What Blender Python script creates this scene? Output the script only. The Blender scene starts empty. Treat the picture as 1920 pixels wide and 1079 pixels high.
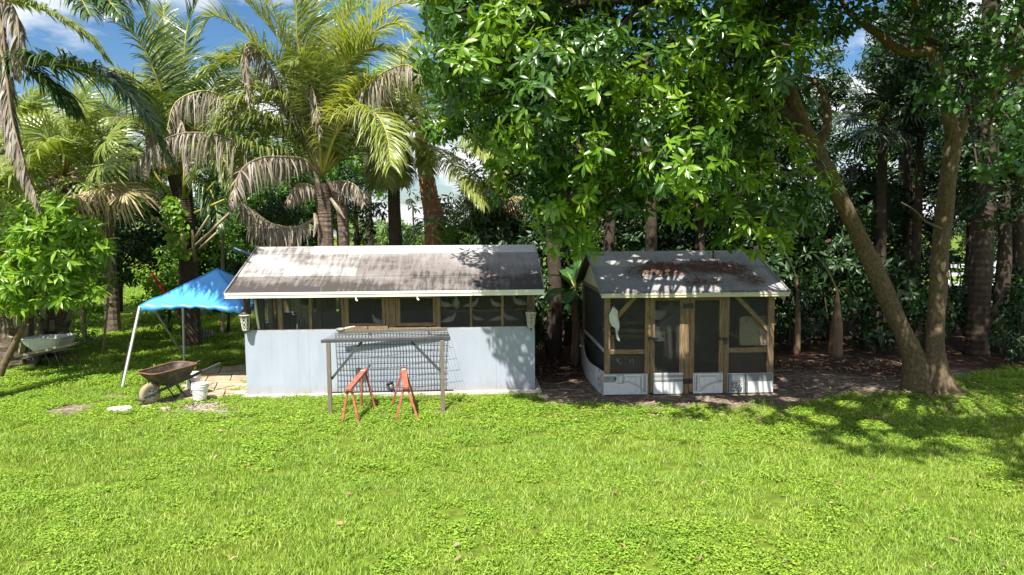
import bpy, bmesh, math, random
import numpy as np
from mathutils import Vector, Matrix, Euler, noise as mnoise

rad = math.radians
SC = bpy.context.scene
COL = SC.collection
R = random.Random(7)
NP = np.random.RandomState(11)

# ------------------------------------------------------------------ camera, sky, sun, exposure
CAM_H, PITCH, ROLL, F = 3.2, 0.0829, 0.0071, 1280.0
cam_d = bpy.data.cameras.new("camera")
cam_d.sensor_width = 36.0
cam_d.lens = 24.0
cam_d.clip_start = 0.05
cam_d.clip_end = 2000.0
cam = bpy.data.objects.new("camera", cam_d)
COL.objects.link(cam)
cam.matrix_world = Matrix.Translation((0, 0, CAM_H)) @ Matrix.Rotation(math.pi / 2 - PITCH, 4, 'X') @ Matrix.Rotation(-ROLL, 4, 'Z')
SC.camera = cam

SUN_TO = Vector((-0.36, -1.0, 1.7)).normalized()       # towards the sun
SUN_EL = math.asin(SUN_TO.z)
SUN_ROT = math.atan2(SUN_TO.x, SUN_TO.y)
world = bpy.data.worlds.new("World")
SC.world = world
world.use_nodes = True
wn, wl = world.node_tree.nodes, world.node_tree.links
wn.clear()
w_out = wn.new('ShaderNodeOutputWorld')
w_bg = wn.new('ShaderNodeBackground')
w_bg.inputs['Strength'].default_value = 0.056
w_sky = wn.new('ShaderNodeTexSky')
w_sky.sky_type = 'NISHITA'
w_sky.sun_disc = False
w_sky.sun_elevation = SUN_EL
w_sky.sun_rotation = SUN_ROT
w_sky.air_density = 1.0
w_sky.dust_density = 1.2
w_sky.ozone_density = 2.0
w_tc = wn.new('ShaderNodeTexCoord')
w_sep = wn.new('ShaderNodeSeparateXYZ')
wl.new(w_tc.outputs['Generated'], w_sep.inputs[0])
w_add = wn.new('ShaderNodeMath'); w_add.operation = 'ADD'; w_add.inputs[1].default_value = 0.22
wl.new(w_sep.outputs['Z'], w_add.inputs[0])
w_max = wn.new('ShaderNodeMath'); w_max.operation = 'MAXIMUM'; w_max.inputs[1].default_value = 0.05
wl.new(w_add.outputs[0], w_max.inputs[0])
w_dx = wn.new('ShaderNodeMath'); w_dx.operation = 'DIVIDE'
w_dy = wn.new('ShaderNodeMath'); w_dy.operation = 'DIVIDE'
wl.new(w_sep.outputs['X'], w_dx.inputs[0]); wl.new(w_max.outputs[0], w_dx.inputs[1])
wl.new(w_sep.outputs['Y'], w_dy.inputs[0]); wl.new(w_max.outputs[0], w_dy.inputs[1])
w_cmb = wn.new('ShaderNodeCombineXYZ')
wl.new(w_dx.outputs[0], w_cmb.inputs[0]); wl.new(w_dy.outputs[0], w_cmb.inputs[1])
w_cmb.inputs[2].default_value = 3.7
w_noi = wn.new('ShaderNodeTexNoise')
w_noi.inputs['Scale'].default_value = 1.35
w_noi.inputs['Detail'].default_value = 9.0
w_noi.inputs['Roughness'].default_value = 0.55
wl.new(w_cmb.outputs[0], w_noi.inputs['Vector'])
w_ramp = wn.new('ShaderNodeValToRGB')
w_ramp.color_ramp.elements[0].position = 0.44
w_ramp.color_ramp.elements[1].position = 0.55
wl.new(w_noi.outputs['Fac'], w_ramp.inputs[0])
w_mix = wn.new('ShaderNodeMixRGB')
w_mix.inputs['Color2'].default_value = (10.0, 10.2, 10.6, 1)
wl.new(w_ramp.outputs['Color'], w_mix.inputs['Fac'])
w_hsv = wn.new('ShaderNodeHueSaturation')
w_hsv.inputs['Saturation'].default_value = 1.3
w_hsv.inputs['Value'].default_value = 1.2
wl.new(w_sky.outputs[0], w_hsv.inputs['Color'])
wl.new(w_hsv.outputs[0], w_mix.inputs['Color1'])
wl.new(w_mix.outputs[0], w_bg.inputs['Color'])
wl.new(w_bg.outputs[0], w_out.inputs['Surface'])

sun_d = bpy.data.lights.new("sun", 'SUN')
sun_d.energy = 5.0
sun_d.angle = rad(0.55)
sun_d.color = (1.0, 0.95, 0.86)
sun = bpy.data.objects.new("sun", sun_d)
COL.objects.link(sun)
sun.rotation_euler = (-SUN_TO).to_track_quat('-Z', 'Y').to_euler()
sun.location = (-10, -20, 40)

SC.view_settings.view_transform = 'Standard'
SC.view_settings.look = 'None'
SC.view_settings.gamma = 1.0
SC.view_settings.use_curve_mapping = False
SC.view_settings.exposure = 1.08
SC.render.engine = 'CYCLES'
SC.cycles.max_bounces = 8
SC.cycles.diffuse_bounces = 2
SC.cycles.transparent_max_bounces = 12
SC.cycles.use_denoising = True

# ------------------------------------------------------------------ measuring the photograph
_c, _s = math.cos(PITCH), math.sin(PITCH)
_cr, _sr = math.cos(ROLL), math.sin(ROLL)

def ray(px, py):
    X, Y = px - 960.0, py - 539.5
    a = X * _cr - Y * _sr
    b = X * _sr + Y * _cr
    x, u = a / F, -b / F
    return Vector((x, _c + u * _s, -_s + u * _c))

def at(px, py, Y):
    """the world point at distance Y (metres ahead) seen at a pixel of the 1920 wide photograph"""
    d = ray(px, py)
    return Vector((0, 0, CAM_H)) + d * (Y / d.y)

def on_ground(px, py, z=0.0):
    d = ray(px, py)
    return Vector((0, 0, CAM_H)) + d * ((z - CAM_H) / d.z)

def to_px(p):
    x, y, z = p[0], p[1], p[2] - CAM_H
    d = y * _c - z * _s
    u = z * _c + y * _s
    if d < 0.05:
        return (-9999, -9999, d)
    a, b = F * x / d, -F * u / d
    return (960 + a * _cr + b * _sr, 539.5 - a * _sr + b * _cr, d)

# ------------------------------------------------------------------ object helpers
def tag(o, label=None, cat=None, group=None, kind=None):
    if label: o['label'] = label
    if cat: o['category'] = cat
    if group: o['group'] = group
    if kind: o['kind'] = kind
    return o

def empty(name, loc=(0, 0, 0), rz=0.0):
    o = bpy.data.objects.new(name, None)
    o.empty_display_size = 0.2
    o.location = loc
    o.rotation_euler = (0, 0, rz)
    COL.objects.link(o)
    return o

def link_mesh(name, me, mat, parent=None):
    if mat is not None and not me.materials:
        for m in (mat if isinstance(mat, (list, tuple)) else [mat]):
            me.materials.append(m)
    o = bpy.data.objects.new(name, me)
    COL.objects.link(o)
    if parent is not None:
        o.parent = parent
    return o

def children_of(o):
    return [c for c in bpy.data.objects if c.parent == o]

def copy_tree(o, parent=None):
    c = o.copy()
    COL.objects.link(c)
    if parent is not None:
        c.parent = parent
    for ch in list(o.children):
        copy_tree(ch, c)
    return c

class MB:
    """collects shapes, builds one mesh"""
    def __init__(self):
        self.v, self.f = [], []

    def add(self, vs, fs):
        n = len(self.v)
        self.v += [tuple(p) for p in vs]
        self.f += [tuple(i + n for i in f) for f in fs]
        return self

    def box(self, x0, x1, y0, y1, z0, z1, M=None):
        vs = [Vector(p) for p in ((x0, y0, z0), (x1, y0, z0), (x1, y1, z0), (x0, y1, z0), (x0, y0, z1), (x1, y0, z1), (x1, y1, z1), (x0, y1, z1))]
        if M is not None:
            vs = [M @ p for p in vs]
        return self.add(vs, [(0, 3, 2, 1), (4, 5, 6, 7), (0, 1, 5, 4), (1, 2, 6, 5), (2, 3, 7, 6), (3, 0, 4, 7)])

    def beam(self, p0, p1, w, h, up=(0, 0, 1)):
        """a square bar from p0 to p1, w across, h in the up direction"""
        p0, p1 = Vector(p0), Vector(p1)
        t = (p1 - p0).normalized()
        s = t.cross(Vector(up))
        if s.length < 1e-4:
            s = t.cross(Vector((0, 1, 0)))
        s.normalize()
        u = s.cross(t).normalized()
        vs = []
        for p in (p0, p1):
            for a, b in ((-1, -1), (1, -1), (1, 1), (-1, 1)):
                vs.append(p + s * (a * w / 2) + u * (b * h / 2))
        return self.add(vs, [(3, 2, 1, 0), (4, 5, 6, 7), (0, 1, 5, 4), (1, 2, 6, 5), (2, 3, 7, 6), (3, 0, 4, 7)])

    def tube(self, pts, radii, n=8, cap=True, wob=0.0):
        pts = [Vector(p) for p in pts]
        if not isinstance(radii, (list, tuple)):
            radii = [radii] * len(pts)
        base = len(self.v)
        prev = None
        for i, p in enumerate(pts):
            t = (pts[min(i + 1, len(pts) - 1)] - pts[max(i - 1, 0)]).normalized()
            if prev is None:
                a = t.cross(Vector((0, 0, 1)))
                if a.length < 0.05:
                    a = t.cross(Vector((1, 0, 0)))
                a.normalize()
            else:
                a = (prev - t * prev.dot(t)).normalized()
            prev = a
            b = t.cross(a)
            for k in range(n):
                an = 2 * math.pi * k / n
                r = radii[i]
                if wob:
                    r *= 1 + wob * mnoise.noise(Vector((math.cos(an) * 1.3 + p.x, math.sin(an) * 1.3 + p.y, p.z * 1.1)))
                self.v.append(tuple(p + (a * math.cos(an) + b * math.sin(an)) * r))
        for i in range(len(pts) - 1):
            for k in range(n):
                k2 = (k + 1) % n
                self.f.append((base + i * n + k, base + i * n + k2, base + (i + 1) * n + k2, base + (i + 1) * n + k))
        if cap:
            self.f.append(tuple(base + k for k in reversed(range(n))))
            e = base + (len(pts) - 1) * n
            self.f.append(tuple(e + k for k in range(n)))
        return self

    def lathe(self, prof, n=16, c=(0, 0, 0), M=None, capb=True, capt=True):
        base = len(self.v)
        c = Vector(c)
        for r, z in prof:
            for k in range(n):
                a = 2 * math.pi * k / n
                p = Vector((r * math.cos(a), r * math.sin(a), z))
                if M is not None:
                    p = M @ p
                self.v.append(tuple(c + p))
        for i in range(len(prof) - 1):
            for k in range(n):
                k2 = (k + 1) % n
                self.f.append((base + i * n + k, base + i * n + k2, base + (i + 1) * n + k2, base + (i + 1) * n + k))
        if capb:
            self.f.append(tuple(base + k for k in reversed(range(n))))
        if capt:
            e = base + (len(prof) - 1) * n
            self.f.append(tuple(e + k for k in range(n)))
        return self

    def prism(self, poly, z0, z1, M=None):
        n = len(poly)
        vs = [Vector((x, y, z0)) for x, y in poly] + [Vector((x, y, z1)) for x, y in poly]
        if M is not None:
            vs = [M @ p for p in vs]
        fs = [tuple(reversed(range(n))), tuple(range(n, 2 * n))]
        fs += [(i, (i + 1) % n, n + (i + 1) % n, n + i) for i in range(n)]
        return self.add(vs, fs)

    def build(self, name, mat, parent=None, smooth=False, bevel=0.0):
        me = bpy.data.meshes.new(name)
        me.from_pydata(self.v, [], self.f)
        me.update()
        if smooth:
            me.polygons.foreach_set('use_smooth', [True] * len(me.polygons))
        o = link_mesh(name, me, mat, parent)
        if bevel:
            b = o.modifiers.new('bevel', 'BEVEL')
            b.width = bevel
            b.segments = 1
            b.limit_method = 'ANGLE'
        return o

def np_mesh(name, V, tris):
    me = bpy.data.meshes.new(name)
    V = np.ascontiguousarray(V, np.float32)
    T = np.ascontiguousarray(tris, np.int32)
    me.vertices.add(len(V))
    me.vertices.foreach_set('co', V.ravel())
    k = T.shape[1]
    me.loops.add(T.size)
    me.loops.foreach_set('vertex_index', T.ravel())
    me.polygons.add(len(T))
    me.polygons.foreach_set('loop_start', np.arange(0, T.size, k, dtype=np.int32))
    me.polygons.foreach_set('loop_total', np.full(len(T), k, np.int32))
    me.update(calc_edges=True)
    return me

# ------------------------------------------------------------------ materials
def new_mat(name):
    m = bpy.data.materials.new(name)
    m.use_nodes = True
    nt = m.node_tree
    nt.nodes.clear()
    out = nt.nodes.new('ShaderNodeOutputMaterial')
    p = nt.nodes.new('ShaderNodeBsdfPrincipled')
    nt.links.new(p.outputs[0], out.inputs[0])
    return m, nt, p, out

def noise_node(nt, scale, detail=5, rough=0.6, coord='Object', stretch=None, vec=None):
    tc = nt.nodes.new('ShaderNodeTexCoord')
    src = tc.outputs[coord]
    if stretch:
        mp = nt.nodes.new('ShaderNodeMapping')
        mp.inputs['Scale'].default_value = stretch
        nt.links.new(src, mp.inputs[0])
        src = mp.outputs[0]
    n = nt.nodes.new('ShaderNodeTexNoise')
    n.inputs['Scale'].default_value = scale
    n.inputs['Detail'].default_value = detail
    n.inputs['Roughness'].default_value = rough
    nt.links.new(src, n.inputs['Vector'])
    return n

def ramp_node(nt, src, stops):
    r = nt.nodes.new('ShaderNodeValToRGB')
    els = r.color_ramp.elements
    while len(els) < len(stops):
        els.new(0.5)
    for e, (pos, col) in zip(els, stops):
        e.position = pos
        e.color = (*col, 1) if len(col) == 3 else col
    nt.links.new(src, r.inputs[0])
    return r

def bump(nt, p, src, strength=0.3, dist=0.01):
    b = nt.nodes.new('ShaderNodeBump')
    b.inputs['Strength'].default_value = strength
    b.inputs['Distance'].default_value = dist
    nt.links.new(src, b.inputs['Height'])
    nt.links.new(b.outputs[0], p.inputs['Normal'])

def mat_plain(name, c1, c2=None, scale=6.0, rough=0.7, metal=0.0, stretch=None, bmp=0.15, c3=None, spec=0.4, lo=0.35, hi=0.65, coord='Object'):
    m, nt, p, out = new_mat(name)
    c2 = c2 or tuple(x * 0.75 for x in c1)
    n = noise_node(nt, scale, 6, 0.65, coord, stretch)
    stops = [(lo, c2), (hi, c1)] if not c3 else [(lo, c3), ((lo + hi) / 2, c2), (hi, c1)]
    r = ramp_node(nt, n.outputs['Fac'], stops)
    nt.links.new(r.outputs[0], p.inputs['Base Color'])
    p.inputs['Roughness'].default_value = rough
    p.inputs['Metallic'].default_value = metal
    p.inputs['Specular IOR Level'].default_value = spec
    if bmp:
        bump(nt, p, n.outputs['Fac'], bmp, 0.01)
    return m

def mat_leaf(name, cols, rough=0.38, trans=0.35, tcol=None, spec=0.5, patch=False):
    """leaf: colour by piece, light let through"""
    m, nt, p, out = new_mat(name)
    geo = nt.nodes.new('ShaderNodeNewGeometry')
    oi = nt.nodes.new('ShaderNodeObjectInfo')
    a = nt.nodes.new('ShaderNodeMath'); a.operation = 'ADD'
    nt.links.new(geo.outputs['Random Per Island'], a.inputs[0])
    nt.links.new(oi.outputs['Random'], a.inputs[1])
    fr = nt.nodes.new('ShaderNodeMath'); fr.operation = 'FRACT'
    nt.links.new(a.outputs[0], fr.inputs[0])
    n = len(cols)
    r = ramp_node(nt, fr.outputs[0], [(i / max(1, n - 1), c) for i, c in enumerate(cols)])
    if patch:                      # drier and greener areas of the lawn
        pn_ = nt.nodes.new('ShaderNodeTexNoise')
        pn_.inputs['Scale'].default_value = 0.55
        pn_.inputs['Detail'].default_value = 7
        pn_.inputs['Roughness'].default_value = 0.7
        nt.links.new(geo.outputs['Position'], pn_.inputs['Vector'])
        pr = ramp_node(nt, pn_.outputs['Fac'], [(0.30, (0.72, 0.82, 0.8)), (0.45, (0.97, 0.98, 1)), (0.6, (1.05, 1.0, 1.0)), (0.74, (1.25, 1.02, 1.5))])
        pm = nt.nodes.new('ShaderNodeMixRGB'); pm.blend_type = 'MULTIPLY'; pm.inputs[0].default_value = 1
        nt.links.new(r.outputs[0], pm.inputs[1]); nt.links.new(pr.outputs[0], pm.inputs[2])
        r = pm
    nt.links.new(r.outputs[0], p.inputs['Base Color'])
    p.inputs['Roughness'].default_value = rough
    p.inputs['Specular IOR Level'].default_value = spec
    if trans:
        tr = nt.nodes.new('ShaderNodeBsdfTranslucent')
        mul = nt.nodes.new('ShaderNodeMixRGB')
        mul.blend_type = 'MULTIPLY'
        mul.inputs[0].default_value = 1.0
        mul.inputs[2].default_value = (*(tcol or (1.5, 1.6, 0.7)), 1)
        nt.links.new(r.outputs[0], mul.inputs[1])
        nt.links.new(mul.outputs[0], tr.inputs[0])
        mx = nt.nodes.new('ShaderNodeMixShader')
        mx.inputs[0].default_value = trans
        nt.links.new(p.outputs[0], mx.inputs[1])
        nt.links.new(tr.outputs[0], mx.inputs[2])
        nt.links.new(mx.outputs[0], out.inputs[0])
    return m

def mat_screen(name, col, alpha):
    m, nt, p, out = new_mat(name)
    p.inputs['Base Color'].default_value = (*col, 1)
    p.inputs['Roughness'].default_value = 0.6
    tr = nt.nodes.new('ShaderNodeBsdfTransparent')
    mx = nt.nodes.new('ShaderNodeMixShader')
    n = noise_node(nt, 3.0, 4)
    r = ramp_node(nt, n.outputs['Fac'], [(0.3, (alpha * .85,) * 3), (0.7, (min(1, alpha * 1.15),) * 3)])
    nt.links.new(r.outputs[0], mx.inputs[0])
    nt.links.new(tr.outputs[0], mx.inputs[1])
    nt.links.new(p.outputs[0], mx.inputs[2])
    nt.links.new(mx.outputs[0], out.inputs[0])
    return m

M = {}
M['wood'] = mat_plain('weathered_wood', (0.31, 0.22, 0.125), (0.20, 0.135, 0.072), 7, 0.75, stretch=(9, 9, 0.7), c3=(0.10, 0.066, 0.036))
M['wood_h'] = mat_plain('weathered_wood_rail', (0.31, 0.22, 0.125), (0.20, 0.135, 0.072), 7, 0.75, stretch=(0.7, 9, 9), c3=(0.10, 0.066, 0.036))
M['wood_dark'] = mat_plain('dark_wood', (0.10, 0.075, 0.05), (0.05, 0.038, 0.028), 5, 0.8, stretch=(6, 6, 0.6))
M['ply'] = mat_plain('cream_plywood', (0.62, 0.55, 0.36), (0.50, 0.43, 0.27), 3, 0.75)
M['cream'] = mat_plain('cream_gable_board', (0.66, 0.61, 0.38), (0.55, 0.50, 0.31), 2, 0.7)
M['white'] = mat_plain('white_paint', (0.78, 0.78, 0.72), (0.70, 0.69, 0.62), 2.5, 0.5)
M['fascia'] = mat_plain('white_fascia_paint', (0.80, 0.80, 0.70), (0.72, 0.71, 0.60), 3, 0.5, stretch=(1, 1, 6))
M['concrete'] = mat_plain('pale_concrete', (0.55, 0.51, 0.45), (0.40, 0.36, 0.31), 5, 0.85)
M['print_white'] = mat_plain('printed_panel_white', (0.66, 0.67, 0.67), (0.54, 0.55, 0.55), 9, 0.6)
M['print_ink'] = mat_plain('printed_panel_ink', (0.10, 0.10, 0.11), (0.05, 0.05, 0.055), 20, 0.7)
M['print_grey'] = mat_plain('printed_panel_grey', (0.36, 0.37, 0.38), (0.22, 0.23, 0.24), 25, 0.7)
M['black'] = mat_plain('black_metal', (0.03, 0.03, 0.032), (0.018, 0.018, 0.02), 8, 0.5)
M['iron'] = mat_plain('dark_iron', (0.09, 0.08, 0.075), (0.05, 0.045, 0.04), 9, 0.55, metal=0.3)
M['lantern'] = mat_plain('weathered_lantern_metal', (0.62, 0.60, 0.54), (0.42, 0.40, 0.35), 14, 0.55, metal=0.1)
M['lantern_dark'] = mat_plain('brown_lantern_cap', (0.14, 0.10, 0.085), (0.08, 0.06, 0.05), 12, 0.5, metal=0.2)
M['grey_metal'] = mat_plain('grey_steel', (0.30, 0.30, 0.29), (0.20, 0.195, 0.185), 8, 0.55, metal=0.2)
M['post_grey'] = mat_plain('grey_weathered_post', (0.20, 0.165, 0.125), (0.12, 0.10, 0.08), 7, 0.8, stretch=(8, 8, .8))
M['wire'] = mat_plain('galvanised_wire', (0.10, 0.105, 0.11), (0.06, 0.064, 0.07), 8, 0.7, metal=0.0, bmp=0)
M['red'] = mat_plain('faded_red_paint', (0.42, 0.135, 0.085), (0.30, 0.082, 0.052), 14, 0.7, c3=(0.17, 0.065, 0.045), lo=.28, hi=.6)
M['red_pole'] = mat_plain('red_plastic_pole', (0.55, 0.03, 0.03), (0.45, 0.02, 0.02), 6, 0.45)
M['rust'] = mat_plain('rusty_steel', (0.13, 0.10, 0.075), (0.065, 0.05, 0.038), 7, 0.75, c3=(0.032, 0.027, 0.024), metal=0.1)
M['rust_rim'] = mat_plain('rust_red_rim', (0.24, 0.105, 0.06), (0.16, 0.07, 0.045), 10, 0.7)
M['tyre'] = mat_plain('dusty_tyre', (0.33, 0.28, 0.18), (0.24, 0.20, 0.13), 9, 0.85)
M['pale_metal'] = mat_plain('pale_grey_tray', (0.62, 0.62, 0.62), (0.46, 0.46, 0.46), 5, 0.6)
M['bucket'] = mat_plain('white_plastic_bucket', (0.82, 0.81, 0.78), (0.74, 0.73, 0.70), 4, 0.4)
M['blue_bin'] = mat_plain('dull_blue_bin', (0.05, 0.09, 0.12), (0.04, 0.07, 0.09), 4, 0.5)
M['tarp'] = mat_plain('blue_tarp', (0.085, 0.36, 0.80), (0.065, 0.30, 0.70), 2.0, 0.33, bmp=0.5, spec=0.5)
M['tarp_seam'] = mat_plain('tarp_seam', (0.05, 0.25, 0.62), None, 6, 0.5)
M['pole_white'] = mat_plain('pale_pole', (0.66, 0.66, 0.66), (0.54, 0.54, 0.54), 6, 0.4, metal=0.1)
M['cloth'] = mat_plain('white_cloth', (0.70, 0.71, 0.69), (0.60, 0.61, 0.60), 8, 0.85, bmp=0.4)
M['stone'] = mat_plain('pale_stone', (0.62, 0.60, 0.57), (0.48, 0.46, 0.43), 7, 0.8)
M['pave'] = mat_plain('tan_paving', (0.52, 0.43, 0.31), (0.38, 0.295, 0.20), 2.2, 0.8, stretch=(1, 3, 1), c3=(0.20, 0.145, 0.09))
M['pebble'] = mat_plain('gravel_stone', (0.36, 0.31, 0.25), (0.22, 0.18, 0.145), 5, 0.85)
M['bird'] = mat_plain('white_feathers', (0.72, 0.71, 0.66), (0.60, 0.59, 0.54), 8, 0.8)
M['bird_dark'] = mat_plain('grey_feathers', (0.10, 0.11, 0.11), (0.06, 0.065, 0.07), 8, 0.7)
M['beak'] = mat_plain('pink_beak', (0.45, 0.25, 0.20), None, 8, 0.6)
M['fence_white'] = mat_plain('white_rail_paint', (0.80, 0.82, 0.84), (0.72, 0.74, 0.76), 3, 0.5)
M['screen'] = mat_screen('insect_screen', (0.06, 0.058, 0.052), 0.28)
M['screen_side'] = mat_screen('grey_insect_screen', (0.07, 0.07, 0.066), 0.55)
M['bark'] = mat_plain('tan_bark', (0.22, 0.16, 0.09), (0.125, 0.09, 0.05), 11, 0.95, c3=(0.055, 0.042, 0.026), bmp=1.0, stretch=(2, 2, 1.2), lo=.3, hi=.72)
M['bark_dark'] = mat_plain('dark_bark', (0.075, 0.055, 0.038), (0.04, 0.03, 0.022), 9, 0.95, bmp=0.9)
M['bark_palm'] = mat_plain('grey_palm_bark', (0.20, 0.155, 0.115), (0.11, 0.082, 0.06), 6, 0.9, bmp=0.8, stretch=(1.5, 1.5, 4), c3=(0.055, 0.042, 0.032))
M['bark_red'] = mat_plain('red_peeling_bark', (0.42, 0.22, 0.13), (0.26, 0.11, 0.065), 7, 0.85, c3=(0.55, 0.42, 0.30), bmp=0.6, stretch=(2, 2, .8))
M['boot'] = mat_plain('palm_leaf_base', (0.42, 0.36, 0.28), (0.25, 0.20, 0.15), 6, 0.9)
M['twig'] = mat_plain('dry_twig', (0.10, 0.075, 0.05), (0.06, 0.045, 0.032), 6, 0.9)
M['stem_pale'] = mat_plain('pale_stem', (0.36, 0.30, 0.20), (0.22, 0.175, 0.11), 6, 0.85, stretch=(3, 3, 1))
M['banana_stem'] = mat_plain('banana_stem_sheath', (0.27, 0.18, 0.10), (0.15, 0.09, 0.055), 5, 0.8, stretch=(5, 5, .7))
M['rachis'] = mat_plain('yellow_green_rachis', (0.36, 0.34, 0.06), (0.26, 0.27, 0.05), 4, 0.5)
M['rachis_dead'] = mat_plain('dead_rachis', (0.30, 0.23, 0.155), (0.20, 0.15, 0.10), 6, 0.8)

M['lf_big'] = mat_leaf('glossy_broad_leaf', [(0.09, 0.20, 0.018), (0.14, 0.27, 0.022), (0.20, 0.33, 0.025), (0.12, 0.24, 0.02), (0.28, 0.38, 0.035)], 0.28, 0.3)
M['lf_big_old'] = mat_leaf('dark_glossy_leaf', [(0.028, 0.075, 0.011), (0.042, 0.105, 0.014), (0.06, 0.14, 0.018), (0.034, 0.085, 0.012)], 0.3, 0.2)  # older leaves, darkened further to stand in for shade within the crown
M['lf_mango'] = mat_leaf('mango_leaf', [(0.11, 0.23, 0.025), (0.18, 0.32, 0.03), (0.27, 0.41, 0.04), (0.14, 0.27, 0.03)], 0.36, 0.38)
M['lf_round'] = mat_leaf('small_round_leaf', [(0.03, 0.08, 0.02), (0.045, 0.11, 0.026), (0.085, 0.18, 0.04)], 0.32, 0.3)
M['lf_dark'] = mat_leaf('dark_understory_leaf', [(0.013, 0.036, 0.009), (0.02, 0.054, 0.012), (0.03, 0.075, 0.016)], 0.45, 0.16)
M['lf_mid'] = mat_leaf('mid_green_leaf', [(0.045, 0.12, 0.02), (0.07, 0.17, 0.025), (0.11, 0.22, 0.035)], 0.42, 0.3)
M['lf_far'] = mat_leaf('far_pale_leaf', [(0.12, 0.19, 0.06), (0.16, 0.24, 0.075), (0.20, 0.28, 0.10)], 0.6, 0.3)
M['lf_lime'] = mat_leaf('lime_leaf', [(0.18, 0.32, 0.03), (0.24, 0.40, 0.04), (0.15, 0.28, 0.03)], 0.45, 0.4)
M['fr_green'] = mat_leaf('palm_leaflet', [(0.12, 0.18, 0.035), (0.19, 0.245, 0.06), (0.27, 0.315, 0.11), (0.15, 0.21, 0.045), (0.36, 0.385, 0.19)], 0.3, 0.3, (1.5, 1.5, .5))  # palest tones paint in the silvery sheen of glossy leaflets
M['fr_deep'] = mat_leaf('deep_green_leaflet', [(0.035, 0.075, 0.022), (0.05, 0.10, 0.028), (0.07, 0.13, 0.032)], 0.34, 0.22)
M['fr_yellow'] = mat_leaf('yellow_green_leaflet', [(0.22, 0.29, 0.05), (0.31, 0.36, 0.09), (0.27, 0.33, 0.07), (0.42, 0.44, 0.21)], 0.3, 0.4, (1.4, 1.3, .5))
M['fr_dead'] = mat_leaf('dead_leaflet', [(0.17, 0.13, 0.10), (0.27, 0.225, 0.18), (0.42, 0.375, 0.32), (0.11, 0.08, 0.06), (0.29, 0.26, 0.15)], 0.7, 0.15, (1, .9, .7))
M['fr_straw'] = mat_leaf('straw_leaflet', [(0.42, 0.31, 0.17), (0.50, 0.40, 0.24), (0.34, 0.24, 0.13), (0.30, 0.30, 0.07)], 0.65, 0.2, (1, .9, .6))
M['fan'] = mat_leaf('fan_palm_leaf', [(0.14, 0.20, 0.04), (0.19, 0.25, 0.055), (0.24, 0.29, 0.075)], 0.34, 0.28, (1.4, 1.4, .5))
M['fan_dark'] = mat_leaf('shaded_fan_leaf', [(0.018, 0.036, 0.013), (0.028, 0.05, 0.017)], 0.45, 0.2)  # much darker copy of the fan leaf, with the shade in its colour
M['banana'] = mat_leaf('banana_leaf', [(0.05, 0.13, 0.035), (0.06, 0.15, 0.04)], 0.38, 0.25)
M['banana_dark'] = mat_leaf('shaded_banana_leaf', [(0.03, 0.06, 0.02), (0.045, 0.075, 0.025)], 0.5, 0.2)  # banana leaf again, its colour darkened for the shade it hangs in
M['litter'] = mat_leaf('fallen_leaf', [(0.22, 0.12, 0.06), (0.36, 0.23, 0.12), (0.14, 0.075, 0.045), (0.42, 0.32, 0.19)], 0.8, 0)
M['needle'] = mat_leaf('dry_brown_needles', [(0.07, 0.04, 0.03), (0.14, 0.07, 0.05), (0.05, 0.03, 0.025), (0.36, 0.19, 0.13), (0.09, 0.055, 0.04)], 0.85, 0)
M['grass'] = mat_leaf('grass_blade', [(0.10, 0.18, 0.02), (0.235, 0.365, 0.035), (0.33, 0.475, 0.06), (0.145, 0.25, 0.025), (0.28, 0.42, 0.045), (0.50, 0.60, 0.20), (0.18, 0.305, 0.028)], 0.6, 0.27, (1.25, 1.2, .6), 0.18, True)
M['weed'] = mat_leaf('weed_leaf', [(0.085, 0.175, 0.02), (0.225, 0.375, 0.035), (0.32, 0.475, 0.06), (0.145, 0.27, 0.026)], 0.6, 0.25, (1.25, 1.2, .6), 0.18, True)
M['lf_bright'] = mat_leaf('sunlit_bush_leaf', [(0.09, 0.20, 0.025), (0.14, 0.27, 0.03), (0.20, 0.34, 0.04)], 0.42, 0.35)  # mid green made brighter, sunlight put into the colour

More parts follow.
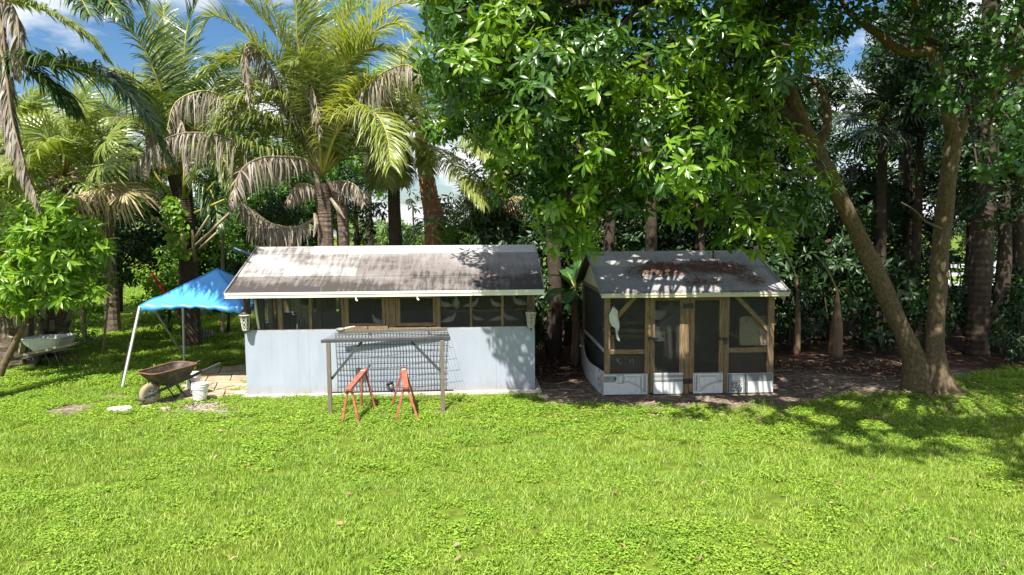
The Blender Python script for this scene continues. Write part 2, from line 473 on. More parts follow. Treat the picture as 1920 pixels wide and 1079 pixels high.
# blue siding: pale blue paint, slightly dirty towards nothing in particular
def mat_siding():
    m, nt, p, out = new_mat('pale_blue_siding_paint')
    n = noise_node(nt, 1.6, 6, 0.6, stretch=(1.6, 1, .5))
    r = ramp_node(nt, n.outputs['Fac'], [(0.3, (0.315, 0.35, 0.43)), (0.55, (0.35, 0.385, 0.465)), (0.8, (0.375, 0.41, 0.49))])
    tc = nt.nodes.new('ShaderNodeTexCoord'); sp = nt.nodes.new('ShaderNodeSeparateXYZ')
    nt.links.new(tc.outputs['Object'], sp.inputs[0])
    mr = nt.nodes.new('ShaderNodeMapRange')
    mr.inputs['From Min'].default_value = 0.42; mr.inputs['From Max'].default_value = 0.03
    nt.links.new(sp.outputs['Z'], mr.inputs['Value'])
    sn = noise_node(nt, 5.0, 8, 0.75, stretch=(1.5, 1.5, .8))
    mu_ = nt.nodes.new('ShaderNodeMath'); mu_.operation = 'MULTIPLY'
    nt.links.new(mr.outputs[0], mu_.inputs[0]); nt.links.new(sn.outputs['Fac'], mu_.inputs[1])
    fr_ = ramp_node(nt, mu_.outputs[0], [(0.22, (0, 0, 0)), (0.62, (.75, .75, .75))])
    dm = nt.nodes.new('ShaderNodeMixRGB'); dm.inputs[2].default_value = (0.27, 0.235, 0.19, 1)
    nt.links.new(fr_.outputs[0], dm.inputs[0]); nt.links.new(r.outputs[0], dm.inputs[1])
    st = noise_node(nt, 2.4, 7, 0.7, stretch=(2.2, 1, .5))
    sr_ = ramp_node(nt, st.outputs['Fac'], [(0.33, (0.93, 0.93, 0.92)), (0.5, (1, 1, 1))])
    sm_ = nt.nodes.new('ShaderNodeMixRGB'); sm_.blend_type = 'MULTIPLY'; sm_.inputs[0].default_value = 1
    nt.links.new(dm.outputs[0], sm_.inputs[1]); nt.links.new(sr_.outputs[0], sm_.inputs[2])
    nt.links.new(sm_.outputs[0], p.inputs['Base Color'])
    p.inputs['Roughness'].default_value = 0.6
    p.inputs['Specular IOR Level'].default_value = 0.3
    n2 = noise_node(nt, 22, 4, 0.6, stretch=(6, 1, .4))
    bump(nt, p, n2.outputs['Fac'], 0.12, 0.006)
    return m
M['siding'] = mat_siding()

def mat_roof(name, clean, dirt, black, lo, hi, wash=None):
    """roof sheet with mildew: streaks run down the slope (local y), blotches in between"""
    m, nt, p, out = new_mat(name)
    streak = noise_node(nt, 2.2, 8, 0.72, stretch=(5.5, 0.75, 0.75))
    blot = noise_node(nt, 0.75, 6, 0.62, stretch=(0.55, 1.5, 1.0))
    fine = noise_node(nt, 26, 5, 0.7, stretch=(2, .5, .5))
    mx = nt.nodes.new('ShaderNodeMath'); mx.operation = 'MULTIPLY_ADD'
    mx.inputs[1].default_value = 0.42
    nt.links.new(streak.outputs['Fac'], mx.inputs[0])
    m2 = nt.nodes.new('ShaderNodeMath'); m2.operation = 'MULTIPLY'; m2.inputs[1].default_value = 0.58
    nt.links.new(blot.outputs['Fac'], m2.inputs[0])
    nt.links.new(m2.outputs[0], mx.inputs[2])
    src = mx.outputs[0]
    if wash:                                     # mildew thins out towards the ridge: local y runs up the slope
        tc = nt.nodes.new('ShaderNodeTexCoord')
        sp = nt.nodes.new('ShaderNodeSeparateXYZ')
        nt.links.new(tc.outputs['Object'], sp.inputs[0])
        mr = nt.nodes.new('ShaderNodeMapRange')
        mr.inputs['From Min'].default_value = wash[0]
        mr.inputs['From Max'].default_value = wash[1]
        mr.inputs['To Min'].default_value = -0.035
        mr.inputs['To Max'].default_value = 0.16
        nt.links.new(sp.outputs['Y'], mr.inputs['Value'])
        ad = nt.nodes.new('ShaderNodeMath'); ad.operation = 'ADD'
        nt.links.new(src, ad.inputs[0]); nt.links.new(mr.outputs[0], ad.inputs[1])
        src = ad.outputs[0]
    mid = (lo + hi) / 2
    r = ramp_node(nt, src, [(lo - .07, black), (lo, dirt), (mid, tuple((a + b) / 2 for a, b in zip(clean, dirt))), (hi, clean)])
    mul = nt.nodes.new('ShaderNodeMixRGB'); mul.blend_type = 'MULTIPLY'; mul.inputs[0].default_value = 0.5
    fr = ramp_node(nt, fine.outputs['Fac'], [(0.3, (0.6, 0.58, 0.56)), (0.6, (1, 1, 1))])
    nt.links.new(r.outputs[0], mul.inputs[1]); nt.links.new(fr.outputs[0], mul.inputs[2])
    nt.links.new(mul.outputs[0], p.inputs['Base Color'])
    p.inputs['Roughness'].default_value = 0.7
    p.inputs['Specular IOR Level'].default_value = 0.25
    bump(nt, p, fine.outputs['Fac'], 0.1, 0.004)
    return m
CLEAN, DIRT, BLK = (0.41, 0.405, 0.405), (0.17, 0.15, 0.142), (0.06, 0.052, 0.05)
M['roof_dirty'] = mat_roof('mildewed_roof_sheet', CLEAN, DIRT, BLK, 0.53, 0.84, (0.1, 2.0))
M['roof_mid'] = mat_roof('streaked_roof_sheet', CLEAN, DIRT, BLK, 0.44, 0.56)
M['roof_clean'] = mat_roof('pale_roof_sheet', (0.52, 0.52, 0.52), (0.36, 0.34, 0.33), DIRT, 0.34, 0.47)
M['roof_hut'] = mat_roof('grey_hut_roof', (0.36, 0.365, 0.365), (0.21, 0.21, 0.205), (0.09, 0.085, 0.08), 0.38, 0.56)

# ground: lawn thatch and bare sandy soil, wheel marks of neither
def mat_ground():
    m, nt, p, out = new_mat('lawn_and_soil')
    at_ = nt.nodes.new('ShaderNodeAttribute'); at_.attribute_name = 'bare'
    g = noise_node(nt, 9, 8, 0.7)
    gr = ramp_node(nt, g.outputs['Fac'], [(0.3, (0.055, 0.08, 0.012)), (0.5, (0.10, 0.145, 0.018)), (0.7, (0.18, 0.245, 0.03))])
    s = noise_node(nt, 5, 9, 0.72)
    sr = ramp_node(nt, s.outputs['Fac'], [(0.28, (0.065, 0.048, 0.036)), (0.5, (0.16, 0.125, 0.095)), (0.72, (0.42, 0.36, 0.29))])
    n2 = noise_node(nt, 2.3, 7, 0.7)
    ad = nt.nodes.new('ShaderNodeMath'); ad.operation = 'MULTIPLY_ADD'; ad.inputs[1].default_value = 0.9; ad.inputs[2].default_value = -0.45
    nt.links.new(n2.outputs['Fac'], ad.inputs[0])
    a2 = nt.nodes.new('ShaderNodeMath'); a2.operation = 'ADD'
    nt.links.new(at_.outputs['Fac'], a2.inputs[0]); nt.links.new(ad.outputs[0], a2.inputs[1])
    rr = ramp_node(nt, a2.outputs[0], [(0.38, (0, 0, 0)), (0.58, (1, 1, 1))])
    ml_ = nt.nodes.new('ShaderNodeAttribute'); ml_.attribute_name = 'mulch'
    mc = ramp_node(nt, s.outputs['Fac'], [(0.3, (0.025, 0.016, 0.012)), (0.55, (0.06, 0.036, 0.025)), (0.75, (0.12, 0.07, 0.045))])
    mm_ = nt.nodes.new('ShaderNodeMixRGB')
    nt.links.new(ml_.outputs['Fac'], mm_.inputs[0]); nt.links.new(sr.outputs[0], mm_.inputs[1]); nt.links.new(mc.outputs[0], mm_.inputs[2])
    mx = nt.nodes.new('ShaderNodeMixRGB')
    nt.links.new(rr.outputs[0], mx.inputs[0]); nt.links.new(gr.outputs[0], mx.inputs[1]); nt.links.new(mm_.outputs[0], mx.inputs[2])
    nt.links.new(mx.outputs[0], p.inputs['Base Color'])
    p.inputs['Roughness'].default_value = 0.95
    p.inputs['Specular IOR Level'].default_value = 0.1
    bump(nt, p, s.outputs['Fac'], 0.6, 0.03)
    return m
M['ground'] = mat_ground()

# ------------------------------------------------------------------ leaves
def leaf_template(kind):
    if kind == 'big':
        st = [(0.0, .02), (.22, .26), (.5, .5), (.78, .40), (1.0, .02)]
    elif kind == 'lance':
        st = [(0.0, .03), (.25, .40), (.5, .5), (.78, .32), (1.0, .02)]
    elif kind == 'round':
        st = [(0.0, .05), (.2, .42), (.5, .5), (.82, .38), (1.0, .05)]
    else:
        st = [(0.0, .02), (.5, .5), (1.0, .02)]
    V, T = [], []
    for x, w in st:
        z = 0.30 * w
        V += [(x, -w, z), (x, 0, 0), (x, w, z)]
    for i in range(len(st) - 1):
        a, b = i * 3, i * 3 + 3
        for k in (0, 1):
            T += [(a + k, a + k + 1, b + k + 1), (a + k, b + k + 1, b + k)]
    return np.array(V, np.float32), np.array(T, np.int32)
TPL = {k: leaf_template(k) for k in ('big', 'lance', 'round', 'simple')}
TPL['diamond'] = (np.array([(0, 0, 0), (.45, -.5, .14), (1, 0, 0), (.45, .5, .14)], np.float32), np.array([(0, 2, 1), (0, 3, 2)], np.int32)[:, ::-1].copy())

def unit(a):
    return a / np.maximum(np.linalg.norm(a, axis=-1, keepdims=True), 1e-6)

def leaves_to_mesh(name, LV, tpl):
    """LV: dict of arrays P D N L W C"""
    V, T = TPL[tpl]
    P, D, N, L, W, Cc = (LV[k] for k in 'PDNLWC')
    D = unit(D)
    S = unit(np.cross(N, D))
    N = np.cross(D, S)
    v = (P[:, None, :] + (V[None, :, 0] * L[:, None])[..., None] * D[:, None, :]
         + (V[None, :, 1] * W[:, None])[..., None] * S[:, None, :]
         + (V[None, :, 2] * W[:, None] - Cc[:, None] * V[None, :, 0] ** 2 * L[:, None])[..., None] * N[:, None, :])
    n, k = v.shape[:2]
    t = T[None] + (np.arange(n) * k)[:, None, None]
    return np_mesh(name, v.reshape(-1, 3), t.reshape(-1, 3))

def rosettes(pts, axes, nleaf, L, W, droop=0.35, rs=NP, spread=(0.9, 1.65), curl=0.25, scatter=0.06):
    n = len(pts)
    k = nleaf
    ph = rs.rand(n, 1) * 6.28 + np.arange(k)[None] * 2.4 + rs.randn(n, k) * .25
    th = spread[0] + (spread[1] - spread[0]) * (np.arange(k)[None] / k) + rs.randn(n, k) * .22
    a = unit(np.asarray(axes, float))
    h = np.where(np.abs(a[:, 2:3]) > .9, np.array([[1., 0, 0]]), np.array([[0, 0, 1.]]))
    u = unit(np.cross(a, h)); v = np.cross(a, u)
    rd = np.cos(ph)[..., None] * u[:, None] + np.sin(ph)[..., None] * v[:, None]
    D = np.cos(th)[..., None] * a[:, None] + np.sin(th)[..., None] * rd
    D[..., 2] -= droop * (0.6 + 0.8 * rs.rand(n, k))
    D = unit(D)
    N = a[:, None] * np.ones_like(D) + 0.25 * rs.randn(n, k, 3)
    N = N - D * (N * D).sum(-1, keepdims=True)
    bad = np.linalg.norm(N, axis=-1) < .1
    N[bad] = [0, 0, 1]
    N = unit(N)
    P = np.asarray(pts)[:, None] + D * 0.02 + a[:, None] * (scatter * (1 - 2 * np.arange(k)[None, :, None] / k))
    Ls = L * (0.62 + 0.55 * rs.rand(n, k))
    Ws = Ls * (W / L) * (0.85 + .3 * rs.rand(n, k))
    Cs = curl * (0.3 + rs.rand(n, k))
    f = lambda x: x.reshape(-1, *x.shape[2:])
    return dict(P=f(P), D=f(D), N=f(N), L=f(Ls), W=f(Ws), C=f(Cs))

def lobe_points(lobes, per_m2, rs=NP, up=0.45, shell=0.3, bottom=-0.75, keep=None):
    """points on the outside of each leafy lobe, with outward-and-up axes"""
    Ps, As = [], []
    C = np.array([l[:3] for l in lobes], float)
    Rr = np.array([l[3] for l in lobes], float)
    for i in range(len(lobes)):
        n = max(4, int(per_m2 * 4 * math.pi * Rr[i] ** 2 * .8))
        d = unit(rs.randn(n, 3))
        d = d[d[:, 2] > bottom]
        rr = Rr[i] * (1 - shell * rs.rand(len(d)) ** 1.5)
        p = C[i] + d * rr[:, None] * np.array([1, 1, .82])
        q = np.linalg.norm(p[:, None] - C[None], axis=-1) / Rr[None]
        q[:, i] = 9
        ok = (q > 0.62).all(1) if len(lobes) > 1 else np.ones(len(p), bool)
        Ps.append(p[ok]); As.append(unit(d[ok] + np.array([0, 0, up])))
    return np.concatenate(Ps), np.concatenate(As)

def sub(LV, idx):
    return {k: v[idx] for k, v in LV.items()}

def cat_lv(*ls):
    return {k: np.concatenate([l[k] for l in ls]) for k in ls[0]}

_leaf_meshes = {}
def leaf_parts(LV, tpl, mat, parent, n, cell=14):
    """takes the leaves that show largest out of LV as objects of their own; returns what is left"""
    P = LV['P'] + LV['D'] * (LV['L'] * .5)[:, None]
    z = P[:, 2] - CAM_H
    d = P[:, 1] * _c - z * _s
    u = z * _c + P[:, 1] * _s
    dd = np.maximum(d, .1)
    px, py = 960 + F * P[:, 0] / dd, 539.5 - F * u / dd
    vis = np.where((px > 0) & (px < 1920) & (py > 0) & (py < 1079) & (d > .5))[0]
    vis = vis[np.argsort(d[vis])]
    seen, pick = set(), []
    for i in vis:
        key = (int(px[i] // cell), int(py[i] // cell))
        if key in seen:
            continue
        seen.add(key)
        pick.append(i)
    pick = np.array(sorted(pick, key=lambda i: -LV['L'][i] / dd[i])[:n], int)
    if len(pick) == 0:
        return LV
    key = (tpl, mat.name)
    if key not in _leaf_meshes:
        V, T = TPL[tpl]
        v = V.copy()
        v[:, 2] = v[:, 2] * .35 - .16 * v[:, 0] ** 2
        v[:, 1] *= .36
        me = np_mesh('leaf', v, T)
        me.materials.append(mat)
        _leaf_meshes[key] = me
    me = _leaf_meshes[key]
    inv = parent.matrix_world.inverted() if parent.matrix_world else Matrix()
    loc = Vector(parent.location)
    for i in pick:
        D = Vector(LV['D'][i]).normalized()
        S = Vector(LV['N'][i]).cross(D).normalized()
        N = D.cross(S)
        L = float(LV['L'][i])
        w = float(LV['W'][i]) / (.36 * L)
        m = Matrix((D * L, S * L * w, N * L)).transposed().to_4x4()
        m.translation = Vector(LV['P'][i]) - loc
        o = bpy.data.objects.new('leaf', me)
        o.parent = parent
        o.matrix_local = m
        COL.objects.link(o)
    rest = np.ones(len(LV['P']), bool)
    rest[pick] = False
    return sub(LV, rest)

def spline(pts, n):
    pts = [Vector(p) for p in pts]
    P = [pts[0] * 2 - pts[1]] + pts + [pts[-1] * 2 - pts[-2]]
    out = []
    m = len(pts) - 1
    for k in range(n + 1):
        t = k / n * m
        i = min(int(t), m - 1)
        f = t - i
        a, b, c, d = P[i], P[i + 1], P[i + 2], P[i + 3]
        out.append(0.5 * ((2 * b) + (c - a) * f + (2 * a - 5 * b + 4 * c - d) * f * f + (3 * b - 3 * c + d - a) * f ** 3))
    return out

def rel(pts, root):
    l = Vector(root.location)
    return [Vector(p) - l for p in pts]

def limb(root, pts, radii, mat, name='limb', n=10, seg=14, wob=.12):
    ps = rel(spline(pts, seg), root)
    rr = [float(np.interp(i / seg, np.linspace(0, 1, len(radii)), radii)) for i in range(seg + 1)]
    return MB().tube(ps, rr, n, wob=wob).build(name, mat, root, smooth=True)

def foliage(root, LV, tpl, mat, name='foliage'):
    l = np.array(root.location)
    LV = dict(LV); LV['P'] = LV['P'] - l
    o = link_mesh(name, leaves_to_mesh(name, LV, tpl), mat, root)
    o['kind'] = 'stuff'
    return o

# ------------------------------------------------------------------ ground
BARE = []           # soft ellipses: x, y, rx, ry, amount
def bare_spot(px, py, rx, ry, k):
    g = on_ground(px, py)
    BARE.append((g.x, g.y, rx, ry, k))
for a in ((130, 768, .55, .5, .75), (215, 742, .5, .35, .6), (385, 765, .55, .45, .85), (300, 752, .5, .35, .8), (650, 778, .45, .35, .6),
          (712, 776, .4, .3, .55), (830, 768, .3, .25, .6), (760, 765, .35, .2, .45), (1455, 1045, .25, .14, .5), (1130, 775, .5, .3, .4),
          (1250, 765, .9, .35, .5), (1400, 770, .9, .4, .5), (990, 742, .5, .25, .6), (1585, 755, .7, .3, .4), (1690, 800, .5, .3, .45),
          (195, 735, .3, .2, .5), (470, 782, .3, .15, .35), (1020, 520 + 250, .3, .15, .3), (205, 795, .15, .1, .4)):
    bare_spot(*a)

def smooth(a, b, x):
    t = np.clip((x - a) / (b - a), 0, 1)
    return t * t * (3 - 2 * t)

def bare_at(x, y):
    x = np.asarray(x, float); y = np.asarray(y, float)
    edge = np.interp(x, [-.6, .3, .8, 1.6, 5.0, 6.5, 8.3, 9.5, 11, 16], [17, 13.0, 12.5, 12.3, 12.25, 12.9, 13.4, 14.3, 15.2, 16.0])
    b = smooth(-.9, .75, y - edge) * .95
    b = np.where(x < -.6, 0, b) * (1 - smooth(24, 30, y))
    for (cx, cy, rx, ry, k) in BARE:
        q = ((x - cx) / rx) ** 2 + ((y - cy) / ry) ** 2
        b = np.maximum(b, k * np.exp(-q * .9))
    # the two buildings stand on bare soil
    b = np.maximum(b, np.where((x > -5.2) & (x < .5) & (y > 13.25) & (y < 16.8), .9, 0))
    return b

xs = np.unique(np.concatenate([np.linspace(-400, -30, 14), np.linspace(-30, -15, 16), np.arange(-15, 15.01, .2), np.linspace(15, 30, 16), np.linspace(30, 400, 14)]))
ys = np.unique(np.concatenate([np.linspace(-40, 3, 10), np.arange(3, 22.01, .2), np.linspace(22, 60, 30), np.linspace(60, 500, 20)]))
gx, gy = np.meshgrid(xs, ys)
gz = np.array([[mnoise.noise(Vector((a * .55, b * .55, 3))) * .02 for a in xs] for b in ys]) - .01
V = np.stack([gx, gy, gz], -1).reshape(-1, 3)
nx, ny = len(xs), len(ys)
ii = (np.arange(ny - 1)[:, None] * nx + np.arange(nx - 1)[None]).ravel()
me = np_mesh('ground', V, np.stack([ii, ii + 1, ii + nx + 1, ii + nx], -1))
at_b = me.attributes.new('bare', 'FLOAT', 'POINT')
at_b.data.foreach_set('value', bare_at(gx, gy).ravel().astype(np.float32))
mul_ = np.where(gx > .3, smooth(13.9, 15.4, gy + .5 * np.sin(gx * 1.7)), 0)
at_m = me.attributes.new('mulch', 'FLOAT', 'POINT')
at_m.data.foreach_set('value', mul_.ravel().astype(np.float32))
me.polygons.foreach_set('use_smooth', [True] * len(me.polygons))
ground = link_mesh('ground', me, M['ground'])
ground['kind'] = 'structure'

# the small patio of tan slabs beside the blue aviary
pat = empty('patio', on_ground(405, 722))
pat['kind'] = 'structure'
def slab_poly(pxs, parent, mat, name, h=.035, base=-.03, inset=.012, z=None):
    ps = [on_ground(*p) - Vector(parent.location) for p in pxs]
    c = sum(ps, Vector()) / len(ps)
    poly = []
    for p in ps:
        d = (c - p).normalized()
        poly.append(((p + d * inset).x, (p + d * inset).y))
    top = h + R.uniform(-.006, .008) if z is None else z
    return MB().prism(poly, base, top).build(name, mat, parent, bevel=.006)
# joints run towards the back right, as laid
def pt(u, v):          # u along the front edge, v towards the back
    a = Vector((330, 752)).lerp(Vector((462, 742)), u)
    b = Vector((372, 694)).lerp(Vector((470, 686)), u)
    return tuple(a.lerp(b, v))
us = [(0, .33, .68, 1.06), (0, .5, 1.06), (0, .28, .7, 1.06), (0, .45, 1.06)]
vs = [0, .22, .5, .76, 1.0]
for j in range(4):
    for i in range(len(us[j]) - 1):
        sl = slab_poly([pt(us[j][i], vs[j]), pt(us[j][i + 1], vs[j]), pt(us[j][i + 1], vs[j + 1]), pt(us[j][i], vs[j + 1])], pat, M['pave'], 'paving_slab', inset=.02)

# ------------------------------------------------------------------ the blue aviary
AV = empty('aviary', (-5.1965, 13.1378, 0), 0.0513)
tag(AV, 'long pale blue aviary shed with stained white roof and screened window band', 'aviary')
AW, AD = 5.65, 3.35

def loc_xz(px, py, root, yl=0.0):
    """local x, z of the point seen at a pixel, on the plane local y = yl of a building"""
    yaw = root.rotation_euler.z
    n = Vector((-math.sin(yaw), math.cos(yaw), 0))
    o = Vector(root.location) + n * yl
    d = ray(px, py)
    c0 = Vector((0, 0, CAM_H))
    t = (o - c0).dot(n) / d.dot(n)
    p = c0 + d * t - Vector(root.location)
    return p.x * math.cos(yaw) + p.y * math.sin(yaw), p.z
def ax(px, py=590, yl=0.0):
    return loc_xz(px, py, AV, yl)[0]

MB().box(-.06, AW + .12, -.12, AD + .1, -.03, .045).build('foundation_slab', M['concrete'], AV, bevel=.01)
ZW = 1.275
def grooved(x0, x1, y0, y1, z0, z1, axis, face, pitch=.203):
    """siding sheet with narrow vertical grooves on its outer face"""
    a0, a1 = (x0, x1) if axis == 'x' else (y0, y1)
    n = max(1, int(round((a1 - a0) / pitch)))
    e = [a0 + (a1 - a0) * i / n for i in range(n + 1)]
    prof = []
    g, dp = .0008, .0015
    for i in range(n):
        prof += [(e[i] + (g if i else 0), 0), (e[i + 1] - g, 0), (e[i + 1] - g, dp), (e[i + 1] + g, dp)]
    prof = prof[:-2] + []
    back = [(a1, .016), (a0, .016)]
    poly = prof + back
    m = MB()
    k = len(poly)
    vs = []
    for z in (z0, z1):
        for a, d in poly:
            if axis == 'x':
                vs.append((a, y0 + d if face < 0 else y1 - d, z))
            else:
                vs.append((x0 + d if face < 0 else x1 - d, a, z))
    fs = [tuple(range(k)), tuple(range(k, 2 * k))] + [(i, (i + 1) % k, k + (i + 1) % k, k + i) for i in range(k)]
    m.add(vs, fs)
    return m
w5 = [0, 1.22, 2.44, 3.66, 4.88, AW]
for i in range(5):
    grooved(w5[i] + .0006, w5[i + 1] - .0006, 0, .02, .045, ZW, 'x', -1).build('siding_panel', M['siding'], AV)
for x0, f in ((0, -1), (AW - .02, 1)):
    for j in range(3):
        y0 = .025 + j * (AD - .05) / 3
        grooved(x0, x0 + .02, y0 + .002, y0 + (AD - .05) / 3 - .002, .045, ZW, 'y', f).build('siding_panel', M['siding'], AV)
for i in range(5):
    MB().box(w5[i] + .002, w5[i + 1] - .002, AD - .02, AD, .045, ZW).build('siding_panel', M['siding'], AV)
M['sill'] = mat_plain('grey_sill', (0.42, 0.42, 0.43), (0.30, 0.30, 0.31), 6, 0.8)
MB().box(.10, AW - .1, .004, .13, ZW, ZW + .035).build('sill', M['sill'], AV)
ZP = 1.95                                     # underside of the top plate
def apost(p0, p1, y0=.012, d=.09, z0=None, z1=ZP, mat='wood', name='post', yl=0.0):
    x0, x1 = ax(p0, 590, yl), ax(p1, 590, yl)
    return MB().box(x0, x1, y0, y0 + d, ZW + .03 if z0 is None else z0, z1).build(name, M[mat], AV, bevel=.004)
MB().box(.02, AW - .02, .02, .11, ZP, ZP + .09).build('top_plate', M['wood_h'], AV)
# front posts seen from left to right
MB().box(-.005, .10, -.004, .10, ZW, ZP).build('corner_post', M['wood'], AV, bevel=.004)
MB().box(AW - .15, AW + .005, -.004, .10, ZW, ZP).build('corner_post', M['wood'], AV, bevel=.004)
apost(520.5, 529); apost(579, 584.5); apost(640, 644.5)
apost(881, 885); apost(939.5, 944.5)
# inner posts in shade behind the screen
for a, b, yl, mt in ((480, 494, .45, 'wood_dark'), (503, 511, .9, 'wood'), (594, 603, .8, 'wood')):
    apost(a, b, yl, .09, .045, 2.05, mt, 'inner_post', yl)
# the two framed window doors in the middle
def frame(p0, p1, p2, p3, zb, name):
    f = MB().box(ax(p0), ax(p1), -.004, .06, zb, ZP).build(name, M['wood'], AV, bevel=.004)
    MB().box(ax(p2), ax(p3), -.004, .06, zb, ZP).build('stile', M['wood'], f, bevel=.004)
    MB().box(ax(p1) + .002, ax(p2) - .002, -.002, .055, zb, zb + .07).build('bottom_rail', M['wood_h'], f, bevel=.004)
    MB().box(ax(p1) + .002, ax(p2) - .002, -.002, .055, ZP - .05, ZP).build('top_rail', M['wood_h'], f, bevel=.004)
    MB().box(ax(p1) + .002, ax(p2) - .002, .025, .027, zb + .07, ZP - .05).build('screen', M['screen'], f)
frame(645, 654, 716, 722, 1.345, 'window_frame')
frame(742.5, 751, 812, 817, 1.345, 'window_frame')
for a, b in ((722.6, 729.5), (730, 741.8), (817.5, 826)):
    MB().box(ax(a), ax(b), -.002, .07, ZW + .04, ZP).build('plank', M['wood'], AV, bevel=.004)
MB().box(ax(646), ax(727), -.035, -.006, 1.29, 1.36).build('ledge_board', M['wood_h'], AV, bevel=.004)
MB().box(ax(729), ax(826), -.028, -.006, 1.285, 1.325).build('ledge_board', M['wood_h'], AV, bevel=.004)
for a, b in ((474, 520.5), (529, 579), (584.5, 640), (826, 881), (885, 939.5), (944.5, 990)):
    MB().box(ax(a), ax(b), .022, .024, ZW + .035, ZP).build('screen', M['screen'], AV)
# the white tube leaning behind the left corner
MB().tube([(ax(477, 562), .03, 1.9), (ax(480, 585), .02, 1.62), (ax(484.5, 614), .035, 1.33)], .025, 8).build('white_tube', M['white'], AV, smooth=True)
# perches inside on the right
for a, b, z, y in ((826.5, 880.5, 1.615, .16), (885.5, 939, 1.62, .16), (968, 988, 1.63, .22)):
    MB().box(ax(a), ax(b), y, y + .14, z - .02, z + .008).build('perch_shelf', M['wood_h'], AV)
# back wall, partitions, floor: partly open on the left
MB().box(.03, AW - .03, .03, AD - .03, .05, .06).build('floor_board', M['wood_dark'], AV)
MB().box(2.0, AW - .03, AD - .06, AD - .03, ZW, 2.02).build('back_wall', M['wood_dark'], AV)
MB().box(1.98, 2.02, .12, AD - .06, .06, 2.1).build('partition', M['wood_dark'], AV)
MB().box(3.72, 3.76, .5, AD - .06, .06, 2.1).build('partition', M['wood_dark'], AV)
MB().box(AW - .06, AW - .03, .12, AD - .06, ZW, 2.02).build('side_wall', M['wood_dark'], AV)
MB().box(ax(552, 580, 2.4), ax(583, 580, 2.4), 2.40, 2.43, 1.1, 2.0).build('cream_panel', M['ply'], AV)
for x in (.1, .75, 1.4, 1.9):
    MB().box(x, x + .09, AD - .11, AD - .02, ZW, 2.0).build('back_post', M['wood'], AV)
for y in (.9, 1.9, 2.9):
    MB().box(.0, .09, y, y + .09, ZW, 2.0).build('side_post', M['wood'], AV)
# roof: front and back slopes made of overlapping sheets, on a dark deck
EZ, RZ, OV, SL, SR, RD = 2.045, 2.871, .355, .215, .15, 1.6754
slope = math.atan2(RZ - EZ, RD + OV)
SLEN = math.hypot(RZ - EZ, RD + OV)
x0r, x1r = -SL, AW + SR
def roof_plane(root, x0, x1, y0, z0, y1, z1, th, mat, name, lift=0.0):
    """one roof plane between eave (y0,z0) and ridge (y1,z1): its own empty-like frame so that local y runs up the slope"""
    ln = math.hypot(y1 - y0, z1 - z0)
    o = MB().box(x0, x1, 0, ln, -th, 0).build(name, M[mat], root)
    an = math.atan2(z1 - z0, y1 - y0)
    o.location = (0, y0 - lift * math.sin(an), z0 + lift * math.cos(an))
    o.rotation_euler = (an, 0, 0)
    return o
deck = roof_plane(AV, x0r + .01, x1r - .01, -OV + .02, EZ - .0, RD, RZ - .008, .05, 'wood_dark', 'roof')
roofb = MB().box(x0r + .01, x1r - .01, 0, SLEN - .02, -.05, 0).build('roof', M['wood_dark'], AV)
roofb.location = (0, RD, RZ - .008); roofb.rotation_euler = (-slope, 0, 0)
def sheet(x0, x1, s0, s1, mat, lift):
    o = MB().box(x0, x1, s0, s1, -.008, 0).build('roof_sheet', M[mat], deck)
    o.location = (0, 0, lift)
    return o
L_ = SLEN
def rx(px, py):           # x on the front slope of the roof at a pixel (at mid slope)
    s = max(0., min(1., (548 - py) / 84.0))
    return ax(px, py, -OV + s * (RD + OV))
xs_ = rx(583, 476), rx(663, 500), rx(667, 472)
sheet(x0r, xs_[0], L_ - .42, L_ + .002, 'roof_mid', .022)
sheet(xs_[0] + .004, 3.05, L_ - .42, L_ + .002, 'roof_clean', .024)
sheet(3.054, x1r, L_ - .40, L_ + .002, 'roof_clean', .0225)
sheet(x0r, 1.55, .72, L_ - .36, 'roof_mid', .0165)
sheet(1.554, 2.1, .72, L_ - .36, 'roof_mid', .0175)
sheet(2.104, x1r, .70, L_ - .36, 'roof_dirty', .0165)
sheet(x0r, 2.15, -.02, .78, 'roof_dirty', .009)
sheet(2.154, x1r, -.02, .78, 'roof_dirty', .0095)
bs = MB().box(x0r, x1r, 0, SLEN, .001, .011).build('roof_sheet', M['roof_mid'], roofb)
MB().box(x0r, x1r, -OV - .022, -OV, EZ - .075, EZ + .015).build('fascia', M['fascia'], AV)
MB().box(x0r - .005, x1r + .005, -OV - .034, -OV - .0225, EZ - .015, EZ + .03).build('drip_edge', M['white'], AV)
MB().box(x0r, x1r, AD + OV, AD + OV + .02, EZ - .075, EZ + .01).build('fascia', M['fascia'], AV)
for x, sx in ((x0r, -1), (x1r, 1)):
    m = MB()
    m.beam((x + sx * .012, -OV - .02, EZ + .005), (x + sx * .012, RD, RZ + .012), .022, .05)
    m.beam((x + sx * .012, RD, RZ + .012), (x + sx * .012, AD + OV + .02, EZ + .005), .022, .05)
    m.build('rake_trim', M['grey_metal'], AV)
for x in (.02, AW - .04):
    MB().add([(x, .02, 1.98), (x, AD - .02, 1.98), (x, RD, RZ - .1), (x + .02, .02, 1.98), (x + .02, AD - .02, 1.98), (x + .02, RD, RZ - .1)],
             [(0, 1, 2), (5, 4, 3), (0, 3, 4, 1), (1, 4, 5, 2), (2, 5, 3, 0)]).build('gable', M['siding'], AV)
for px in (668, 783):
    x = ax(px, 558, -OV)
    m = MB().beam((x, -OV - .03, EZ - .05), (x, -OV - .045, EZ - .13), .02, .02)
    m.tube([(x, -OV - .045, EZ - .12), (x + .03, -OV - .06, EZ - .145)], .016, 6)
    m.build('gate_hook', M['white'], AV)

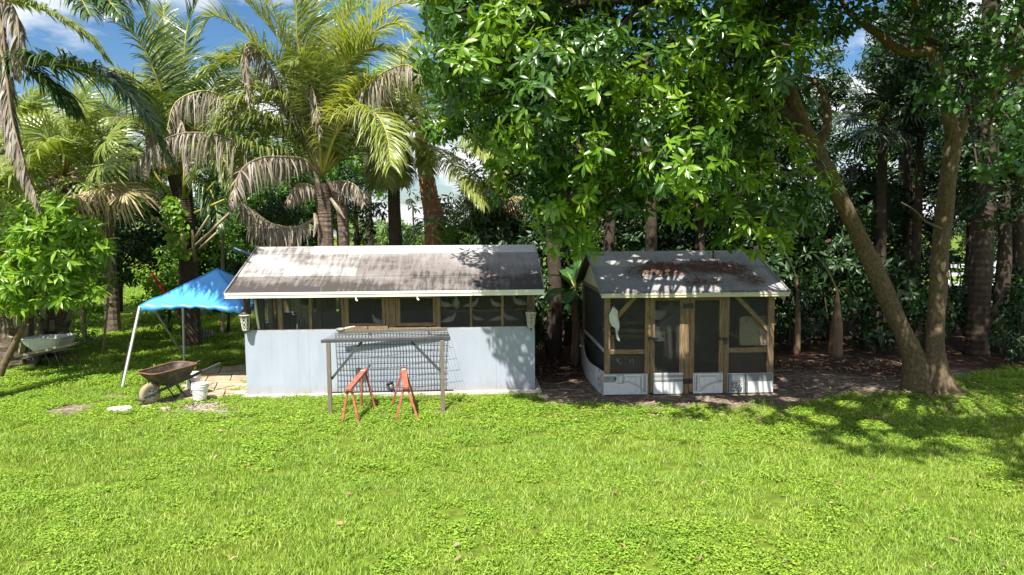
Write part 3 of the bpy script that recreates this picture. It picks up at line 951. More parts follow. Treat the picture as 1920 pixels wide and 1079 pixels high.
# ------------------------------------------------------------------ lanterns on the two front corners
def lantern(px, py, label):
    x, z = loc_xz(px, py, AV, -.13)
    yaw = AV.rotation_euler.z
    o = empty('wall_lantern', Vector(AV.location) + Matrix.Rotation(yaw, 3, 'Z') @ Vector((x, -.13, z)), yaw)
    tag(o, label, 'lantern', 'lanterns on the aviary corners')
    # body: six sided, narrower at the foot; z=0 at the widest rim
    g = MB()
    n = 6
    top, bot, h = .092, .058, .25
    P = lambda r, k, z: Vector((r * math.cos(2 * math.pi * k / n), r * math.sin(2 * math.pi * k / n), z))
    m = MB()
    for k in range(n):
        m.tube([P(top, k, 0), P(bot, k, -h)], .009, 5)
    m.build('cage_bar', M['lantern'], o)['kind'] = 'stuff'
    m = MB()
    for k in range(n):
        a0, a1, b0, b1 = P(top, k, 0), P(top, k + 1, 0), P(bot, k, -h), P(bot, k + 1, -h)
        q = lambda u, v: a0.lerp(a1, u).lerp(b0.lerp(b1, u), v)
        for sgn in (0, 1):
            ps = []
            for t in range(13):
                v = .04 + .92 * t / 12
                ps.append(q(.5 + (.36 if sgn else -.36) * math.cos(v * 9.4), v))
            m.tube(ps, .007, 4)
    m.build('scroll_work', M['lantern'], o)['kind'] = 'stuff'
    M_gl = M['frost']
    MB().lathe([(bot - .012, -h), (top - .014, 0)], 6).build('frosted_glass', M_gl, o)
    MB().lathe([(.085, .0), (.112, .006), (.112, .026), (.1, .034)], 12).build('rim', M['lantern'], o, smooth=True)
    MB().lathe([(.104, .034), (.085, .075), (.05, .11), (.045, .14), (.028, .16), (.022, .19), (.03, .2), (.012, .235), (.004, .25)], 12).build('cap', M['lantern_dark'], o, smooth=True)
    MB().lathe([(.06, -h - .03), (.064, -h - .012), (.06, -h)], 6).build('foot_rim', M['lantern'], o)
    MB().lathe([(.004, -h - .10), (.02, -h - .08), (.012, -h - .06), (.035, -h - .04), (.045, -h - .03)], 10).build('finial', M['lantern_dark'], o, smooth=True)
    ps = [Vector((0, .13, .10)), Vector((0, .10, .24)), Vector((0, .03, .33)), Vector((0, -.02, .30)), Vector((0, 0, .24))]
    MB().tube(spline(ps, 14), .012, 6).build('bracket_arm', M['lantern_dark'], o, smooth=True)
    MB().box(-.04, .04, .108, .125, .02, .26).build('wall_plate', M['lantern_dark'], o, bevel=.006)
    return o
M['frost'] = mat_plain('frosted_glass', (0.17, 0.17, 0.155), (0.12, 0.12, 0.11), 8, 0.35)
lantern(459.5, 593, 'weathered lantern on the blue aviary corner nearest the canopy')
lantern(995.5, 588, 'weathered lantern on the blue aviary corner beside the mesh hut')

# ------------------------------------------------------------------ pigeons behind the screen
def pigeon(x, y, z, rz, label, sc=1.0, stand=0, dark=False):
    yaw = AV.rotation_euler.z
    o = empty('pigeon', Vector(AV.location) + Matrix.Rotation(yaw, 3, 'Z') @ Vector((x, y, z)), yaw + rz)
    tag(o, label, 'pigeon', 'pigeons inside the blue aviary')
    if stand:
        sp = [(-.10, .02, .012, .03), (-.05, .06, .032, .045), (0, .13, .055, .06), (.015, .185, .05, .052), (.02, .235, .03, .03), (.022, .27, .02, .022), (.032, .297, .023, .025), (.05, .30, .015, .016), (.06, .297, .004, .004)]
    else:
        sp = [(-.20, .075, .006, .03), (-.14, .085, .014, .04), (-.08, .10, .042, .055), (-.01, .115, .062, .068), (.05, .13, .055, .058), (.085, .165, .036, .036), (.10, .20, .025, .026), (.112, .225, .025, .027), (.132, .228, .015, .016), (.145, .224, .004, .004)]
    n = 10
    m = MB()
    for i, (px_, pz, rh, rw) in enumerate(sp):
        a = sp[max(0, i - 1)]; b = sp[min(len(sp) - 1, i + 1)]
        t = Vector((b[0] - a[0], 0, b[1] - a[1])).normalized()
        nn = Vector((-t.z, 0, t.x))
        for k in range(n):
            an = 2 * math.pi * k / n
            m.v.append(tuple(Vector((px_, 0, pz)) + nn * rh * math.cos(an) + Vector((0, rw * math.sin(an), 0))))
    for i in range(len(sp) - 1):
        for k in range(n):
            k2 = (k + 1) % n
            m.f.append((i * n + k, i * n + k2, (i + 1) * n + k2, (i + 1) * n + k))
    m.f.append(tuple(range(n)))
    e = (len(sp) - 1) * n
    m.f.append(tuple(e + k for k in reversed(range(n))))
    body = m.build('body', M['bird_dark' if dark else 'bird'], o, smooth=True)
    hx, hz = (.064, .296) if stand else (.15, .222)
    MB().tube([(hx - .012, 0, hz), (hx + .012, 0, hz - .006)], [.007, .002], 6).build('beak', M['beak'], o)
    for s in (-1, 1):
        cz = .13 if stand else .118
        w = MB()
        if stand:
            pts = [(.03, s * .05, .2), (.0, s * .068, .15), (-.05, s * .06, .09), (-.10, s * .02, .03), (-.06, s * .055, .06), (.015, s * .066, .11)]
        else:
            pts = [(.05, s * .055, .145), (-.02, s * .072, .15), (-.12, s * .05, .115), (-.19, s * .02, .09), (-.1, s * .06, .085), (.03, s * .064, .095)]
        w.v = [tuple(p) for p in pts] + [tuple(Vector(p) + Vector((0, s * .008, 0))) for p in pts]
        k = len(pts)
        w.f = [tuple(range(k)), tuple(reversed(range(k, 2 * k)))] + [(i, (i + 1) % k, k + (i + 1) % k, k + i) for i in range(k)]
        w.build('wing', M['bird_dark' if dark else 'bird'], o)
        MB().tube([(.0, s * .022, .075), (.0, s * .022, .008), (.03, s * .022, .003)], .005, 5).build('leg', M['beak'], o)
    o.scale = (sc, sc, sc)
    return o
PGZ = 1.63
pigeon(ax(834), .24, PGZ, rad(200), 'pigeon facing away on the left end of the upper perch', .95)
pigeon(ax(855), .21, PGZ, rad(-95), 'upright pale pigeon standing tall on the upper perch', 1.0, 1)
pigeon(ax(886), .23, PGZ, rad(15), 'pigeon partly behind the thin screen post, facing the right lantern', .95)
pigeon(ax(931), .24, PGZ, rad(205), 'pigeon on the right end of the long upper perch', .9)
pigeon(ax(976), .29, 1.64, rad(170), 'pale pigeon on the short perch beside the right lantern', 1.1)
pigeon(ax(842, 610), .24, 1.315, rad(20), 'plump white pigeon on the sill below the upright one', 1.05)
pigeon(ax(704, 606), .26, 1.315, rad(150), 'lone white pigeon inside the left framed window', .95)
pigeon(ax(895, 608), .5, 1.315, rad(200), 'pigeon resting low in shade right of the thin screen post', .85)
pigeon(ax(934, 608), .4, 1.315, rad(10), 'pigeon low on the sill left of the last screen post', .9, 0)
pigeon(ax(957, 608), .45, 1.315, rad(190), 'pigeon low on the sill under the short perch', .95)
# feeder, bin and pot inside the left bay
def inside(name, x, y, z, label, cat):
    yaw = AV.rotation_euler.z
    return tag(empty(name, Vector(AV.location) + Matrix.Rotation(yaw, 3, 'Z') @ Vector((x, y, z)), yaw), label, cat)
f = inside('hanging_feeder', ax(566, 604, .5), .5, 1.33, 'small dark hanging feeder behind the left screen', 'feeder')
MB().lathe([(.06, .0), (.065, .02), (.06, .04), (.03, .045)], 12).build('tray', M['grey_metal'], f, smooth=True)
MB().tube([(-.055, 0, .03), (-.04, 0, .13), (0, 0, .16), (.04, 0, .13), (.055, 0, .03)], .006, 6).build('handle', M['black'], f, smooth=True)
MB().tube([(0, 0, .16), (0, 0, .62)], .003, 5).build('hook_wire', M['black'], f)
b = inside('feed_bin', ax(537, 610, .9), .9, .06, 'black feed bin behind the left screen, under the pale gap', 'bin')
MB().lathe([(.16, 0), (.21, 1.35), (.22, 1.36), (.22, 1.40), (.06, 1.46)], 16).build('drum', M['black'], b, smooth=True)
MB().tube([(-.2, 0, 1.41), (-.2, 0, 1.47), (.2, 0, 1.47), (.2, 0, 1.41)], .012, 6).build('handle', M['black'], b)
h = inside('hanging_pot', ax(572, 566, .7), .7, 1.72, 'dark green pot hanging under the roof by the cream panel', 'pot')
MB().lathe([(.05, 0), (.1, .04), (.12, .12), (.125, .2), (.1, .21)], 12).build('bowl', M['lf_pot'] if 'lf_pot' in M else mat_plain('dark_green_plastic', (.03, .07, .04), None, 5, .5), h, smooth=True)
MB().tube([(-.1, 0, .2), (0, 0, .38), (.1, 0, .2)], .004, 5).build('hanger', M['black'], h)

# ------------------------------------------------------------------ mesh hut
HT = empty('mesh_hut', (1.7843, 13.0628, 0), 0.0357)
tag(HT, 'timber and screen hut with leaf-littered grey roof and printed white skirting', 'hut')
HW, HD = 3.32, 3.1
def hx(px, py=620, yl=0.0):
    return loc_xz(px, py, HT, yl)[0]
def hz(px, py, yl=0.0):
    return loc_xz(px, py, HT, yl)[1]
HZ = 1.93
def hbox(p0, p1, z0, z1, y0=0.0, d=.09, mat='wood', name='post', parent=None):
    return MB().box(hx(p0), hx(p1), y0, y0 + d, z0, z1).build(name, M[mat], parent or HT, bevel=.004)
MB().box(0, .11, 0, .09, 0, HZ).build('corner_post', M['wood'], HT, bevel=.004)
MB().box(HW - .125, HW, 0, .09, 0, HZ).build('corner_post', M['wood'], HT, bevel=.004)
MB().box(0, .09, HD - .09, HD, 0, HZ).build('corner_post', M['wood'], HT, bevel=.004)
MB().box(HW - .09, HW, HD - .09, HD, 0, HZ).build('corner_post', M['wood'], HT, bevel=.004)
MB().box(0, HW, .002, .088, HZ, HZ + .09).build('top_plate', M['wood_h'], HT)
for x in (0, HW - .09):
    MB().box(x, x + .09, .09, HD, HZ, HZ + .09).build('top_plate', M['wood'], HT)
MB().box(.09, HW - .09, HD - .09, HD, HZ, HZ + .09).build('top_plate', M['wood_h'], HT)
hbox(1209.5, 1218.5, 0, HZ); hbox(1284.5, 1292.8, 0, HZ, d=.085, name='centre_post'); hbox(1358.6, 1367.5, 0, HZ)
zr0, zr1 = hz(1170, 665), hz(1170, 656.5)
zr2, zr3 = hz(1400, 662), hz(1400, 652.5)
MB().box(.112, hx(1209.3), .015, .085, zr0, zr1).build('rail', M['wood_h'], HT, bevel=.004)
MB().box(hx(1367.7), HW - .127, .015, .085, zr2, zr3).build('rail', M['wood_h'], HT, bevel=.004)
MB().beam((hx(1134, 622), .05, hz(1134, 622)), (hx(1192, 557), .05, HZ - .01), .05, .085, (0, 0, 1)).build('brace', M['wood_h'], HT, bevel=.004)
MB().beam((hx(1443, 620), .05, hz(1443, 620)), (hx(1381, 557), .05, HZ - .01), .05, .085, (0, 0, 1)).build('brace', M['wood_h'], HT, bevel=.004)
def hdoor(p0, p1, p2, p3, latch_px):
    d = MB().box(hx(p0), hx(p1), -.006, .04, .03, HZ - .02).build('door', M['wood'], HT, bevel=.004)
    MB().box(hx(p2), hx(p3), -.006, .04, .03, HZ - .02).build('stile', M['wood'], d, bevel=.004)
    MB().box(hx(p1) + .002, hx(p2) - .002, -.004, .038, HZ - .09, HZ - .02).build('top_rail', M['wood_h'], d, bevel=.004)
    MB().box(hx(p1) + .002, hx(p2) - .002, -.004, .038, .03, .42).build('kick_board', M['wood_dark'], d)
    MB().box(hx(p1) + .002, hx(p2) - .002, .018, .02, .42, HZ - .09).build('screen', M['screen'], d)
    x, z = hx(latch_px, 635), hz(latch_px, 635)
    m = MB().beam((x - .09, -.02, z), (x + .09, -.02, z), .022, .028)
    m.box(x - .1, x - .07, -.035, -.006, z - .035, z + .035)
    m.box(x + .0, x + .04, -.038, -.006, z - .05, z + .02)
    m.tube([(x + .05, -.03, z - .02), (x + .07, -.035, z - .07), (x + .03, -.035, z - .11), (x + .01, -.03, z - .06)], .009, 6)
    m.build('latch', M['black'], d)
    return d
hdoor(1219, 1228, 1274.5, 1284, 1225)
hdoor(1293.4, 1302, 1348.5, 1358, 1356)
for z in (hz(1290, 574), hz(1290, 715)):
    MB().box(hx(1280), hx(1299.5), -.014, -.0065, z - .05, z + .05).build('hinge_plate', M['black'], HT, bevel=.004)
MB().box(.112, hx(1209.3), .05, .052, zr1, HZ).build('screen', M['screen'], HT)
MB().box(.112, hx(1209.3), .05, .052, .35, zr0).build('screen', M['screen'], HT)
MB().box(hx(1367.7), HW - .127, .05, .052, zr3, HZ).build('screen', M['screen'], HT)
MB().box(hx(1367.7), HW - .127, .05, .052, .35, zr2).build('screen', M['screen'], HT)
for a, b in ((.112, hx(1209.3)), (hx(1367.7), HW - .127)):
    MB().box(a, b, .062, .08, .05, zr0 - .02).build('dark_board', M['wood_dark'], HT)
for x in (.04, HW - .06):
    sc_ = MB().box(x, x + .003, .09, HD - .09, .2, HZ).build('side_screen', M['screen_side'], HT)
for x in (.02, HW - .07):
    MB().box(x, x + .05, .09, HD - .09, .80, .86).build('side_rail', M['pale_metal'], HT)
MB().box(.09, HW - .09, HD - .05, HD - .047, .3, HZ).build('back_screen', M['screen_side'], HT)
MB().box(.09, HW - .09, HD - .04, HD - .02, 0, .9).build('back_board', M['wood_dark'], HT)
# scratched marks on the dark lower screen, as in the photo a K and an open A
def mark(strokes, px, py, s):
    m = MB()
    x0, z0 = hx(px, py), hz(px, py)
    for (a, b, c, d) in strokes:
        m.beam((x0 + a * s, .047, z0 - b * s), (x0 + c * s, .047, z0 - d * s), .004, .008)
    return m
mk = mark([(0, 0, .15, .75), (.12, .65, .6, .05), (.2, .55, .72, 1.1), (.72, 1.1, 1.05, 1.05)], 1157, 673, .1)
k2 = mark([(0, .9, .12, .1), (.55, .0, .75, 1.05), (.25, .35, .3, .3)], 1182, 674, .1)
mk.v, base = mk.v, len(mk.v)
mk.add(k2.v, k2.f)
mk.build('scratched_letters', M['print_grey'], HT)['kind'] = 'stuff'
# printed skirting panels with engraved arches and mouldings in raised ink
def panel(p0, p1, py0, py1, draw):
    x0, x1 = hx(p0, 720), hx(p1, 720)
    z1, z0 = hz((p0 + p1) / 2, py0), hz((p0 + p1) / 2, py1)
    o = MB().box(x0, x1, -.022, -.0085, max(z0, .012), z1).build('skirting_panel', M['print_white'], HT)
    w, h = x1 - x0, z1 - max(z0, .012)
    zb = max(z0, .012)
    ink, gry = MB(), MB()
    def L(u0, v0, u1, v1, t=.008, g=False):
        (gry if g else ink).beam((x0 + u0 * w, -.0235, zb + v0 * h), (x0 + u1 * w, -.0235, zb + v1 * h), .003, t, (0, 0, 1) if abs(u1 - u0) * w > abs(v1 - v0) * h * .2 else (1, 0, 0))
    def B(u0, v0, u1, v1, g=True):
        (gry if g else ink).box(x0 + u0 * w, x0 + u1 * w, -.0245 if g else -.0262, -.0222, zb + v0 * h, zb + v1 * h)
    draw(L, B)
    if ink.v:
        ink.build('engraved_print', M['print_ink'], o)['kind'] = 'stuff'
    if gry.v:
        gry.build('grey_print', M['print_grey'], o)['kind'] = 'stuff'
def arch(L, cx, cy, rx_, ry_, a0, a1, n=12, t=.007):
    ps = [(cx + rx_ * math.cos(rad(a0 + (a1 - a0) * i / n)), cy + ry_ * math.sin(rad(a0 + (a1 - a0) * i / n))) for i in range(n + 1)]
    for i in range(n):
        L(*ps[i], *ps[i + 1], t)
def draw1(L, B):
    B(.0, .62, .27, .88)
    for v in (.60, .66, .72, .80, .86, .90):
        L(0, v, .27, v, .005)
    B(.24, .68, .29, .86, False)
    for u in (.31, .35, .42, .45): L(u, .55, u, .95, .006)
    L(.30, .95, .46, .95); L(.30, .55, .46, .55)
    for u in (.86, .91, .96): L(u, .08, u, .95, .006)
    B(.925, .1, .95, .93)
    L(.47, .86, .84, .86, .006); L(.84, .86, .84, .3, .006); L(.47, .86, .47, .68, .006)
    arch(L, .42, .0, .46, .60, 90, 8); arch(L, .42, .0, .50, .66, 90, 14)
    L(0, .98, 1, .98, .006)
    for i in range(14):
        B(.5 + R.random() * .3, .66 + R.random() * .16, .51 + R.random() * .005 + .3 * 0 + .02 * R.random() + .01, 0.84, True) if False else None
    R_ = random.Random(3)
    for i in range(26):
        u, v = R_.uniform(.5, .83), R_.uniform(.64, .84)
        L(u, v, u + .012, v + .01, .005, True)
    for i in range(16):
        u, v = R_.uniform(.02, .85), R_.uniform(.04, .2)
        L(u, v, u + .01, v + .015, .005, True)
def draw2(L, B):
    B(0, .60, 1, .70); B(0, .80, 1, .9)
    for v in (.585, .62, .665, .70, .76, .80, .85, .90, .95): L(0, v, 1, v, .005)
def draw3(L, B):
    for u in (.04, .09, .14): L(u, .1, u, .93, .005)
    B(.10, .12, .135, .9)
    L(.2, .86, .8, .86, .006); L(.2, .86, .2, .28, .006); L(.8, .86, .8, .62, .006)
    L(.24, .82, .76, .82, .005)
    L(.0, .98, 1, .98, .006)
    for u in (.87, .92, .97): L(u, .55, u, .93, .006)
    arch(L, 1.0, -.25, .88, .86, 90, 158); arch(L, 1.0, -.25, .82, .8, 90, 156)
    L(.2, .28, .3, .42, .006)
    L(.7, .28, .72, .3, .012)
def draw4(L, B):
    R_ = random.Random(9)
    for u in (.01, .035, .07, .09, .35, .375, .41): L(u, .02, u, .98, .009)
    B(.045, .02, .065, .98); B(.355, .02, .4, .98)
    L(.1, .55, .34, .55, .01); L(.1, .62, .34, .62, .006); L(.1, .92, .35, .92, .008)
    for i in range(90):
        u, v = R_.uniform(.1, .32), R_.uniform(.03, .5)
        a = R_.uniform(0, 6.28); l = R_.uniform(.02, .055)
        L(u, v, u + l * math.cos(a) * .6, v + l * math.sin(a) * 2, R_.choice((.007, .011, .014)))
    for i in range(24):
        v = i / 24
        L(.015, v, .03, v + .02, .012); L(.385, v, .405, v + .03, .012)
    for i in range(20):
        u, v = R_.uniform(.12, .33), R_.uniform(.65, .9)
        L(u, v, u + .012, v + .02, .006, True)
    B(.46, .62, .99, .94)
    for v in (.60, .655, .70, .75, .80, .86, .91, .95): L(.45, v, .99, v, .008)
    L(.44, .98, 1, .98, .005); L(.44, .0, .44, .98, .012)
panel(1131.5, 1213.5, 701, 740.5, draw1)
panel(1225, 1279.5, 699.5, 739, draw2)
panel(1299, 1354.5, 699, 738.5, draw3)
panel(1363.5, 1448.5, 699.5, 738.5, draw4)
# left skirt: a white corrugated sheet that dips towards the back, printed at its front end
m = MB()
n = 24
for k in range(n + 1):
    t = k / n
    y = -.0 + t * (HD + .0)
    bow = -.10 * math.sin(math.pi * min(1, t * 1.05)) - .02
    top = .46 + .06 * t + .13 * (1 - math.cos(t * math.pi)) * .5 + .02 * math.sin(t * 9) - .10 * math.sin(math.pi * t)
    for (dx, z) in ((bow, -.01), (bow, top), (bow + .012, top), (bow + .012, -.01)):
        m.v.append((dx, y, z))
for k in range(n):
    for q in range(4):
        m.f.append((k * 4 + q, k * 4 + (q + 1) % 4, (k + 1) * 4 + (q + 1) % 4, (k + 1) * 4 + q))
m.f += [(3, 2, 1, 0), (n * 4, n * 4 + 1, n * 4 + 2, n * 4 + 3)]
sk = m.build('side_skirt', M['print_white'], HT, smooth=False)
m = MB()
R_ = random.Random(4)
for i in range(46):
    y, z = R_.uniform(.03, .42), R_.uniform(.04, .44)
    xx = -.10 * math.sin(math.pi * y / HD * 1.05) - .0235
    m.beam((xx, y, z), (xx, y + R_.uniform(-.05, .05), z + R_.uniform(-.05, .06)), .004, R_.choice((.008, .013)), (0, 1, 0))
m.build('engraved_print', M['print_ink'], sk)['kind'] = 'stuff'
# roof of the hut
HE, HR, HO, HRD, HSL, HSR = 1.985, 2.7235, .3074, 1.5468, .1173, .141
hs = math.atan2(HR - HE, HRD + HO); hl = math.hypot(HR - HE, HRD + HO)
hr = roof_plane(HT, -HSL, HW + HSR, -HO, HE, HRD, HR, .035, 'wood', 'roof')
hb = MB().box(-HSL, HW + HSR, 0, hl, -.035, 0).build('roof', M['wood_dark'], HT)
hb.location = (0, HRD, HR); hb.rotation_euler = (-hs, 0, 0)
def hsheet(x0, x1, s0, s1, lift, par=hr):
    o = MB().box(x0, x1, s0, s1, -.01, 0).build('roof_sheet', M['roof_hut'], par)
    o.location = (0, 0, lift)
for i, (a, b) in enumerate(((-HSL, 1.2), (1.204, 2.42), (2.424, HW + HSR))):
    hsheet(a, b, -.02, hl * .62, .012 + .001 * (i % 2))
    hsheet(a, b, hl * .62 - .05, hl + .004, .023 + .001 * (i % 2))
    hsheet(a, b, 0, hl, .013 + .001 * (i % 2), hb)
MB().box(-HSL, HW + HSR, -HO - .02, -HO - .001, HE - .055, HE + .004).build('fascia', M['cream'], HT)
MB().box(-HSL - .004, HW + HSR + .004, -HO - .03, -HO - .0205, HE - .012, HE + .028).build('drip_edge', M['lantern'], HT)
for x, sx in ((-HSL, -1), (HW + HSR, 1)):
    mm = MB().beam((x + sx * .011, -HO - .02, HE + .01), (x + sx * .011, HRD, HR + .014), .02, .055)
    mm.beam((x + sx * .011, HRD, HR + .014), (x + sx * .011, 2 * HRD + HO, HE + .01), .02, .055)
    mm.build('rake_trim', M['grey_metal'], HT)
for x in (.005, HW - .025):
    MB().add([(x, -.0, HZ + .02), (x, HD, HZ + .02), (x, HRD, HR - .06), (x + .02, 0, HZ + .02), (x + .02, HD, HZ + .02), (x + .02, HRD, HR - .06)],
             [(0, 1, 2), (5, 4, 3), (0, 3, 4, 1), (1, 4, 5, 2), (2, 5, 3, 0)]).build('gable', M['cream'], HT)
# dry needles and leaves lying on the hut roof
def strips_mesh(name, items):
    """thin bent strips: (p, dir, side, len, w, bend)"""
    Vv, Ff = [], []
    for (p, d, s, l, w, b) in items:
        n = d.cross(s)
        k = len(Vv)
        for t in (0, .5, 1):
            q = p + d * l * t + s * b * math.sin(t * 3.1) + n * .01 * math.sin(t * 3)
            Vv += [q - s * w * (1 - .6 * t), q + s * w * (1 - .6 * t)]
        Ff += [(k, k + 1, k + 3, k + 2), (k + 2, k + 3, k + 5, k + 4)]
    me = bpy.data.meshes.new(name)
    me.from_pydata([tuple(v) for v in Vv], [], Ff)
    return me
R_ = random.Random(21)
it = []
for (cx, cs, rx_, rs_, k) in ((1.25, 1.05, .5, .32, 420), (2.35, 1.15, .55, .30, 380), (2.75, 1.0, .35, .3, 160), (1.7, 1.1, .9, .38, 320), (2.0, .45, .6, .2, 110), (.75, .9, .3, .3, 70), (2.9, .5, .3, .3, 90)):
    for i in range(k):
        a = R_.uniform(0, 6.28); rr = math.sqrt(R_.random()) * R_.uniform(.5, 1.1)
        p = Vector((cx + rx_ * rr * math.cos(a), cs + rs_ * rr * math.sin(a), .034 + R_.random() * .025))
        an = R_.uniform(0, 6.28)
        d = Vector((math.cos(an), math.sin(an), R_.uniform(-.1, .15))).normalized()
        s = Vector((-math.sin(an), math.cos(an), 0))
        if p.y < hl - .1:
            if R_.random() < .72:
                it.append((p, d, s, R_.uniform(.12, .34), .0045, R_.uniform(-.06, .06)))
            else:
                it.append((p, d, s, R_.uniform(.06, .14), R_.uniform(.012, .026), 0))
# moss and crumbs along the eave
for i in range(240):
    p = Vector((R_.uniform(-.1, HW + .1), R_.uniform(0.0, .10) ** 1.0, .025))
    an = R_.uniform(0, 6.28)
    it.append((p, Vector((math.cos(an), math.sin(an), .1)), Vector((-math.sin(an), math.cos(an), 0)), R_.uniform(.02, .06), .008, 0))
tag(link_mesh('roof_litter', strips_mesh('roof_litter', it), M['needle']), kind='stuff')
bpy.data.objects['roof_litter'].matrix_world = Matrix.Translation(HT.location) @ Matrix.Rotation(HT.rotation_euler.z, 4, 'Z') @ Matrix.Translation(hr.location) @ Matrix.Rotation(hs, 4, 'X')

# things inside and on the hut
def in_hut(name, x, y, z, label, cat, group=None):
    yaw = HT.rotation_euler.z
    return tag(empty(name, Vector(HT.location) + Matrix.Rotation(yaw, 3, 'Z') @ Vector((x, y, z)), yaw), label, cat, group)
c = in_hut('hanging_cloth', hx(1150, 590, -.03), -.03, hz(1150, 576, -.03), 'white rag hanging in front of the left mesh panel', 'rag')
m = MB()
cols = [(0, .0, .02), (.06, .02, .06), (.16, -.005, .085), (.28, .02, .095), (.37, .045, .08), (.42, .075, .035), (.47, .07, .02), (.56, .075, .018), (.63, .10, .03), (.66, .11, .022)]
for (dz, cx, hw) in cols:
    for k in range(7):
        u = k / 6 * 2 - 1
        m.v.append((cx + u * hw, -.02 * math.cos(u * 7 + dz * 8) - .012, -dz + .012 * math.sin(u * 5)))
for i in range(len(cols) - 1):
    for k in range(6):
        m.f.append((i * 7 + k, i * 7 + k + 1, (i + 1) * 7 + k + 1, (i + 1) * 7 + k))
co = m.build('rag', M['cloth'], c, smooth=True)
sm = co.modifiers.new('thick', 'SOLIDIFY'); sm.thickness = .006
MB().tube([(0, .04, .03), (0, -.012, .02), (0, -.02, -.02)], .005, 5).build('hook', M['black'], c)

pb = in_hut('perforated_board', hx(1387, 623, .16), .16, zr3 + .02, 'cream perforated board with rounded corners behind the right mesh panel', 'board')
bw, bh, rr = hx(1446, 623, .16) - hx(1387, 623, .16), hz(1400, 594, .16) - zr3 - .02, .06
poly = []
for (cx, cz, a0) in ((bw - rr, bh - rr, 0), (rr, bh - rr, 90), (rr, rr, 180), (bw - rr, rr, 270)):
    for i in range(5):
        a = rad(a0 + 90 * i / 4)
        poly.append((cx + rr * math.cos(a), cz + rr * math.sin(a)))
MX = Matrix(((1, 0, 0), (0, 0, 1), (0, 1, 0))).to_4x4()
MB().prism(poly, 0, .03, MX).build('board', M['ply'], pb)
m = MB()
R_ = random.Random(5)
for i in range(9):
    for j in range(9):
        x, z = (i + .5 + (j % 2) * .4) / 9.4 * bw, (j + .5) / 9 * bh
        if .03 < x < bw - .03:
            r_ = .006 if R_.random() > .04 else .015
            m.lathe([(r_, 0), (r_, .002)], 6, (x, -.0015, z), Matrix.Rotation(math.pi / 2, 3, 'X'))
m.build('hole', M['print_ink'], pb)['kind'] = 'stuff'

def crate_open(o, w, d, h, mat):
    m = MB()
    m.box(0, w, 0, d, 0, .015); m.box(0, w, d - .015, d, .016, h); m.box(0, .015, 0, d - .016, .016, h); m.box(w - .015, w, 0, d - .016, .016, h)
    return m
nb = in_hut('nest_box', hx(1229, 640, .5), .5, hz(1229, 641, .5), 'lower white nest box behind the left hut door', 'nest box', 'white nest boxes in the hut')
w_ = hx(1247, 640, .5) - hx(1224, 640, .5)
MB().box(-.05, w_ - .05, 0, .25, 0, .2).build('box', M['white'], nb, bevel=.006)
MB().lathe([(.022, 0), (.022, .004)], 10, (w_ - .09, -.004, .11), Matrix.Rotation(math.pi / 2, 3, 'X')).build('hole', M['print_ink'], nb)
MB().box(-.06, w_ - .04, -.012, .26, .203, .215).build('lid', M['cream'], nb)
nb2 = in_hut('nest_box', hx(1229, 600, .55), .55, hz(1229, 600, .55), 'upper white nest box behind the left hut door', 'nest box', 'white nest boxes in the hut')
MB().box(-.05, w_ - .04, 0, .25, 0, .17).build('box', M['white'], nb2, bevel=.006)
MB().box(-.06, w_ - .03, -.012, .26, .173, .185).build('lid', M['cream'], nb2)
lp = in_hut('loose_board', hx(1231, 613, .42), .42, hz(1231, 613, .42), 'dark board propped diagonally between the nest boxes in the hut', 'board')
dx_, dz_ = hx(1259, 586, .42) - hx(1231, 613, .42), hz(1259, 586, .42) - hz(1231, 613, .42)
MB().beam((0, 0, 0), (dx_, .0, dz_), .3, .02, (-dz_, 0, dx_)).build('plank', M['grey_metal'], lp)
pnl = in_hut('pale_sheet', hx(1229, 700, 1.6), 1.6, 1.0, 'pale translucent sheet standing deep inside the left hut door', 'sheet')
MB().box(.1, .85, 0, .012, 0, .55).build('sheet', M['print_grey'], pnl)
MB().box(.08, .87, .013, .04, -.04, .0).build('batten', M['wood_h'], pnl)
for (a, b, py, yl) in ((1136, 1209, 606, 1.2), (1136, 1209, 620, .9), (1136, 1209, 632, .7)):
    z = hz(1170, py, yl)
    MB().box(.1, hx(b, py, yl) + .1, yl, yl + .04, z - .035, z + .03).build('perch_rail', M['wood_h'], HT)

# ------------------------------------------------------------------ wire rack in front of the aviary
gl, gr_ = on_ground(619.5, 776), on_ground(831, 768.5)
RK = empty('wire_rack', gl, math.atan2(gr_.y - gl.y, gr_.x - gl.x))
tag(RK, 'wire-topped rack on two grey posts before the blue aviary', 'rack')
rkyaw = RK.rotation_euler.z
rw = (gr_ - gl).length
depth = 1.165
zf = loc_xz(700, 638, RK)[1]
xL, xR = loc_xz(602, 638, RK)[0], loc_xz(843.5, 636, RK)[0]
bl, br = loc_xz(634, 621, RK, depth)[0], loc_xz(838.5, 619, RK, depth)[0]
zb = loc_xz(740, 620, RK, depth)[1]
MB().box(-.035, .035, -.035, .035, -.05, zf - .03).build('post', M['post_grey'], RK, bevel=.006)
MB().box(rw - .035, rw + .035, -.035, .035, -.05, zf - .03).build('post', M['post_grey'], RK, bevel=.006)
M['bar_dark'] = mat_plain('dark_grey_bar', (0.075, 0.075, 0.077), (0.045, 0.045, 0.047), 8, 0.6)
MB().beam((xL, 0, zf), (xR, 0, zf + .01), .055, .055).build('front_bar', M['bar_dark'], RK, bevel=.005)
MB().beam((bl, depth, zb), (br, depth, zb + .005), .05, .06).build('back_bar', M['post_grey'], RK, bevel=.005)
a0, a1 = loc_xz(621, 712, RK), loc_xz(678, 642, RK)
b0, b1 = loc_xz(833, 704, RK), loc_xz(771, 642, RK)
MB().beam((a0[0], .045, a0[1]), (a1[0], .045, a1[1]), .03, .045).build('brace', M['bar_dark'], RK)
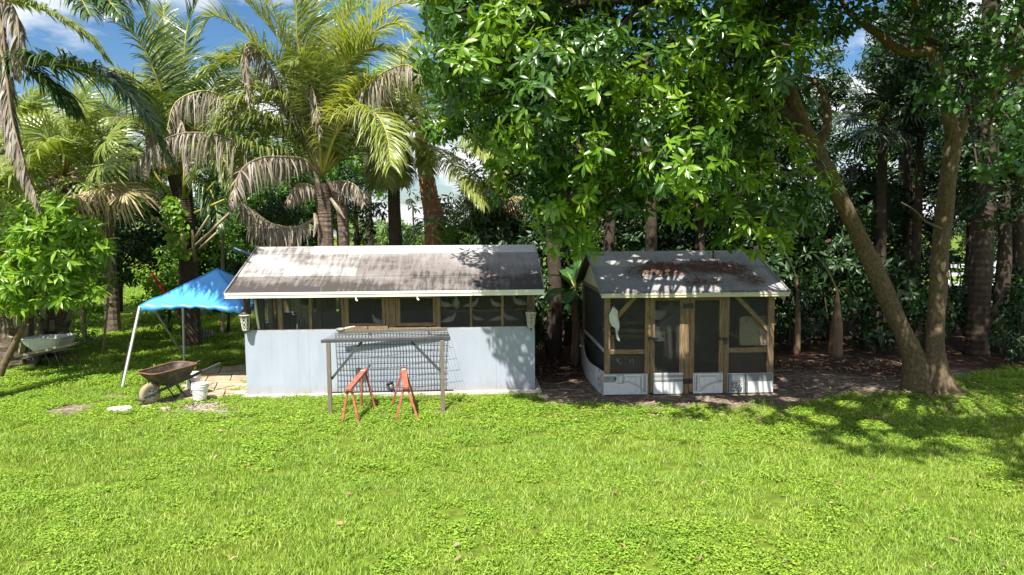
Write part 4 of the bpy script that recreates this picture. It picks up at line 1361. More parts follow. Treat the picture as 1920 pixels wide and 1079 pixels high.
MB().beam((b0[0], .045, b0[1]), (b1[0], .045, b1[1]), .03, .045).build('brace', M['bar_dark'], RK)
m = MB()
nv, nh = 34, 9
for i in range(nv + 1):
    u = i / nv
    p0, p1 = Vector((xL + .04 + (xR - xL - .06) * u, 0, zf + .03)), Vector((bl + (br - bl) * u, depth, zb + .03))
    ps = []
    for t in range(6):
        f = t / 5
        q = p0.lerp(p1, f)
        q.z += -.035 * math.sin(math.pi * f) * (1 + .6 * math.sin(u * 5)) + (.02 * (1 - u * 4) * math.sin(f * 3) if u < .2 else 0)
        ps.append(q)
    m.tube(ps, .0027, 3, cap=False)
for j in range(nh + 1):
    f = j / nh
    ps = []
    for i in range(0, 13):
        u = i / 12
        p0, p1 = Vector((xL + .04 + (xR - xL - .06) * u, 0, zf + .034)), Vector((bl + (br - bl) * u, depth, zb + .034))
        q = p0.lerp(p1, f)
        q.z += -.035 * math.sin(math.pi * f) * (1 + .6 * math.sin(u * 5)) + (.02 * (1 - u * 4) * math.sin(f * 3) if u < .2 else 0)
        ps.append(q)
    m.tube(ps, .0027, 3, cap=False)
m.build('wire_top', M['wire'], RK)['kind'] = 'stuff'
# welded wire panel standing against the wall behind it
wa = empty('welded_wire_fencing', Vector(AV.location) + Matrix.Rotation(AV.rotation_euler.z, 3, 'Z') @ Vector((ax(633, 735, -.02), -.02, 0)), AV.rotation_euler.z)
tag(wa, 'welded wire grid panel leaning upright against the blue wall under the rack', 'wire panel')
x0_, z0_ = loc_xz(633, 735, wa)
x1_, z1_ = loc_xz(838, 622, wa)
x1b = loc_xz(836, 732, wa)[0]
z0_ = .06
m = MB()
nv = 35
for i in range(nv + 1):
    u = i / nv
    ps = [(x0_ + (x1b - x0_) * u + (x1_ - x1b) * u * t / 6 + .01 * math.sin(t * .9 + u * 9), .005 * math.sin(u * 6 + t), z0_ + (z1_ - z0_) * t / 6) for t in range(7)]
    m.tube(ps, .0046, 4, cap=False)
for j in range(11):
    f = j / 10
    ps = []
    for i in range(13):
        u = i / 12
        ps.append((x0_ + (x1b - x0_) * u + (x1_ - x1b) * u * f + (.03 if i == 12 else 0), .005 * math.sin(u * 6 + f * 6), z0_ + (z1_ - z0_) * f + .02 * u * (.5 - f) + .008 * math.sin(u * 8 + j)))
    m.tube(ps, .0046, 4, cap=False)
m.build('wire_grid', M['wire'], wa)['kind'] = 'stuff'
MB().beam((x0_ - .12, -.012, .06), (x1b + .15, -.012, .062), .02, .02).build('bottom_bar', M['black'], wa)
# small pan left on the rack
def on_rack(px, py, yl, dz=0.0):
    x, z = loc_xz(px, py, RK, yl)
    return Vector(RK.location) + Matrix.Rotation(rkyaw, 3, 'Z') @ Vector((x, yl, z + dz))
pn = tag(empty('scoop', on_rack(639, 622, .8), .4), 'small grey metal scoop lying on the rack at its left back corner', 'scoop')
MB().lathe([(.06, 0), (.085, .03), (.088, .06), (.08, .06), (.056, .01)], 14, capt=False).build('bowl', M['grey_metal'], pn, smooth=True)
MB().tube([(.07, 0, .05), (.16, .0, .07), (.26, .02, .075)], .013, 6).build('handle', M['white'], pn)

# ------------------------------------------------------------------ two red sawhorses
def sawhorse(near, far, zn, zfar, label, lns, w=.10):
    """near/far: top beam end points; lns: the four feet on the ground"""
    base = (Vector(lns[0]) + Vector(lns[1]) + Vector(lns[2]) + Vector(lns[3])) / 4
    base.z = 0
    o = tag(empty('sawhorse', base), label, 'sawhorse', 'red sawhorses under the rack')
    a, b = near - base, far - base
    t = (b - a).normalized()
    MB().beam(a - t * .03, b + t * .03, w, .05).build('top_beam', M['red'], o, bevel=.006)
    s = t.cross(Vector((0, 0, 1))).normalized()
    for i, ft in enumerate(lns):
        e = a if i < 2 else b
        e2 = e + (s * (.03 if i % 2 else -.03)) + (t * .05 if i < 2 else -t * .05) - Vector((0, 0, .02))
        MB().beam(e2, Vector(ft) - base - Vector((0, 0, .02)), .036, .036, t).build('leg', M['red'], o, bevel=.004)
    for e, sg in ((a, 1), (b, -1)):
        MB().beam(e + t * .02 * sg - s * .06 - Vector((0, 0, .04)), e + t * .02 * sg + s * .06 - Vector((0, 0, .04)), .05, .035).build('end_bracket', M['red'], o, bevel=.004)
    # pale worn paint flakes on the top
    mm = MB()
    mm.beam(b - t * .10 + Vector((0, 0, .027)) - s * .04, b - t * .09 + Vector((0, 0, .027)) + s * .035, .05, .004)
    mm.build('worn_patch', M['white'], o)
    return o
ftL = [on_ground(641, 795), on_ground(674, 795.5), on_ground(677, 766), on_ground(704.5, 767.5)]
yN = (ftL[0].y + ftL[1].y) / 2 + .04; yF = (ftL[2].y + ftL[3].y) / 2 - .04
sawhorse(at(654, 730, yN), at(683.5, 694.5, yF), 0, 0, 'left red sawhorse, its top beam slanting away to the right', ftL)
ftR = [on_ground(742, 790), on_ground(785.5, 790), on_ground(734, 761.5), on_ground(780.5, 759)]
yN = (ftR[0].y + ftR[1].y) / 2 + .05; yF = (ftR[2].y + ftR[3].y) / 2 - .05
sawhorse(at(760.5, 727, yN), at(757, 692, yF), 0, 0, 'right red sawhorse, seen end on beside the black path light', ftR, .10)

# ------------------------------------------------------------------ path lights
def path_light(foot, top, label):
    f, t = Vector(foot), Vector(top)
    o = tag(empty('path_light', f), label, 'path light', 'black solar path lights')
    d = t - f
    q = d.to_track_quat('Z', 'Y').to_matrix()
    L = d.length
    MB().lathe([(.004, -.06), (.012, 0), (.012, L * .45)], 8, M=q).build('stake', M['black'], o, smooth=True)
    MB().lathe([(.03, L * .45), (.045, L * .5), (.05, L * .82)], 12, M=q).build('lens', M['frost'], o, smooth=True)
    MB().lathe([(.056, L * .82), (.07, L * .86), (.066, L * .97), (.03, L)], 12, M=q).build('cap', M['black'], o, smooth=True)
    for k in range(4):
        a = k * math.pi / 2
        MB().tube([q @ Vector((.05 * math.cos(a), .05 * math.sin(a), L * .48)), q @ Vector((.056 * math.cos(a), .056 * math.sin(a), L * .84))], .006, 5).build('rib', M['black'], o)
    return o
g = on_ground(741, 741)
path_light(g, at(729, 717, g.y + .05) + Vector((0, 0, 0)), 'black solar path light leaning left beside the right sawhorse')
g = on_ground(1052, 664)
path_light(g, at(1048, 640, g.y), 'small black path light standing in the dark soil between the two buildings')

# ------------------------------------------------------------------ wheelbarrows
def wheelbarrow(name, loc, yaw, label, mats, sc=1.0, roll=0.0):
    o = tag(empty(name, loc, yaw), label, 'wheelbarrow', 'wheelbarrows on the lawn')
    o.scale = (sc, sc, sc)
    tray, rim, wood, tyre, hub, iron = mats
    def ring(x0, x1, w0, w1, z0, z1, r, n=5):
        """rounded trapezoid: x0 back (width w0), x1 front (width w1)"""
        cs = [(x1 - r, w1 / 2 - r, 0, z1), (x0 + r, w0 / 2 - r, 90, z0), (x0 + r, -w0 / 2 + r, 180, z0), (x1 - r, -w1 / 2 + r, 270, z1)]
        ps = []
        for (cx, cy, a0, z) in cs:
            for i in range(n):
                a = rad(a0 + 90 * i / (n - 1))
                ps.append(Vector((cx + r * math.cos(a), cy + r * math.sin(a), z)))
        return ps
    rings = [ring(-.26, .22, .40, .34, .36, .345, .06), ring(-.37, .38, .52, .47, .50, .48, .10), ring(-.47, .52, .64, .56, .67, .63, .15)]
    inn = [[p * 1.0 + Vector((0, 0, .008)) for p in r] for r in rings]
    for r, k in zip(inn, (.985, .985, .985)):
        for p in r:
            p.x *= k; p.y *= k
    m = MB()
    n = len(rings[0])
    allr = rings + inn[::-1]
    for r in allr:
        m.v += [tuple(p) for p in r]
    for i in range(len(allr) - 1):
        for k in range(n):
            k2 = (k + 1) % n
            m.f.append((i * n + k, i * n + k2, (i + 1) * n + k2, (i + 1) * n + k))
    m.f.append(tuple(reversed(range(n))))
    e = (len(allr) - 1) * n
    m.f.append(tuple(e + k for k in range(n)))
    m.build('tray', tray, o, smooth=False)
    lip = rings[-1] + [rings[-1][0], rings[-1][1]]
    MB().tube(lip, .014, 6, cap=False).build('rim', rim, o, smooth=True)
    for s in (-1, 1):
        MB().beam((-.98, s * .30, .58), (.60, s * .085, .19), .04, .05).build('handle', wood, o, bevel=.006)
        ps = [(-.30, s * .20, .36), (-.42, s * .22, .02), (-.26, s * .215, .0), (-.02, s * .15, .33)]
        MB().tube(spline(ps, 16), .014, 6).build('leg', iron, o, smooth=True)
        MB().tube([(.36, s * .13, .27), (.30, s * .17, .44)], .016, 6).build('tray_strut', iron, o)
    MB().beam((-.36, -.24, .012), (-.36, .24, .012), .03, .02).build('leg_brace', iron, o)
    MB().beam((.63, -.12, .14), (.63, .12, .14), .045, .03).build('nose_bar', iron, o)
    w = MB()
    MXR = Matrix.Rotation(math.pi / 2, 3, 'X')
    wc = Vector((.42, 0, .212))
    prof = [(.11, -.045), (.165, -.05), (.203, -.036), (.214, 0), (.203, .036), (.165, .05), (.11, .045)]
    w.lathe(prof, 24, wc, MXR, False, False)
    wh = w.build('wheel', tyre, o, smooth=True)
    MB().lathe([(.111, -.03), (.03, -.022), (.028, -.05), (.012, -.055), (.012, .055), (.028, .05), (.03, .022), (.111, .03)], 16, wc, MXR, True, True).build('hub', hub, wh)
    hm = MB()
    for k in range(5):
        a = k * 2 * math.pi / 5
        hm.lathe([(.018, -.032), (.018, .032)], 8, wc + Vector((.066 * math.cos(a), 0, .066 * math.sin(a))), MXR)
    hm.build('hub_hole', M['black'], wh)['kind'] = 'stuff'
    MB().tube([(.42, -.10, .212), (.42, .10, .212)], .011, 6).build('axle', iron, o)
    for s in (-1, 1):
        MB().box(.385, .455, s * .10 - .008, s * .10 + .008, .18, .25).build('axle_bracket', iron, o)
    return o
M['grey_wood'] = mat_plain('dark_painted_handle', (0.07, 0.065, 0.06), (0.04, 0.038, 0.035), 6, 0.7, stretch=(1, 6, 6))
gw = on_ground(282, 760)
yawb = math.atan2(-.90, -.44)
wb = wheelbarrow('wheelbarrow', gw - Matrix.Rotation(yawb, 3, 'Z') @ Vector((.42 * .98, 0, 0)), yawb, 'rusty brown wheelbarrow with a tan tyre, beside the white buckets',
                 (M['rust'], M['rust_rim'], M['grey_wood'], M['tyre'], M['pale_metal'], M['iron']), .98)
g2 = on_ground(78, 673)
g2.y = 16.3
wb2 = wheelbarrow('wheelbarrow', (-11.1, 16.2, 0), rad(172), 'pale grey wheelbarrow in the shade under the left palms',
                  (M['pale_metal'], M['pale_metal'], M['grey_wood'], M['black'], M['iron'], M['iron']), 1.15)
pk = tag(empty('plank', at(28, 669, g2.y - .75)), 'long pale plank resting slanted against the grey wheelbarrow', 'plank')
MB().beam((0, 0, .0), at(150, 643, g2.y - .55) - Vector(pk.location), .03, .06).build('board', M['stem_pale'], pk, bevel=.004)
bb = tag(empty('storage_bin', on_ground(90, 674)), 'dull blue bin standing behind the legs of the grey wheelbarrow', 'bin')
MB().lathe([(.19, 0), (.22, .34), (.235, .345), (.235, .37), (.21, .37), (.18, .03)], 16, capt=False).build('tub', M['blue_bin'], bb, smooth=True)
MB().tube([(-.2, -.1, .33), (-.05, -.25, .22), (.16, -.13, .33)], .006, 5).build('handle', M['black'], bb)

# ------------------------------------------------------------------ white buckets
def bucket(loc, label, group='white plastic buckets on the patio', h=.34, r=.138, lid=False):
    o = tag(empty('bucket', loc, R.uniform(0, 3)), label, 'bucket', group)
    MB().lathe([(r * .86, 0), (r * .985, h * .78), (r * 1.06, h * .79), (r * 1.06, h * .83), (r, h * .84), (r * 1.02, h * .93), (r * 1.07, h * .94), (r * 1.07, h), (r * .98, h), (r * .84, .015)], 24, capt=False).build('body', M['bucket'], o, smooth=False)
    MB().tube(spline([(-r * 1.07, 0, h * .8), (-r * .9, -r * .75, h * .55), (0, -r * 1.15, h * .42), (r * .9, -r * .75, h * .55), (r * 1.07, 0, h * .8)], 14), .004, 5).build('handle', M['grey_metal'], o, smooth=True)
    if lid:
        MB().lathe([(r * 1.08, h + .002), (r * 1.1, h + .004), (r * 1.1, h + .02), (r * .95, h + .024), (r * .9, h + .016)], 24).build('lid', M['bucket'], o, smooth=False)
    return o
g = on_ground(375, 749, .035)
bucket((g.x, g.y, .04), 'lower white bucket of the stacked pair beside the rusty wheelbarrow', h=.26)
bucket((g.x + .010, g.y + .008, .04 + .055), 'upper white bucket nested into another beside the rusty wheelbarrow', h=.25, r=.143)
g = at(363, 724, 13.75)
bucket((g.x, g.y, .04), 'single white bucket standing behind the stacked pair', h=.30, lid=True)

# ------------------------------------------------------------------ stones
def stone(px, py, rx_, ry_, h, label, cat='stone', mat='stone', seed=1, name='flat_stone', rz=0.0, group=None):
    g = on_ground(px, py)
    o = tag(empty(name, (g.x, g.y, 0), rz), label, cat, group)
    m = MB()
    rs_ = random.Random(seed)
    n = 11
    rr = [rs_.uniform(.78, 1.1) for _ in range(n)]
    for (z, k) in ((-.04, .95), (h * .5, 1.0), (h * .9, .95), (h, .82)):
        for i in range(n):
            a = 2 * math.pi * i / n
            m.v.append((rx_ * rr[i] * k * math.cos(a), ry_ * rr[i] * k * math.sin(a), z + rs_.uniform(-.006, .006)))
    for j in range(3):
        for i in range(n):
            i2 = (i + 1) % n
            m.f.append((j * n + i, j * n + i2, (j + 1) * n + i2, (j + 1) * n + i))
    m.f.append(tuple(3 * n + i for i in range(n)))
    me = bpy.data.meshes.new('slab')
    me.from_pydata(m.v, [], m.f)
    link_mesh('slab', me, M[mat], o)
    return o
stone(228, 770, .24, .16, .06, 'flat white stone slab lying on the grass left of the rusty wheelbarrow', seed=4)
stone(277, 765, .10, .08, .05, 'small pale stone touching the rusty wheelbarrow tyre', seed=8, mat='pave')
stone(308, 768, .12, .07, .04, 'small tan stone in front of the rusty wheelbarrow tyre', seed=6, mat='pave')
stone(349, 727, .10, .07, .06, 'little tan block between the wheelbarrow legs and the buckets', seed=5, mat='pave')
stone(452, 741, .13, .09, .07, 'pale stone chunk at the left foot of the blue aviary', seed=12, mat='concrete')
# gravel patch beside the patio
rs_ = np.random.RandomState(5)
m = MB()
for i in range(650):
    px, py = 385 + rs_.randn() * 34, 767 + rs_.randn() * 9
    g = on_ground(px, py)
    r_ = rs_.uniform(.010, .034)
    vs = [(g.x + r_ * rs_.uniform(.7, 1.2) * dx, g.y + r_ * rs_.uniform(.7, 1.2) * dy, r_ * rs_.uniform(.4, .8) * dz) for dx, dy, dz in ((1, 0, .2), (0, 1, .2), (-1, 0, .2), (0, -1, .2), (0.2, .1, 1))]
    m.add(vs, [(0, 1, 4), (1, 2, 4), (2, 3, 4), (3, 0, 4)])
tag(m.build('gravel', M['pebble']), kind='stuff')

# ------------------------------------------------------------------ blue pop-up canopy
CN = tag(empty('pop_up_canopy', (-6.6, 15.1, 0)), 'blue tarp pop-up canopy on slanted pale legs left of the aviary', 'canopy')
cb = Vector(CN.location)
c_fl, c_fr, c_bl, c_br = at(262, 572, 14.0), Vector((-5.55, 14.1, 1.66)), at(338, 548, 16.3), Vector((-5.45, 16.3, 1.72))
pk_ = at(407, 504, 15.1)
m = MB()
n = 36
def canopy_pt(u, v):
    e = c_fl.lerp(c_fr, u).lerp(c_bl.lerp(c_br, u), v)
    a = max(abs(2 * u - 1), abs(2 * v - 1))
    top = (pk_.z - e.z)
    e = e.copy()
    ctr = (c_fl + c_fr + c_bl + c_br) / 4
    k = (1 - a)
    e.x += (pk_.x - ctr.x) * k; e.y += (pk_.y - ctr.y) * k
    e.z += top * (k ** 1.12)
    sag = math.sin(math.pi * u) * math.sin(math.pi * v) * 0
    edge = a ** 6
    e.z += -edge * .02 + .018 * math.sin(u * 21 + v * 5) * math.sin(v * 17) * (1 - k) + .012 * math.sin(u * 37 - v * 11) * (.3 + .7 * (1 - k)) - .05 * math.sin(math.pi * min(1, 2 * min(abs(u - v), abs(1 - u - v)))) * (1 - k) * k * 2.2
    # sagging hem between the corners
    if a > .999:
        t = u if abs(2 * v - 1) > abs(2 * u - 1) else v
        e.z += .05 * math.sin(math.pi * t)
    return e - cb
idx = {}
for i in range(n + 1):
    for j in range(n + 1):
        idx[i, j] = len(m.v)
        m.v.append(tuple(canopy_pt(i / n, j / n)))
for i in range(n):
    for j in range(n):
        m.f.append((idx[i, j], idx[i + 1, j], idx[i + 1, j + 1], idx[i, j + 1]))
# valance hanging from the edge
loop = [(i, 0) for i in range(n)] + [(n, j) for j in range(n)] + [(i, n) for i in range(n, 0, -1)] + [(0, j) for j in range(n, 0, -1)]
low = []
for k, (i, j) in enumerate(loop):
    p = Vector(m.v[idx[i, j]])
    t = (k % n) / n
    low.append(len(m.v))
    out = Vector((p.x, p.y, 0)).normalized() * .01
    m.v.append(tuple(p + out + Vector((0, 0, -.10 - .03 * math.cos(t * 6.28) - .012 * math.sin(k * 1.9)))))
for k in range(len(loop)):
    k2 = (k + 1) % len(loop)
    m.f.append((idx[loop[k]], low[k], low[k2], idx[loop[k2]]))
co = m.build('tarp_top', M['tarp'], CN, smooth=True)
sm = co.modifiers.new('thick', 'SOLIDIFY'); sm.thickness = .004
def pole(a, b, r, name='leg', mat='pole_white'):
    return MB().beam(Vector(a) - cb, Vector(b) - cb, r * 2, r * 2, (0, 1, 0)).build(name, M[mat], CN, bevel=.004)
fl_g = on_ground(229, 728)
leg = pole(fl_g, c_fl + Vector((0, 0, -.03)), .022)
pole(fl_g + Vector((-.035, .0, .0)), c_fl.lerp(fl_g, .45) + Vector((-.035, .0, 0)), .012, 'leg_sleeve', 'black')
bl_g = on_ground(345.5, 681)
pole(bl_g, c_bl + Vector((.05, 0, -.03)), .022)
pole((c_fr.x + .1, c_fr.y, 0), c_fr + Vector((-.03, 0, -.03)), .022)
pole((c_br.x + .1, c_br.y + .1, 0), c_br + Vector((-.03, 0, -.03)), .022)
pole(at(287, 577, 14.6), at(342, 664, 16.1), .018, 'brace', 'grey_metal')
for (cu, cv) in ((0, 0), (1, 0), (0, 1), (1, 1)):
    MB().tube([canopy_pt(cu + (.5 - cu) * t / 18, cv + (.5 - cv) * t / 18) + Vector((0, 0, .008)) for t in range(19)], .009, 5).build('seam', M['tarp_seam'], CN)
pole(c_fl + Vector((.02, 0, -.06)), pk_ + Vector((0, 0, -.12)), .012, 'rafter', 'grey_metal')
pole(c_bl + Vector((.05, 0, -.06)), pk_ + Vector((0, 0, -.12)), .012, 'rafter', 'grey_metal')
pole(c_fr + Vector((-.05, 0, -.06)), pk_ + Vector((0, 0, -.12)), .012, 'rafter', 'grey_metal')

# ------------------------------------------------------------------ loose poles, crate and the like on the left lawn
def stick(name, p0, p1, r0, r1, mat, label, cat, wob=.1):
    o = tag(empty(name, (p0.x, p0.y, 0)), label, cat)
    b = Vector(o.location)
    MB().tube([p - b for p in spline([p0, p0.lerp(p1, .35) + Vector((.03, 0, 0)), p0.lerp(p1, .7) - Vector((.01, 0, 0)), p1], 10)], [r0 + (r1 - r0) * i / 10 for i in range(11)], 7, wob=wob).build('shaft', M[mat], o, smooth=True)
    return o
g = on_ground(190, 668)
stick('leaning_pole', g - Vector((0, 0, .05)), at(214, 430, g.y + .5), .032, .024, 'stem_pale', 'thin bare pole leaning right on the lawn, left of the canopy', 'pole')
g = on_ground(374, 642)
o = stick('red_pole', g - Vector((0, 0, .02)), at(284, 512, g.y - .5), .045, .04, 'red_pole', 'red pole slanting up to the left behind the canopy', 'pole', 0)
g = on_ground(416, 634)
stick('thin_trunk', g - Vector((0, 0, .05)), at(419, 420, g.y + .3), .06, .045, 'stem_pale', 'slim pale trunk standing left of the aviary lantern', 'tree trunk')
cr = tag(empty('crate', on_ground(386, 637), rad(25)), 'grey ribbed plastic crate tipped over beside the red pole', 'crate')
cr.rotation_euler = (rad(-20), rad(8), rad(25))
MB().box(-.22, .22, -.15, .15, 0, .015).build('base', M['grey_metal'], cr)
for (a, b, c_, d) in ((-.22, .22, -.15, -.135), (-.22, .22, .135, .15), (-.22, -.205, -.134, .134), (.205, .22, -.134, .134)):
    MB().box(a, b, c_, d, .016, .27).build('side', M['grey_metal'], cr)
for k in range(6):
    x = -.19 + k * .076
    MB().box(x - .012, x + .012, -.162, -.151, .02, .26).build('rib', M['black'], cr)
bl_ = tag(empty('blue_pipe', at(452, 472, 17.8)), 'dull blue pipe poking out behind the upper left roof corner', 'pipe')
MB().tube([at(438, 467, 17.6) - Vector(bl_.location), at(472, 478, 17.8) - Vector(bl_.location), at(500, 486, 18.0) - Vector(bl_.location)], .045, 8).build('tube', mat_plain('dull_blue_pipe', (.13, .2, .32), None, 5, .5), bl_, smooth=True)
pb_ = Vector((at(500, 486, 18.0)))
MB().tube([pb_ - Vector(bl_.location), Vector((pb_.x, pb_.y, -.05)) - Vector(bl_.location)], .045, 8).build('upright', M['grey_metal'], bl_, smooth=True)

# ------------------------------------------------------------------ palm fronds
def frond(root, pts, L=.62, droop=.5, mat='fr_green', rmat='rachis', n=64, r0=.035, start=.2, w=.034, jit=.12, lift=.25, seed=0, name='frond', deadtip=None):
    """pts: world points of the rachis from base to tip"""
    rs = random.Random(seed * 7 + 3)
    ps = spline(pts, 26)
    base = Vector(root.location)
    rad_ = [r0 * (1 - .85 * i / 26) for i in range(27)]
    fr = MB().tube([p - base for p in ps], rad_, 6).build(name, M[rmat], root, smooth=True)
    lens = [0.0]
    for i in range(26):
        lens.append(lens[-1] + (ps[i + 1] - ps[i]).length)
    tot = lens[-1]
    V, Fc, Vd, Fd = [], [], [], []
    side_prev = None
    for k in range(n):
        t = start + (1 - start) * (k + .5) / n
        s = t * tot
        i = min(25, max(0, int(np.searchsorted(lens, s)) - 1))
        f = (s - lens[i]) / max(1e-5, lens[i + 1] - lens[i])
        p = ps[i].lerp(ps[i + 1], f)
        T = (ps[i + 1] - ps[i]).normalized()
        S = T.cross(Vector((0, 0, 1)))
        if S.length < .25:
            S = side_prev.copy() if side_prev is not None else T.cross(Vector((.3, 1, 0)))
        S.normalize()
        if side_prev is not None:
            if S.dot(side_prev) < 0:
                S = -S
            S = (S * .6 + side_prev * .4).normalized()
        side_prev = S
        U = S.cross(T)
        if U.z < 0: U = -U
        q = (t - start) / (1 - start)
        prof = min(1.0, .45 + 2.2 * q) * (1 - .68 * max(0, (q - .45) / .55) ** 1.5)
        for sd in (-1, 1):
            ll = L * prof * rs.uniform(.82, 1.12)
            d = (T * (.22 + .75 * q * q) + S * sd * (.95 - .3 * q) + U * lift).normalized()
            seg = 4
            dead = deadtip is not None and t > deadtip + rs.uniform(-.06, .06)
            if dead or mat == 'fr_dead':
                d = (T * rs.uniform(.0, .45) + S * sd * rs.uniform(.1, .55) + Vector((0, 0, -.75))).normalized()
            d = (d + Vector((rs.gauss(0, jit), rs.gauss(0, jit), rs.gauss(0, jit)))).normalized()
            VV, FF = (Vd, Fd) if dead else (V, Fc)
            if dead or mat == 'fr_dead': ll *= rs.uniform(.7, 1.25)
            dr = droop * (2.2 if dead else 1) * rs.uniform(.7, 1.3)
            q0 = p.copy()
            b0 = len(VV)
            tw = rs.uniform(-.5, .5)
            for g in range(seg + 1):
                u = g / seg
                wd = T - d * T.dot(d)
                if wd.length < .05: wd = U.copy()
                wd.normalize()
                wd = (wd + d.cross(wd) * tw).normalized()
                ww = w * (.55, 1, .9, .6, .08)[g] * (.6 if dead else 1) * .5
                VV += [tuple(q0 - base - wd * ww), tuple(q0 - base + wd * ww)]
                q0 = q0 + d * ll / seg
                d = (d + Vector((0, 0, -1)) * dr * .5 * (.4 + u) + Vector((rs.gauss(0, jit * .3), rs.gauss(0, jit * .3), 0))).normalized()
            for g in range(seg):
                a = b0 + g * 2
                FF.append((a, a + 1, a + 3, a + 2))
    for (v, f_, mm) in ((V, Fc, mat), (Vd, Fd, 'fr_dead')):
        if f_:
            me = bpy.data.meshes.new('leaflets')
            me.from_pydata(v, [], f_)
            o = link_mesh('leaflets', me, M[mm], fr)
            o['kind'] = 'stuff'
    return fr

def pxf(pxs, Y0, Y1):
    n = len(pxs)
    return [at(x, y, Y0 + (Y1 - Y0) * i / (n - 1)) for i, (x, y) in enumerate(pxs)]

def auto_frond_pts(base, az, el, length, g=1.3, n=8):
    """an arching frond: leaves the base at azimuth az (0 = right, 90 = away) and elevation el, then bends down"""
    d = Vector((math.cos(rad(az)) * math.cos(rad(el)), math.sin(rad(az)) * math.cos(rad(el)), math.sin(rad(el))))
    p = Vector(base)
    out = [p.copy()]
    for i in range(n):
        p = p + d * length / n
        out.append(p.copy())
        d = (d + Vector((0, 0, -g / n * (.4 + 1.2 * i / n)))).normalized()
    return out

def palm_trunk(root, pts, r, mat='bark_palm', seg=26, ring=.12, n=12, name='trunk'):
    ps = spline(pts, seg)
    ps2, rr = [], []
    k = 0
    tot = sum((ps[i + 1] - ps[i]).length for i in range(seg))
    m = max(8, int(tot / ring))
    ps = spline(pts, m * 2)
    for i, p in enumerate(ps):
        t = i / (m * 2)
        base_r = float(np.interp(t, np.linspace(0, 1, len(r)), r))
        rr.append(base_r * (1.03 if i % 2 == 0 else .975))
    return MB().tube(rel(ps, root), rr, n, wob=.08).build(name, M[mat], root, smooth=False)

def vertical(px, py, Y, dz=0):
    """ground point below a pixel at distance Y"""
    p = at(px, py, Y)
    return Vector((p.x, p.y, dz))

